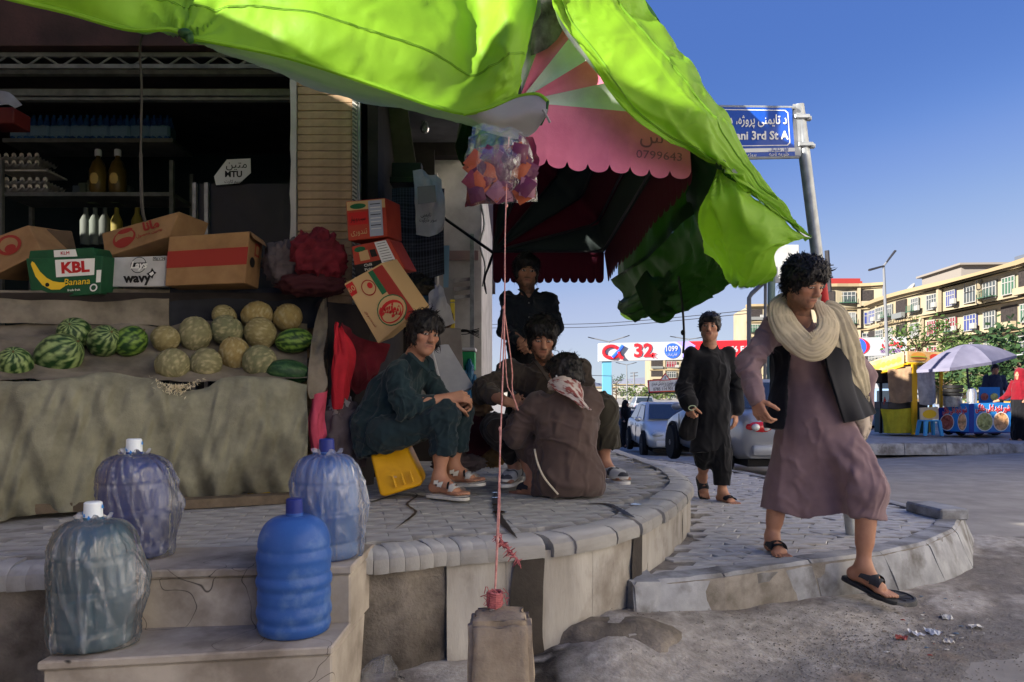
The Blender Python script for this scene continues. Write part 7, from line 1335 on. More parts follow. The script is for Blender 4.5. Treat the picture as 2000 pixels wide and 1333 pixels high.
# ---------------------------------------------------------------- 6: man seated on the yellow canister
def man_green():
    Y = 4.5; t = thing('person', 'smiling man in dark green clothes and white sandals sitting on the yellow jerrycan', 'person', A(800, 965, Y)); C = A(829, 655, Y); R = axes((.52, -.84, -.10), (.12, 0, 1)); s = 1.04; nk = A(806, 706, Y + .04)
    s0, s1 = A(776, 728, Y - .08), A(826, 722, Y + .25); e0, e1 = A(790, 796, Y - .14), A(862, 785, Y + .2); w0, w1 = A(876, 778, Y - .06), A(885, 786, Y + .1); ch = A(772, 770, Y + .08); pv = A(748, 845, Y + .1)
    k0, k1 = A(868, 812, Y - .08), A(893, 806, Y + .18); a0, a1 = A(858, 935, Y - .1), A(886, 915, Y + .16); S = SDF(*box_of([C, e0, pv, k1, A(920, 780, Y), A(838, 975, Y - .15), A(945, 960, Y + .2)], .17), .005); limbs(S, [(s0, e0, w0), (s1, e1, w1)], [(A(755, 850, Y), k0, a0), (A(760, 850, Y + .2), k1, a1)], [pv, ch, nk]); head(S, C, R, s, nk)
    hand(S, w0, A(922, 772, Y - .06) - w0, (.0, .7, -.5), -1, .75, 1.05); hand(S, w1, A(925, 780, Y + .04) - w1, (0, -.7, -.4), 1, .8, 1.05); d0, d1 = np.array((.85, -.5, .0)), np.array((.9, -.36, .08)); foot(S, a0, d0, (0, 0, 1), 1.02); foot(S, a1, d1, (-.08, 0, 1), 1.02)
    skin(t, S, C, R, s, beard=.12, mous=.75, gaze=(.003, 0)); hairdo(t, C, R, s, 1.22, .035, .03, -.055, .005, 480, 21, .05, (0, .35, -.8))
    c = hx(33, 50, 55); S = SDF(*box_of([nk, s0, e0, pv, A(700, 880, Y), A(850, 790, Y)], .18), .0055); S.cone(ch, pv, .135, .155, .08, sq=((0, 1, 0), 1.1)); S.cone(nk + (-.01, .01, -.02), ch, .078, .135, .06); S.cone(s0, ch, .07, .11, .05); S.cone(s1, ch, .07, .11, .05); S.cone(ch + (-.05, 0, 0), pv + (-.05, 0, .05), .115, .14, .06); S.chain([s0, e0, w0 * .55 + e0 * .45], (.068, .062, .05), .03); S.chain([s1, e1, w1 * .5 + e1 * .5], (.066, .06, .05), .03); S.cone(pv, A(735, 888, Y + .08), .17, .12, .06); S.cone(pv, A(800, 840, Y - .04), .15, .1, .06)
    S.cut(A(740, 886, Y), (.25, 0, -1), .004); S.cone(A(818, 700, Y - .08), A(838, 728, Y - .1), .03, .015, .01, op=-1)
    garment('tunic', t, S, c, fold_fn([((.4, 0, 1), 11, .007), ((1, 0, .5), 10, .005)], [(A(800, 740, Y - .15), A(770, 790, Y - .15), .02, .012), (A(815, 735, Y - .1), A(800, 800, Y - .15), .015, .010), (A(730, 780, Y - .05), A(790, 800, Y - .15), .025, .014), (A(720, 820, Y - .05), A(800, 830, Y - .12), .02, .012), (A(840, 765, Y - .15), A(845, 795, Y - .15), .01, .008)], .005, 7, 13, [(e0, w0 - e0, .14, .014), (s0 * .5 + e0 * .5, e0 - s0, .12, .01), (pv, (.5, 0, 1), .2, .009)]))
    mb = MB(); mb.tube(catmull([A(800, 690, Y - .06), A(818, 708, Y - .11), A(838, 726, Y - .12)], 8), .02, 6, flat=.4); mb.tube(catmull([A(830, 694, Y + .06), A(842, 706, Y - .02), A(842, 724, Y - .1)], 8), .02, 6, flat=.4); mb.obj('collar', mat('green_shirt', c, rough=.9), t, smooth=True)
    S = SDF(*box_of([pv, k0, k1, A(890, 890, Y)], .16), .006); S.cone(A(750, 848, Y - .02), k0, .12, .082, .05); S.cone(k0, A(866, 880, Y - .1), .084, .076, .04); S.cone(A(760, 848, Y + .2), k1, .12, .09, .05); S.cone(k1, A(890, 872, Y + .16), .09, .078, .04); S.cut(A(868, 886, Y), (.0, 0, -1), .004, A(840, 920, Y) - .25, A(910, 860, Y) + .3); garment('trousers', t, S, hx(31, 47, 53), fold_fn([((.8, 0, -.3), 11, .006), ((0, 0, 1), 12, .005)], [(A(800, 830, Y - .15), A(862, 800, Y - .15), .02, .012), (A(850, 830, Y - .15), A(862, 875, Y - .15), .02, .01)], .004, 8, 15, [(k0, (.6, 0, -.8), .16, .012), (k1, (.6, 0, -.8), .14, .01)]))
    mw = mat('white_sandal', hx(218, 216, 208), hx(190, 188, 180), 20, .55); mk = mat('black_trim', hx(26, 26, 28), rough=.7)
    for a, d, u in ((a0, d0, (0, 0, 1)), (a1, d1, (-.08, 0, 1))): sandal(t, a, d, u, mw, mw, 1.04, ((.095, .035, .35), (.12, .03, -.3), (.05, .03, -.4), (.0, .03, .2)), .024); sandal(t, a, d, u, mk, mk, 1.05, ((.07, .012, .4), (.025, .012, -.3)), .006)
man_green()
# ================================================================ STREET
def slope(x, y): return -.042 * min(max(y - 10, 0), 50) * min(max((12 - x) / 6.5, 0), 1)
for o in list(sidewalk.children) + list(kerb.children) + [sidewalk]:
    if o.data.users > 1: o.location.z += slope(o.location.x, o.location.y)
    else:
        for v in o.data.vertices: v.co.z += slope(v.co.x, v.co.y)
_r = bpy.data.objects['road']; bx = [-900, -60, -20, -4, 2, 4, 5.5, 7, 8, 9, 10, 11, 12, 13, 20, 60, 300, 1400]; by = [-60, 0, 6, 10, 14, 18, 24, 30, 40, 50, 60, 90, 200, 600, 2500]
mb = MB(); mb.grid([[V(x, y, slope(x, y)) for x in bx] for y in by]); me = mb.mesh('road'); me.flip_normals(); me.materials.append(m_asph); _r.data = me
m_steel = mat('galvanised_steel', hx(168, 172, 174), hx(140, 144, 146), 14, .4, metal=.5)
m_lampp = mat('lamp_grey', hx(112, 114, 118), rough=.5)
m_glass = mat('car_glass', hx(40, 48, 56), rough=.06, spec=.8, coat=.5)
m_rub = mat('tyre_rubber', hx(36, 36, 38), rough=.85); m_rim = mat('alloy', hx(150, 152, 156), rough=.35, metal=.6)
m_red = mat('red_lens', hx(190, 26, 30), rough=.2, spec=.6, coat=.6); m_lens = mat('clear_lens', hx(196, 200, 200), rough=.1, spec=.7, coat=.6)
# ---- street name sign on its leaning pole
i_blue = mat('sign_blue', hx(22, 74, 168), rough=.35, coat=.2); i_wt = mat('sign_white', hx(232, 232, 228), rough=.4)
YS = 4.9; sg = thing('street_sign', 'blue street name sign in Dari and English on a leaning steel pole', 'street sign', at(1664, 1045, YS))
mb = MB(); top, base = at(1559, 206, YS), at(1664, 1045, YS); mb.tube([base, base.lerp(top, .3), base.lerp(top, .7), top], .0375, 16); mb.obj('pole', m_steel, sg, smooth=True)
mb = MB(); mb.tube([base.lerp(top, .52), base.lerp(top, .6)], .0392, 16); mb.obj('red_band', mat('red_paint', hx(176, 34, 36), rough=.6), sg, smooth=True)
q = [at(1290, 206, 4.84), at(1546, 210, 4.84), at(1553, 306, 4.84), at(1290, 312, 4.84)]; n = V(0, .02, 0); mb = MB(); mb.hexa([q[3], q[2], q[2] + n, q[3] + n, q[0], q[1], q[1] + n, q[0] + n]); bd = mb.obj('board', i_blue, sg); f = Face(*q)
for a, b in ((q[0], q[1]), (q[3], q[2])): mb = MB(); mb.tube([a + V(-.05, .01, 0), b + V(.03, .01, 0)], .012, 8); mb.obj('rail', m_steel, sg)
f.quad(0, .1, 1, .175, i_wt, bd); 
def rrect(f, x0, y0, x1, y1, w, m, par):
    P = lambda e: [f.P(x, y, .003) for x, y in ((x0 + e, y0 + e * 2.6), (x1 - e - .02, y0 + e * 2.6), (x1 - e, y0 + e * 2.6 + .05), (x1 - e, y1 - e * 2.6 - .05), (x1 - e - .02, y1 - e * 2.6), (x0 + e, y1 - e * 2.6))]
    a, b = P(0), P(w); mb = MB(); k = len(a); mb.add(a + b, [(i, (i + 1) % k, k + (i + 1) % k, k + i) for i in range(k)]); mb.obj('border', m, par)
rrect(f, .02, .22, .97, .94, .006, i_wt, bd)
text(fa('د تایمنی پروژه، درییمه'), .085, i_wt, f.M(.665, .73), bd, off=.001, width=.5); text('Taimani 3rd St A', .076, i_wt, f.M(.68, .42), bd, off=.002, width=.485); text(fa('کابل ښاروالی'.replace('ښ', 'ش')), .03, i_blue, f.M(.88, .137), bd, width=.13); text(fa('څلورمه ناحیه'.replace('څ', 'خ')), .034, i_wt, f.M(.88, .05), bd, width=.13); text(fa('پروژه'), .03, i_wt, f.M(.68, .05), bd)
mb = MB(); mb.box(at(1556, 255, 4.87), (.05, .012, .34)); mb.obj('back_strip', m_steel, sg)
for v, u in ((232, 1562), (286, 1569)): mb = MB(); mb.box(at(u, v, 4.9), (.1, .1, .028)); mb.box(at(u + 15, v, 4.9), (.05, .03, .03)); mb.ball(at(u + 14, v, 4.87), .011, 8, 5); mb.obj('clamp', m_steel, sg, bevel=.005)
# back of another road sign and pipe frame behind the man in mauve
t = thing('road_sign', 'back of a grey square road sign on a green pole behind the man in mauve', 'road sign', at(1506, 860, 15.5)); mb = MB(); mb.box(at(1534, 516, 15.5), (.56, .03, .8)); mb.obj('plate', mat('grey_plate', hx(168, 170, 172), hx(150, 152, 154), 3, .5), t, bevel=.01); mb = MB(); mb.box(at(1538, 552, 15.5), (.2, .16, .16)); mb.obj('bracket_box', m_inner, t, bevel=.01)
mb = MB(); mb.tube([at(1504, 850, 15.5), at(1507, 520, 15.5)], .08, 10); mb.obj('pole', mat('green_pole', hx(96, 116, 112), rough=.5), t, smooth=True); mb = MB(); mb.tube([at(1615, 490, 15.5), at(1620, 570, 15.5)], .05, 8); mb.tube([at(1608, 520, 15.5), at(1628, 518, 15.5)], .012, 6); mb.obj('wire_arm', m_inner, t)
t = thing('pipe_frame', 'bent grey pipe frame standing between the two walking men', 'pipe frame', at(1463, 850, 16)); mb = MB(); mb.tube([at(1463, 850, 16), at(1463, 582, 16), at(1468, 574, 16), at(1502, 543, 16)], .048, 8); mb.obj('bent_pipe', m_lampp, t, smooth=True); mb = MB(); mb.tube([at(1493, 850, 16), at(1495, 552, 16)], .034, 8); mb.obj('upright', m_lampp, t)
# ---- overhead advertising gantry
YG = 85; gt = thing('billboard_gantry', 'white and red advertising gantry spanning the road on blue columns', 'billboard', at(1185, 790, YG)); bp = lambda u, v, d=0: at(u, v, YG + d)
i_gw, i_gr, i_gb = mat('gantry_white', hx(172, 174, 178), rough=.6), mat('gantry_red', hx(214, 34, 44), rough=.6), mat('gantry_blue', hx(48, 92, 204), rough=.6)
q = [bp(1170, 671), bp(1771, 658), bp(1771, 694), bp(1170, 706)]; n = V(0, 1.2, 0); mb = MB(); mb.hexa([q[3], q[2], q[2] + n, q[3] + n, q[0], q[1], q[1] + n, q[0] + n]); gb = mb.obj('panel', i_gw, gt); f = Face(*q); fu = lambda u: (u - 1170) / 601
f.quad(fu(1345), 0, fu(1660), 1, i_gr, gb, off=.05); f.shape([(fu(1330), .1), (fu(1352), .3), (fu(1358), .75), (fu(1345), 1), (fu(1320), 1), (fu(1338), .6)], mat('violet_blend', hx(150, 140, 220), rough=.6), gb, off=.08)
f.oval(fu(1671), .52, .045, .72 * .68, i_gr, gb, .07); f.oval(fu(1676), .5, .026, .46, i_gb, gb, .09); f.oval(fu(1668), .55, .018, .34, mat('gantry_magenta', hx(150, 40, 120), rough=.6), gb, .11)
for k in range(4): f.oval(fu(1670 + 3 * (k % 2)), .35 + k * .1, .003, .035, i_gw, gb, .13, 8)
rng_ = [(math.cos(a) * .9, math.sin(a) * .9) for a in np.linspace(0, 2 * PI, 20)]; mb = MB(); c = f.P(fu(1194), .5, .1); mb.tube([c + V(x, 0, y * .75) for x, y in rng_], .2, 6); mb.obj('alpha_ring', i_gr, gb); mb = MB(); mb.tube(catmull([c + V(1.3, -.1, .75), c + V(.9, -.1, .2), c + V(.35, -.1, -.4), c + V(.1, -.1, -.65)], 10), .2, 6); mb.obj('alpha_stroke', i_gb, gb); mb = MB(); mb.tube(catmull([c + V(.75, -.12, 0), c + V(1.0, -.12, -.5), c + V(1.3, -.12, -.75)], 8), .2, 6); mb.obj('alpha_stroke', i_gr, gb)
text('32', 2.1, i_gr, f.M(fu(1256), .52, .1), gb, off=.07, width=2.2); text(fa('چ'), .8, i_gr, f.M(fu(1277), .35, .1), gb, off=.05); f.oval(fu(1313), .5, .026, .42, i_gb, gb, .08); text('1099', .85, i_gw, f.M(fu(1311), .6, .14), gb, off=.02, width=1.35); text(fa('افغانی/میاشت'), .45, i_gw, f.M(fu(1311), .3, .14), gb, width=1.3); text('< F6 F6', .9, i_gw, f.M(fu(1436), .5, .1), gb, off=.03, align='CENTER', width=2.9); text(fa('روشــن'.replace('ـ', '')), 1.1, i_gr, f.M(fu(1742), .7, .1), gb, off=.03, width=2.4); text('ROSHAN', .75, mat('purple_ink', hx(110, 60, 130), rough=.6), f.M(fu(1738), .25, .1), gb, off=.01, width=2.2)
for u in (1185, 1752): mb = MB(); mb.box(bp(u, 750, .6), (1.0, .8, 6)); mb.obj('column', mat('sky_blue_paint', hx(90, 150, 176), rough=.5), gt)
# ---- lamps
def lamp(label, u, vt, vb, Y, arms, dv=0):
    t = thing('street_lamp', label, 'street lamp', at(u, vb, Y), 'street lamps'); a, b = at(u + dv, vb, Y), at(u, vt, Y); r = .09 * (1 if Y < 60 else 1.3); mb = MB(); mb.tube([a, a.lerp(b, .5), b], [r * 1.2, r, r * .7], 8); mb.obj('pole', m_lampp, t, smooth=True)
    for (du, dv_) in arms: e = at(u + du, vt + dv_, Y); mb = MB(); mb.tube([b, e], r * .6, 6); mb.obj('arm', m_lampp, t); mb = MB(); d = (e - b).normalized(); mb.tube([e - d * .5, e + d * .3], [.1, .13], 6, flat=.5); mb.obj('head', m_inner, t)
lamp('tall double armed lamp post right of the man in mauve, in front of cream flats', 1726, 520, 800, 40, [(16, -21), (-18, 5)], 11)
lamp('double armed lamp post in front of the red ring on the gantry', 1189, 668, 800, 95, [(36, -11), (-36, -8)], 8)
lamp('double armed lamp post below the gantry between ring and numerals', 1224, 713, 790, 130, [(16, -4), (-18, -4)], 1)
lamp('lamp post half hidden behind the man in black', 1345, 663, 780, 105, [(22, -3), (-32, -5)], 2)
t = thing('utility_pole', 'thin wooden utility pole with crossarm right of the lamp post under the gantry', 'utility pole', at(1240, 780, 150)); mb = MB(); mb.tube([at(1240, 780, 150), at(1238, 728, 150)], .16, 6); mb.obj('pole', m_lampp, t); mb = MB(); [mb.tube([at(1231, v, 150), at(1246, v - 1, 150)], .1, 4) for v in (729, 735)]; mb.obj('crossarm', m_lampp, t)
for k, (p, q) in enumerate([((960, 641), (1470, 612)), ((960, 634), (1470, 606)), ((1195, 735), (1010, 700))]):
    a, b = at(*p, 60), at(*q, 45); mb = MB(); mb.tube(catmull([a, a.lerp(b, .5) - V(0, 0, .35), b], 16), .022, 4); tag(mb.obj('overhead_wire', m_inner), ['lower', 'upper', 'steep'][k] + ' one of the thin overhead wires against the pale sky', 'wire', 'overhead wires')
# ---- cars
def car(label, loc, rot, paint, kind='sedan', cat='car', sc=1.0, grp='cars parked along the kerb'):
    t = thing('parked_car', label, cat, (0, 0, 0), grp); van = kind == 'van'; L = 2.2 if not van else 2.5; w = .86
    st = [(-L, .52, .80, .74), (-L + .08, .30, .93, .82), (-1.75, .26, .97 if not van else 1.02, .86), (-1.0, .25, .95, .86), (0, .24, .93, .86), (.95, .25, .93, .86), (1.5, .27, .84, .85), (L - .25, .28, .74, .82), (L - .06, .32, .66, .76), (L, .42, .58, .70)]
    G = []
    X = np.linspace(-L, L, 46); T = np.array(st)
    for x in X:
        zb, zt, hw = (np.interp(x, T[:, 0], T[:, k]) for k in (1, 2, 3)); half = [(0, zb), (hw * .86, zb), (hw * .97, zb + .07), (hw, zb + (zt - zb) * .45), (hw * .985, zb + (zt - zb) * .7), (hw * .95, zt - .05), (hw * .86, zt), (hw * .5, zt + .02), (0, zt + .03)]; G.append([V(x, y, z) for y, z in half] + [V(x, -y, z) for y, z in reversed(half[1:-1])])
    mb = MB(); mb.grid(G, closed=True); mb.f += [tuple(range(len(G[0]) - 1, -1, -1)), tuple(range(45 * len(G[0]), 46 * len(G[0])))]; mb.m += [0, 0]; mb.obj('body', paint, t, smooth=True, ang=50)
    if van: bt, tp = (-2.4, 1.75, .80), (-2.3, 1.05, .74); zb, zt = .98, 1.92
    elif kind == 'wagon': bt, tp = (-2.1, 1.05, .80), (-1.9, .3, .62); zb, zt = .92, 1.48
    else: bt, tp = (-1.75, 1.05, .79), (-1.05, .2, .60); zb, zt = .93, 1.43
    b = [V(bt[0], -bt[2], zb), V(bt[1], -bt[2], zb), V(bt[1], bt[2], zb), V(bt[0], bt[2], zb)]; p = [V(tp[0], -tp[2], zt), V(tp[1], -tp[2], zt), V(tp[1], tp[2], zt), V(tp[0], tp[2], zt)]
    mb = MB(); mb.hexa([q_ - V(0, 0, .06) for q_ in b] + p); rf = mb.obj('roof', paint, t, smooth=True, bevel=.05, seg=3)
    F_ = [Face(p[0], p[1], b[1], b[0]), Face(p[2], p[3], b[3], b[2]), Face(p[1], p[2], b[2], b[1]), Face(p[3], p[0], b[0], b[3])]
    for k, f in enumerate(F_):
        if k < 2:
            cuts = ((.06, .48), (.53, .93)) if k == 0 else ((.07, .47), (.52, .94))
            if van: cuts = ((.04, .3), (.34, .62), (.66, .96))
            for a, c in cuts: f.quad(a, .08, c, .86, m_glass, t, 'window', .008)
        else: f.quad(.07, .1, .93, .88, m_glass, t, 'windscreen' if k == 2 else 'rear_window', .008)
    for x in (-1.35, 1.32):
        for sgn in (-1, 1):
            M = Matrix.Translation((x, sgn * (w - .09), .31)) @ Matrix.Rotation(-sgn * PI / 2, 4, 'X'); mb = MB(); mb.lathe([(.2, .0), (.3, .0), (.315, .04), (.315, .12), (.295, .155), (.2, .15)], 24, M); wh = mb.obj('wheel', m_rub, t, smooth=True); mb = MB(); mb.lathe([(.2, .13), (.19, .148), (.06, .135), (.05, .15), (.001, .15)], 20, M)
            for q_ in range(7): mb.box(M @ V(.12 * math.cos(q_ * .9), .12 * math.sin(q_ * .9), .142), (.12, .012, .04), R=Matrix.Rotation(-q_ * .9, 3, 'Y'))
            mb.obj('rim', m_rim, wh, smooth=True); mb = MB(); mb.tube([(x + .37 * math.cos(a), sgn * (w + .004), .31 + .37 * math.sin(a)) for a in np.linspace(-.25, PI + .25, 14)], .03, 6); mb.obj('wheel_arch', m_rub, t)
    for sgn in (-1, 1):
        mb = MB(); mb.ball((-L + .07, sgn * .60, .74), (.12, .2, .09), 12, 8); mb.obj('tail_light', m_red, t, smooth=True); mb = MB(); mb.ball((-L - .03, sgn * .54, .74), (.03, .055, .05), 10, 6); mb.ball((-L - .02, sgn * .69, .74), (.05, .06, .05), 10, 6); mb.obj('reversing_lens', m_lens, t, smooth=True)
        mb = MB(); mb.ball((L - .15, sgn * .6, .63), (.2, .17, .085), 12, 8); mb.obj('headlight', m_lens, t, smooth=True); mb = MB(); mb.ball((.85, sgn * (w + .06), .98), (.06, .1, .07), 10, 6); mb.obj('mirror', paint, t, smooth=True)
        for x in (.1, -.85): mb = MB(); mb.box((x, sgn * (w - .0), .78), (.16, .03, .025)); mb.obj('door_handle', paint, t, bevel=.006)
        for x in (.93, -.08, -1.0): mb = MB(); mb.box((x, sgn * (w - .002), .6), (.008, .014, .5)); mb.obj('door_seam', m_rub, t)
    mb = MB(); mb.box((-L + .02, 0, .42), (.1, 1.45, .16)); mb.obj('bumper', paint, t, bevel=.04, seg=2, smooth=True); mb = MB(); mb.box((L - .03, 0, .4), (.12, 1.35, .16)); mb.obj('bumper', paint, t, bevel=.04, seg=2, smooth=True); mb = MB(); mb.box((-L - .035, 0, .72), (.02, .5, .11)); mb.box((L + .035, 0, .44), (.02, .5, .11)); mb.obj('number_plate', i_wt, t); mb = MB(); mb.box((L - .0, 0, .56), (.06, .8, .09)); mb.box((L + .01, 0, .36), (.06, .9, .06)); mb.obj('grille', m_rub, t); mb = MB(); mb.box((0, 0, .22), (3.9, 1.4, .1)); mb.obj('underbody', m_rub, t)
    t.location = loc; t.rotation_euler.z = rot; t.scale = (sc,) * 3; return t
def pnt(n, c): return mat(n, hx(*c), rough=.28, metal=.25, spec=.5, coat=.6)
p_sil, p_wh, p_dk = pnt('silver_paint', (150, 154, 160)), pnt('white_paint', (205, 208, 208)), pnt('dark_paintwork', (52, 58, 66))
cy = lambda x, y: (x, y, slope(x, y))
car('silver saloon car seen from behind with red tail lights between the two walking men', (3.92, 12.5, 0), PI / 2 + .06, p_sil)
car('white saloon car facing the viewer, parked beyond the silver one', cy(4.35, 20.9), -PI / 2 - .02, p_wh)
c = car('dark estate car with a roof rack beyond the white saloon', cy(4.05, 28.5), PI / 2 + .04, p_dk, 'wagon'); c.location.z -= .1
mb = MB(); R_ = Matrix.Translation(c.location) @ Matrix.Rotation(c.rotation_euler.z, 4, 'Z')
for y in (-.5, .5): mb.tube([R_ @ V(-1.6, y, 1.56), R_ @ V(.2, y, 1.56)], .025, 6)
for x in (-1.5, -.7, .1): mb.tube([R_ @ V(x, -.55, 1.56), R_ @ V(x, .55, 1.56)], .02, 6); mb.tube([R_ @ V(x, -.5, 1.56), R_ @ V(x, -.5, 1.46)], .02, 5); mb.tube([R_ @ V(x, .5, 1.56), R_ @ V(x, .5, 1.46)], .02, 5)
tag(mb.obj('roof_rack', m_inner), 'black roof rack on the dark estate car', 'roof rack')
ds = thing('driving_school_sign', 'white driving school roof sign with red border and warning triangle', 'sign', at(1295, 770, 22)); q = [at(1265, 743, 22), at(1348, 738, 22), at(1350, 764, 22), at(1267, 767, 22)]; f = Face(*q); n = V(0, .08, 0); mb = MB(); mb.hexa([q[3], q[2], q[2] + n, q[3] + n, q[0], q[1], q[1] + n, q[0] + n]); b_ = mb.obj('board', i_wt, ds)
for x0, y0, x1, y1 in ((0, 0, 1, .08), (0, .92, 1, 1), (0, 0, .025, 1), (.975, 0, 1, 1)): f.quad(x0, y0, x1, y1, i_gr, b_, off=.01)
text(fa('آموزش موتوری و تخنیکی عبیدی'), .15, i_black, f.M(.42, .7, .012), b_, width=.85); text(fa('ثبت نام جریان دارد'), .07, i_black, f.M(.55, .47, .012), b_, width=.5); text('0785 114 901 - 077', .13, i_black, f.M(.45, .24, .012), b_, width=.85)
tr_ = [at(1288, 744, 21.97), at(1299, 729, 21.97), at(1310, 743, 21.97)]; mb = MB(); mb.add(tr_ + [p + V(0, .03, 0) for p in tr_], [(0, 1, 2), (5, 4, 3), (0, 3, 4, 1), (1, 4, 5, 2), (2, 5, 3, 0)]); mb.obj('triangle', i_gr, ds); c3 = (tr_[0] + tr_[1] + tr_[2]) / 3; mb = MB(); mb.poly([p.lerp(c3, .3) + V(0, -.006, 0) for p in tr_]); mb.obj('triangle_face', i_wt, ds); mb = MB(); mb.box(c3 + V(0, -.01, .01), (.02, .004, .08)); mb.obj('exclamation', i_black, ds); mb = MB(); mb.tube([at(1262, 768, 22.05), at(1350, 767, 22.05)], .02, 6); mb.tube([at(1270, 767, 22), at(1264, 785, 22.3)], .02, 6); mb.obj('rail', m_inner, ds)
for k, (x, y, a, pt, kd, lb) in enumerate([(12.6, 27, .1, p_wh, 'van', 'white minibus with blue stripe behind the blue food cart'), (11.4, 24.5, 2.9, pnt('pale_blue_paint', (150, 176, 200)), 'sedan', 'pale blue car behind the waistcoat of the man in mauve'), (6.2, 40, 1.5, p_dk, 'sedan', 'dark car far down the street, nearest the gantry column'), (7.6, 52, 1.6, p_wh, 'sedan', 'white car far down the street under the gantry'), (8.2, 44, -1.5, p_sil, 'sedan', 'silver car far down the street among the traffic'), (10.5, 60, 1.5, p_sil, 'wagon', 'grey estate car farthest in the traffic under the gantry'), (16.8, 23.4, .05, mat('taxi_yellow', hx(220, 160, 40), rough=.35, coat=.4), 'sedan', 'yellow taxi mostly hidden behind the blue cart at the right edge')]):
    c = car(lb, cy(x, y), a, pt, kd, 'minibus' if kd == 'van' else 'car', 1.12 if kd == 'van' else 1, 'traffic across the street')
    if kd == 'van':
        for y_, s_ in ((-.795, -1), (.795, 1)):
            mb = MB(); mb.hexa([V(-2.2, y_, 1.62), V(1.2, y_, 1.62), V(1.2, y_ * .99, 1.62), V(-2.2, y_ * .99, 1.62), V(-2.2, y_ * .99, 1.82), V(.9, y_ * .99, 1.82), V(.9, y_ * .97, 1.82), V(-2.2, y_ * .97, 1.82)]); o = mb.obj('blue_stripe', i_gb); o.parent = c; mb = MB(); mb.ball((-.6, y_ * 1.0, 1.72), (.35, .02, .07), 12, 6); o2 = mb.obj('oval_badge', i_wt); o2.parent = o
# ---- small figures
def figure(label, u, vt, vb, Y, top, low, yaw, skinless=False, arms=((-.14, 0), (.14, 0)), veil=True, hair=None):
    h = (vb - vt) / F * Y; t = thing('person', label, 'person', at(u, vb, Y)); b = np.array(at(u, vb, Y)); k = h / 1.68; P = lambda x, y, z: b + k * np.array((x * math.cos(yaw) - y * math.sin(yaw), x * math.sin(yaw) + y * math.cos(yaw), z)); S = SDF(*box_of([P(-.4, -.4, 0), P(.4, .4, 1.7)], .1), .014 * max(k, .8)); C = P(0, -.02, 1.55); R = axes(P(0, -1, 0) - P(0, 0, 0), (0, 0, 1)); head(S, C, R, k, P(0, 0, 1.4)); S.chain([P(0, 0, .9), P(0, 0, 1.2), P(0, 0, 1.4)], (.09, .1, .05)); hs = []
    for q, (ax, ay) in zip((-1, 1), arms): S.chain([P(q * .17, 0, 1.35), P(q * .24 , .02 + ay * .5, 1.1), P(q * .2 + ax * .4, -.16 + ay, .95)], (.045, .04, .03)); S.cone(P(q * .2 + ax * .4, -.16 + ay, .95), P(q * .2 + ax * .6, -.24 + ay, .92), .035, .025); S.chain([P(q * .09, 0, .9), P(q * .1, -.02, .5), P(q * .1, .04, .08)], (.07, .055, .04)); S.cone(P(q * .1, .03, .05), P(q * .11, -.16, .03), .04, .03)
    skin(t, S, C, R, k, beard=0, mous=0); S = SDF(*box_of([P(-.4, -.4, 0), P(.4, .4, 1.7)], .1), .014 * max(k, .8)); S.cone(P(0, 0, 1.3), P(0, 0, .9), .15 * k, .17 * k, .05); S.cone(P(0, 0, .9), P(0, .02, .14), .17 * k, .2 * k, .05)
    for q, (ax, ay) in zip((-1, 1), arms): S.chain([P(q * .17, 0, 1.35), P(q * .24, .02 + ay * .5, 1.1), P(q * .2 + ax * .36, -.14 + ay, .96)], (.075 * k, .07 * k, .055 * k), .03)
    garment('clothes', t, S, low, fold_fn([((0, 0, 1), 9, .01)]), lambda p, c: np.where((p[:, 2] > P(0, 0, .98)[2])[:, None], np.array(top), c))
    if veil: S = SDF(*box_of([P(-.3, -.3, 1), P(.3, .3, 1.75)], .05), .012 * max(k, .8)); S.ell(P(0, .02, 1.58), np.array((.115, .125, .14)) * k); S.cone(P(0, .05, 1.5), P(0, .05, 1.22), .13 * k, .2 * k, .05); S.ell(P(0, -.16, 1.53), np.array((.075, .09, .1)) * k, None, .01, -1); garment('headscarf', t, S, top, fold_fn([((0, 0, 1), 9, .008)]))
    else: hairdo(t, C, R, k, 1, .05, 0, -.02, .012, 60, 4, .03)
    return t
blk_ = hx(22, 22, 26)
figure('woman in black veil walking far off on the footpath behind the crouching men', 1180, 768, 868, 22.5, blk_, blk_, 2.6); figure('woman in black standing at the door of the dark estate car', 1222, 783, 872, 24.5, blk_, blk_, .6)
figure('vendor in dark blue behind the blue food cart under the umbrella', 1943, 712, 846, 19.3, hx(52, 62, 88), hx(60, 60, 64), -.3, veil=False); figure('woman with red shawl and black skirt at the right edge beside the blue cart', 1992, 722, 862, 16.9, hx(112, 16, 30), blk_, -1.3, arms=((-.3, -.1), (.14, 0))); figure('pedestrian in pale pink scarf far behind the flying waistcoat', 1692, 742, 845, 25, hx(196, 172, 176), hx(180, 170, 168), 2.0)
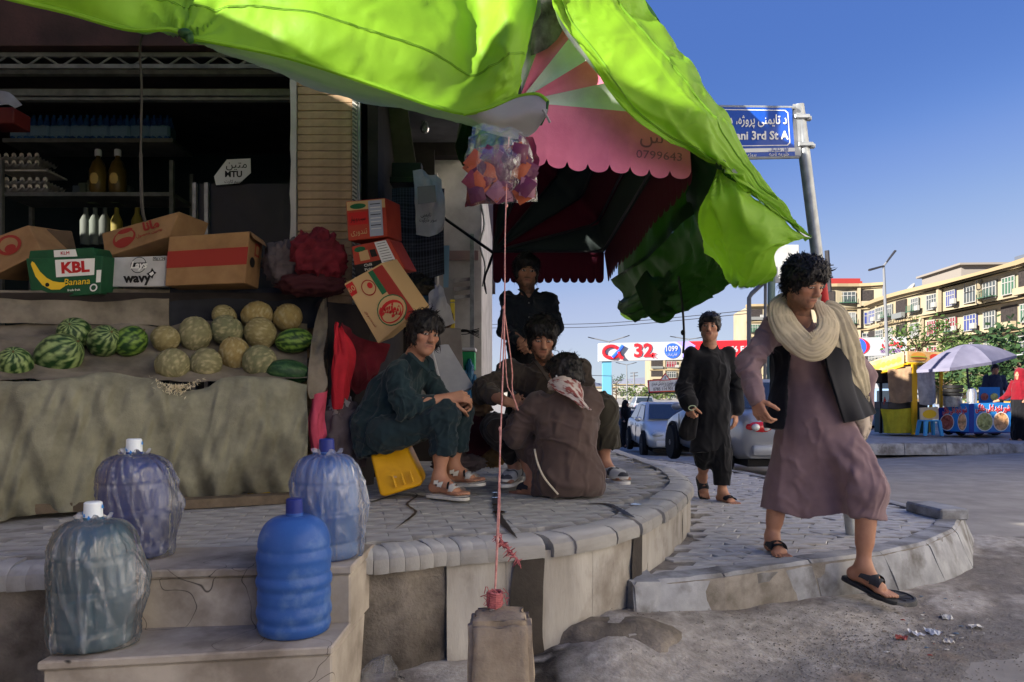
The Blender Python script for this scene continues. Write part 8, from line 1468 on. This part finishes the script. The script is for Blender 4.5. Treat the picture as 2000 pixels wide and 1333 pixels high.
# ---- food carts on the island
YC = 18.4; Z0 = .2; cpx = lambda u, v, d=0: at(u, v, YC + d)
m_yc = mat('yellow_cloth', hx(170, 162, 40), hx(150, 140, 34), 5, .8); m_yp = mat('yellow_frame', hx(226, 176, 34), rough=.5)
bc = thing('burger_cart', 'yellow food cart with burger picture boards and a yellow cloth skirt', 'food cart', cpx(1765, 848))
for a, nm in (([(1697, 708, .6), (1765, 687, -.1), (1765, 711, -.1), (1697, 734, .6)], 'sign_board'), ([(1772, 686, -.1), (1842, 688, .2), (1842, 709, .2), (1772, 707, -.1)], 'sign_board')):
    q = [cpx(*p) for p in a]; f = Face(*q); n = -f.n * .05; mb = MB(); mb.hexa([q[3], q[2], q[2] + n, q[3] + n, q[0], q[1], q[1] + n, q[0] + n]); b_ = mb.obj(nm, mat('board_cream', hx(196, 166, 128), rough=.5), bc); f.quad(.03, .06, .97, .94, mat('board_tan', hx(168, 120, 70), hx(210, 180, 120), 3, .5), b_, off=.006)
    if a[0][0] < 1700:
        for k in range(6): f.oval(.14 + k * .145, .45, .075, .22, mat('bun_brown', hx(200, 140, 60), rough=.5), b_, .012, 12); f.oval(.14 + k * .145, .4, .075, .08, mat('lettuce', hx(120, 160, 50), rough=.5), b_, .014, 10)
    else: f.oval(.3, .6, .2, .3, MATS['bun_brown'], b_, .012); f.oval(.3, .45, .23, .1, MATS['lettuce'], b_, .014); f.oval(.3, .38, .22, .09, mat('patty', hx(120, 60, 34), rough=.5), b_, .016); f.oval(.3, .28, .2, .14, MATS['bun_brown'], b_, .015); f.oval(.75, .5, .14, .3, mat('tomato_red', hx(190, 60, 40), rough=.5), b_, .012)
    mb = MB(); mb.tube([q[3] + V(0, 0, -.04), q[2] + V(0, 0, -.04)], .03, 6); mb.obj('roof_edge', m_yp, bc)
mb = MB(); mb.hexa([cpx(1697, 736, .6), cpx(1765, 713, -.1), cpx(1842, 712, .2), cpx(1790, 726, 1.2), cpx(1697, 733, .6), cpx(1765, 710, -.1), cpx(1842, 709, .2), cpx(1790, 723, 1.2)]); mb.obj('roof', m_yp, bc)
for u, v0, d in ((1720, 728, .5), (1783, 712, -.1), (1788, 712, -.05), (1838, 712, .25), (1818, 722, .9)): mb = MB(); mb.box((cpx(u, 0, d).x, YC + d, (at(0, v0, YC + d).z + Z0) / 2), (.06, .06, at(0, v0, YC + d).z - Z0)); mb.obj('post', m_yp if u != 1720 else m_inner, bc)
mb = MB(); mb.box(cpx(1716, 736, .45), (.4, .25, .34)); mb.obj('speaker_box', m_ink, bc, bevel=.02)
cloth('awning_cloth', [[cpx(1733, 722, .1), cpx(1757, 718, 0), cpx(1780, 716, -.12)], [cpx(1735, 755, .12), cpx(1758, 756, 0), cpx(1781, 753, -.12)], [cpx(1738, 786, .12), cpx(1760, 788, 0), cpx(1782, 784, -.12)]], mat('tan_awning', hx(150, 124, 96), hx(120, 98, 78), 4, .8), 24, 20, .03, (5, 2), 3, bc)
cloth('skirt', [[cpx(1720, 799, .2), cpx(1752, 800, 0), cpx(1788, 796, -.1)], [cpx(1724, 824, .2), cpx(1752, 824, -.02), cpx(1788, 820, -.12)], [cpx(1726, 846, .15), cpx(1755, 847, -.05), cpx(1790, 845, -.15)]], m_yc, 30, 16, .035, (7, 1), 4, bc)
mb = MB(); mb.box(cpx(1755, 792, .55), (1.0, .9, .18)); mb.obj('counter', m_inner, bc, bevel=.01); mb = MB(); mb.box(cpx(1760, 822, .6), (.95, .85, .62)); mb.obj('cabinet', mat('teal_cabinet', hx(28, 70, 74), rough=.5), bc); cloth('clear_curtain', [[cpx(1786, 716, -.05), cpx(1806, 716, .05), cpx(1824, 716, .1)], [cpx(1792, 760, -.05), cpx(1810, 762, .0), cpx(1828, 756, .1)], [cpx(1796, 790, -.0), cpx(1812, 792, .05), cpx(1828, 788, .1)]], mat('grey_curtain', hx(150, 152, 158), hx(190, 190, 192), 6, .4), 20, 20, .03, (5, 2), 9, bc)
for k in range(6): mb = MB(); c = cpx(1728 + k * 9, 786, .3); mb.lathe([(.03, -.06), (.03, .06), (.012, .1), (.012, .13)], 8, Matrix.Translation(c)); tag(mb.obj('sauce_bottle', mat('sauce%d' % (k % 3), hx(*[(170, 40, 30), (200, 190, 170), (60, 50, 44)][k % 3]), rough=.4)), ['leftmost', 'second', 'third', 'fourth', 'fifth', 'rightmost'][k] + ' in the row of small bottles on the yellow cart counter', 'bottle', 'bottles on the cart counter')
for u in (1735, 1778): M = Matrix.Translation(V(cpx(u, 0, .3).x, YC + .3, Z0 + .1)) @ Matrix.Rotation(PI / 2, 4, 'X'); mb = MB(); mb.lathe([(.04, -.03), (.1, -.03), (.1, .03), (.04, .03)], 14, M); mb.obj('wheel', m_rub, bc)
bl = thing('blue_cart', 'blue snack cart with printed food panels and red and white lettering', 'food cart', cpx(1900, 850)); m_cb = mat('cart_blue', hx(36, 116, 196), hx(46, 140, 214), 2, .4); m_cn = mat('cart_navy', hx(30, 60, 150), rough=.4)
A0, A1, A2 = (1833, -.1), (1892, -.9), (1976, -.55)
for (a, b, k) in ((A0, A1, 0), (A1, A2, 1)):
    q = [cpx(a[0], 797 if k == 0 else 789, a[1]), cpx(b[0], 789 if k == 0 else 787, b[1]), cpx(b[0], 844, b[1]), cpx(a[0], 842 if k == 0 else 844, a[1])]; f = Face(*q); n = -f.n * .6; mb = MB(); mb.hexa([q[3], q[2], q[2] + n, q[3] + n, q[0], q[1], q[1] + n, q[0] + n]); b_ = mb.obj('body_panel', m_cb, bl); f.quad(.0, 0, .3 if k == 0 else .12, 1, m_cn, b_, off=.004); s_ = text(fa('لبلبو شور نخود اعلی خانگی'.replace('لبلبو ', '')), .2, i_gr, f.M(.55, .82, .012), b_, off=.006, width=f.w * .8); text(fa('شور نخود اعلی خانگی'), .2, i_wt, f.M(.55, .82, .007), b_, off=.014, width=f.w * .81)
    for cx, rx, c_ in (((.3, .24, (150, 70, 56)), (.8, .15, (206, 150, 96))), ((.36, .2, (160, 160, 84)), (.74, .19, (206, 150, 90))))[k]:
        f.oval(cx, .36, rx, .34, i_wt, b_, .008); f.oval(cx, .36, rx * .9, .305, mat('food%d' % c_[0], hx(*c_), hx(*(min(255, x + 50) for x in c_)), 12, .5, c3=hx(*(x // 2 for x in c_)), scale3=9), b_, .011)
mb = MB(); mb.hexa([cpx(1835, 846, .3), cpx(1892, 847, -.85), cpx(1974, 846, -.5), cpx(1930, 840, 1), cpx(1835, 798, .3), cpx(1892, 790, -.85), cpx(1974, 788, -.5), cpx(1930, 790, 1)]); mb.obj('chassis', m_cn, bl)
for u, d in ((1858, -.2), (1882, -.6), (1917, -.7), (1948, -.55)): M = Matrix.Translation(V(cpx(u, 0, d).x, YC + d + .1, Z0 + .12)) @ Matrix.Rotation(PI / 2, 4, 'X'); mb = MB(); mb.lathe([(.05, -.04), (.12, -.04), (.13, 0), (.12, .04), (.05, .04)], 16, M); mb.obj('wheel', m_rub, bl)
mb = MB(); mb.box(cpx(1932, 772, .3), (.5, .06, .4)); mb.obj('back_panel', m_cb, bl); fq = Face(cpx(1913, 758, .26), cpx(1951, 758, .26), cpx(1951, 787, .26), cpx(1913, 787, .26)); fq.oval(.25, .4, .2, .25, MATS['food150'], bl, .01); fq.oval(.75, .4, .2, .25, MATS['food160'], bl, .01)
pt_ = thing('steamer_pot', 'stack of black steamer pots with a steel base on the blue cart', 'pot', cpx(1861, 795, -.5)); c = cpx(1861, 795, -.5); mb = MB(); mb.lathe([(.2, 0), (.2, .25), (.19, .26)], 20, Matrix.Translation(c)); mb.obj('base', MATS['grey_metal'], pt_, smooth=True)
for k in range(3): mb = MB(); mb.lathe([(.2, .26 + k * .09), (.22, .27 + k * .09), (.22, .335 + k * .09), (.2, .345 + k * .09)], 20, Matrix.Translation(c)); mb.obj('tier', m_ink, pt_, smooth=True)
mb = MB(); c = cpx(1898, 790, -.6); mb.lathe([(.11, 0), (.11, .28), (.1, .3), (.07, .38), (.001, .4)], 16, Matrix.Translation(c)); tag(mb.obj('kettle', mat('bright_steel', hx(200, 204, 208), rough=.2, metal=.8), smooth=True), 'bright steel samovar on the blue cart beside the umbrella pole', 'samovar')
st = thing('stool', 'blue plastic stool standing between the two food carts', 'stool', cpx(1815, 852, -.5)); m_bst = mat('stool_blue', hx(70, 160, 214), rough=.4); c = cpx(1815, 822, -.5); mb = MB(); mb.box(c, (.38, .36, .03)); mb.obj('seat', m_bst, st, bevel=.01)
for x, y in ((-1, -1), (1, -1), (1, 1), (-1, 1)): mb = MB(); z = c.z - Z0; mb.hexa([V(c.x + x * .2 - .03, c.y + y * .18 - .03, Z0), V(c.x + x * .2 + .03, c.y + y * .18 - .03, Z0), V(c.x + x * .2 + .03, c.y + y * .18 + .03, Z0), V(c.x + x * .2 - .03, c.y + y * .18 + .03, Z0), V(c.x + x * .16 - .04, c.y + y * .14 - .03, c.z - .014), V(c.x + x * .16 + .04, c.y + y * .14 - .03, c.z - .014), V(c.x + x * .16 + .04, c.y + y * .14 + .03, c.z - .014), V(c.x + x * .16 - .04, c.y + y * .14 + .03, c.z - .014)]); mb.obj('leg', m_bst, st)
mb = MB(); q = [cpx(1797, 797, -.45), cpx(1832, 795, -.35), cpx(1834, 819, -.35), cpx(1798, 821, -.45)]; f = Face(*q); n = V(0, .04, 0); mb.hexa([q[3], q[2], q[2] + n, q[3] + n, q[0], q[1], q[1] + n, q[0] + n]); o = tag(mb.obj('poster_board', mat('poster_cream', hx(206, 190, 160), rough=.6)), 'small poster board with yellow corn picture above the blue stool', 'poster board'); f.oval(.5, .45, .38, .35, MATS['yellow_print'], o)
um = thing('umbrella', 'lilac grey market umbrella over the blue food cart', 'umbrella', cpx(1897, 792, -.3)); m_um = mat('lilac_canvas', hx(138, 136, 156), hx(124, 122, 142), 3, .8, transl=(hx(120, 116, 160), .2)); ap = cpx(1885, 673, .0)
cor = [cpx(1790, 723, -.6), cpx(1855, 719, -1.2), cpx(1937, 707, -.9), cpx(1986, 694, .1), cpx(1940, 694, 1.2), cpx(1830, 706, .9)]
for k in range(6):
    a, b = cor[k], cor[(k + 1) % 6]; G = np.array([[np.array(ap.lerp(a.lerp(b, j / 8), i / 8)) + np.array((0, 0, .10 * math.sin(PI * (i / 8)) * 1.0 - .05 * math.sin(PI * j / 8) * i / 8)) for j in range(9)] for i in range(9)]); link('gore', gmesh('gore', G), m_um, um); mb = MB(); mb.add([a, b, b - V(0, 0, .07), a - V(0, 0, .07)], [(0, 1, 2, 3)]); mb.obj('flap', m_um, um)
mb = MB(); mb.tube([cpx(1899, 845, -.2), ap], .025, 8); mb.obj('pole', m_inner, um); mb = MB(); mb.tube([cor[3], cor[3] + V(.14, 0, .02)], .012, 5); mb.obj('rib_tip', m_sticker, um)
tag(blob('bottle_crumple', 'crushed clear bottle lying on the road by the island kerb', 'bottle', gnd(1933, 874, .05), (.1, .06, .06), m_bagf, 3, .3, 4), 'crushed clear bottle lying on the road by the island kerb', 'bottle')
# ---- blocks of flats
m_fac = mat('cream_facade', hx(158, 147, 124), hx(146, 135, 112), .3, .85); m_slab = mat('tan_band', hx(148, 132, 103), rough=.8); m_wf = mat('window_white', hx(146, 146, 143), rough=.5); m_pan = [mat('pane_dark', hx(62, 68, 70), rough=.15, spec=.6), mat('pane_blue', hx(52, 62, 120), rough=.2, spec=.6), mat('pane_red', hx(120, 36, 48), rough=.2, spec=.6), mat('pane_green', hx(60, 92, 72), rough=.2, spec=.6), mat('pane_grey', hx(112, 114, 112), rough=.2, spec=.6)]
def flats(label, base, xdir, nb, nf, bw, fh, rng, depth=14, penthouse=True, curve=0, name='apartment_block', fac=None):
    fac = fac or m_fac; o = Vector(base); x = Vector(xdir).normalized(); n = Vector((x.y, -x.x, 0)); t = thing(name, label, 'block of flats', base); r = random.Random(rng); W = nb * bw; Hh = nf * fh
    M = Matrix((x, -n, V(0, 0, 1))).transposed().to_4x4(); M.translation = o; bow = lambda s: curve * math.sin(PI * s / W * 2.2)
    mb = MB(); N = nb * 2; fp = [(W * i / N, -bow(W * i / N)) for i in range(N + 1)]; mb.prism(fp + [(W, depth), (0, depth)], Hh, M); mb.obj('wall', fac, t)
    for k in range(1, nf + 1): mb = MB(); z = k * fh; mb.prism([(a, b - .35) for a, b in fp] + [(W, .1), (0, .1)], .32, M, z0=z - .16); mb.obj('floor_band', m_slab, t)
    mb = MB(); mb.prism([(a, b - .9) for a, b in fp] + [(W, .5), (0, .5)], .5, M, z0=Hh + .15); mb.obj('cornice', m_slab, t)
    if penthouse:
        mb = MB(); mb.box((W * .3, 6, Hh + 1.8), (W * .22, 5, 2.6), M); mb.box((W * .3, 6, Hh + 3.2), (W * .25, 6, .25), M); mb.obj('rooftop_room', mat('grey_brick', hx(130, 124, 118), rough=.9), t); mb = MB(); mb.box((W * .72, 6, Hh + 1.4), (W * .18, 4, 1.8), M); mb.obj('rooftop_shed', mat('slate_metal', hx(90, 96, 108), rough=.6), t)
        mb = MB(); mb.lathe([(.02, 0), (.7, .25), (.9, .5)], 14, M @ Matrix.Translation((W * .2, 2, Hh + 1.3)) @ Matrix.Rotation(.9, 4, 'X')); mb.obj('satellite_dish', m_wf, t)
    for k in range(nf):
        for b in range(nb):
            s = (b + .5) * bw; y = -bow(s); z = k * fh + fh * .52; kind = r.random(); pm = m_pan[0 if r.random() < .5 else r.choice([0, 1, 2, 3, 4, 4])]; ww, wh = bw * r.choice([.55, .62, .7]), fh * .56
            if kind < .3: mb = MB(); mb.box((s, y - .02, z), (bw * .8, .3, fh * .7), M); w_ = mb.obj('loggia', m_dark, t); mb = MB(); mb.box((s, y - .5, z - fh * .3), (bw * .82, .5, fh * .22), M); mb.obj('balcony', fac if r.random() < .5 else m_pan[4], t)
            else:
                mb = MB(); mb.box((s, y - .12, z), (ww, .22, wh), M); w_ = mb.obj('window', pm, t); mb = MB()
                for i in range(5): mb.box((s + (i / 4 - .5) * ww, y - .24, z), (.1, .08, wh), M)
                for h_ in (-.5, .2, .5): mb.box((s, y - .245, z + h_ * wh), (ww + .1, .085, .1), M)
                mb.obj('window_frame', m_wf, w_)
                if kind > .75: mb = MB(); mb.box((s, y - .55, z - wh * .42), (ww + .3, .7, .1), M); [mb.box((s + (i / 7 - .5) * ww, y - .85, z - wh * .2), (.05, .05, wh * .45), M) for i in range(8)]; mb.obj('balcony_rail', m_pan[3], t)
            if r.random() < .35: mb = MB(); mb.box((s + bw * .38, y - .6, z - .5), (.9, .4, .65), M); mb.obj('air_conditioner', m_wf, t, bevel=.04)
            if b < nb - 1 and r.random() < .4: mb = MB(); mb.box((s + bw * .5, y - .2, z), (.5, .4, fh - .34), M); mb.obj('pilaster', fac, t)
    return t, M, W, Hh
t, M, W, Hh = flats('long cream block of flats with balconies along the right side of the street', (54, 112, -2), (-.06, -1, 0), 13, 5, 3.5, 3.25, 5, 14, True, .9)
text(fa('بلند منزل شهر نو'), 1.5, m_ink, M @ Matrix.Translation((12, -1.6, Hh - 2.8)) @ Matrix.Rotation(PI / 2, 4, 'X'), t, width=10); text(fa('یاسا'), 1.6, m_ink, M @ Matrix.Translation((31, -1.8, Hh - 1.4)) @ Matrix.Rotation(PI / 2, 4, 'X'), t, width=3.4)
flats('cream block of flats with red roof terrace behind the head of the man in mauve', (52, 128, -2), (.97, -.25, 0), 3, 6, 3.6, 3.55, 9, 12, False, .5)
mb = MB(); mb.box((57, 133, 21.2), (8, 6, .5)); mb.box((57, 130, 20.5), (8.6, .2, .9)); o = mb.obj('roof_terrace', mat('red_roof', hx(150, 50, 46), rough=.8)); o.parent = t; o.matrix_parent_inverse = Matrix.Translation(-Vector(t.location))
flats('far cream block of flats with green trim beyond the driving school sign', (33, 178, -3), (1, -.1, 0), 5, 6, 3.4, 2.5, 12, 14, False, .3)
flats('distant ochre flats behind the shoulder of the man in mauve', (52, 165, -2), (1, -.1, 0), 4, 7, 3.8, 3.2, 15, 14, False, .3)
for k, (x, y, w_, h_) in enumerate([(14, 190, 16, 3.2), (24, 210, 10, 5), (4, 230, 18, 4), (38, 230, 12, 6)]): 
    t = thing('low_house', ['long white low house far under the lamp posts', 'pale two storey house far left of the cream flats', 'low pale house beyond the woman in black veil', 'pale house far behind the driving school sign'][k], 'house', (x, y, -2)); MB().box((x, y, h_ / 2 - 2), (w_, 8, h_)).obj('wall', mat('pale_house', hx(160, 157, 150), rough=.9), t); MB().box((x, y - .0, h_ - 1.9), (w_ + .8, 8.8, .3)).obj('roof', m_slab, t)
    for i in range(int(w_ / 3)): MB().box((x - w_ / 2 + 1.5 + i * 3, y - 4.05, h_ * .5 - 1.8), (1.2, .1, 1.2)).obj('window', m_pan[0], t)
# ---- trees
def leafm(n, c, c2): return mat(n, hx(*c), hx(*c2), 1.2, .7, transl=(hx(*c), .25))
m_lf = [leafm('leaf_green', (84, 108, 52), (56, 80, 38)), leafm('leaf_olive', (104, 120, 66), (70, 90, 46)), leafm('leaf_dark', (58, 84, 48), (40, 62, 36))]; m_bark = mat('bark', hx(92, 78, 62), rough=.95)
def tree(label, x, y, h, r, kind, n=900, sq=1.0, seed=1):
    z0 = slope(x, y); t = thing('tree', label, 'tree', (x, y, z0), 'street trees'); rg = random.Random(seed); tp = V(x, y, z0 + h * .8); mb = MB(); mb.tube([V(x, y, z0), V(x + .1, y, z0 + h * .4), tp], [.03 * h, .022 * h, .006 * h], 8); mb.obj('trunk', m_bark, t, smooth=True); mb = MB(); cl = []
    for k in range(16):
        a = rg.uniform(0, 6.28); f = rg.uniform(.3, 1); rr = r * (1.1 - .75 * abs(f - .45) ** 1.2) * rg.uniform(.35, .95); c = V(x + rr * math.cos(a), y + rr * math.sin(a), z0 + h * f * .95); cl.append((c, r * rg.uniform(.28, .5))); mb.tube([V(x, y, z0 + h * f * .7), c], [.012 * h, .003 * h], 5)
    mb.obj('branch', m_bark, t); mb = MB()
    for k in range(n):
        c, cr = rg.choice(cl); d = V(rg.gauss(0, 1), rg.gauss(0, 1), rg.gauss(0, 1)).normalized() * cr * rg.uniform(.3, 1.1); d.z *= sq; p = c + d; s = r * rg.uniform(.05, .10); a = V(rg.uniform(-1, 1), rg.uniform(-1, 1), rg.uniform(-1, 1)).normalized(); b = a.orthogonal().normalized(); mb.add([p - a * s, p + b * s * .5, p + a * s, p - b * s * .5], [(0, 1, 2, 3)])
    mb.obj('crown', m_lf[kind], t); return t
for k, (u, vt, Y, r, kd, lb) in enumerate([(1795, 632, 62, 2.9, 0, 'conical green tree in front of the flats, left above the burger cart'), (1838, 662, 60, 2.2, 1, 'pale tree between the conical tree and the umbrella'), (1870, 655, 63, 2.6, 1, 'olive tree rising behind the lilac umbrella top'), (1925, 655, 60, 3.0, 1, 'broad olive tree right of the umbrella top'), (1990, 640, 48, 3.6, 2, 'dark tree at the right edge of the view'), (1960, 680, 52, 2.6, 0, 'green tree behind the vendor'), (1760, 690, 66, 2.0, 0, 'small tree behind the burger boards'), (1203, 733, 120, 1.8, 2, 'small dark conifer far left beside the blue gantry column'), (1252, 760, 140, 4, 1, 'round pale tree far down the street under the gantry'), (1290, 762, 150, 4, 1, 'pale tree left of the driving school sign'), (1690, 700, 90, 3, 0, 'tree far behind the scarf tail of the man in mauve'), (1480, 745, 120, 4, 1, 'tree far behind between the walking men')]):
    p = at(u, vt, Y); z0 = slope(p.x, Y); tree(lb, p.x, Y, p.z - z0, r, kd, 1100 if Y < 70 else 500, 1, k + 3)
# hills
G = np.zeros((80, 12, 3))
for i in range(80):
    for j in range(12): x = -700 + i * 25; h_ = 46 + 40 * vnoise(np.array([i * .13, 1, 3])) + 16 * vnoise(np.array([i * .4, 2, 3])); G[i, j] = (x, 1750 + j * 50, -4 + max(0, h_) * math.sin(PI * j / 11) + 2 * vnoise(np.array([i * .9, j * .9, 0])))
struct(link('hills', gmesh('hills', G), mat('hill_painted_haze', hx(132, 136, 148), hx(120, 124, 136), .01, 1)), 'structure')  # distance haze put into the hills as a bluish grey colour
struct(MB().box((40, 300, -2.9), (900, 3, 4.5)).obj('boundary_bank', mat('dusty_bank', hx(138, 130, 118), hx(116, 108, 98), .1, .95)), 'structure')
bpy.data.objects.remove(_fo)
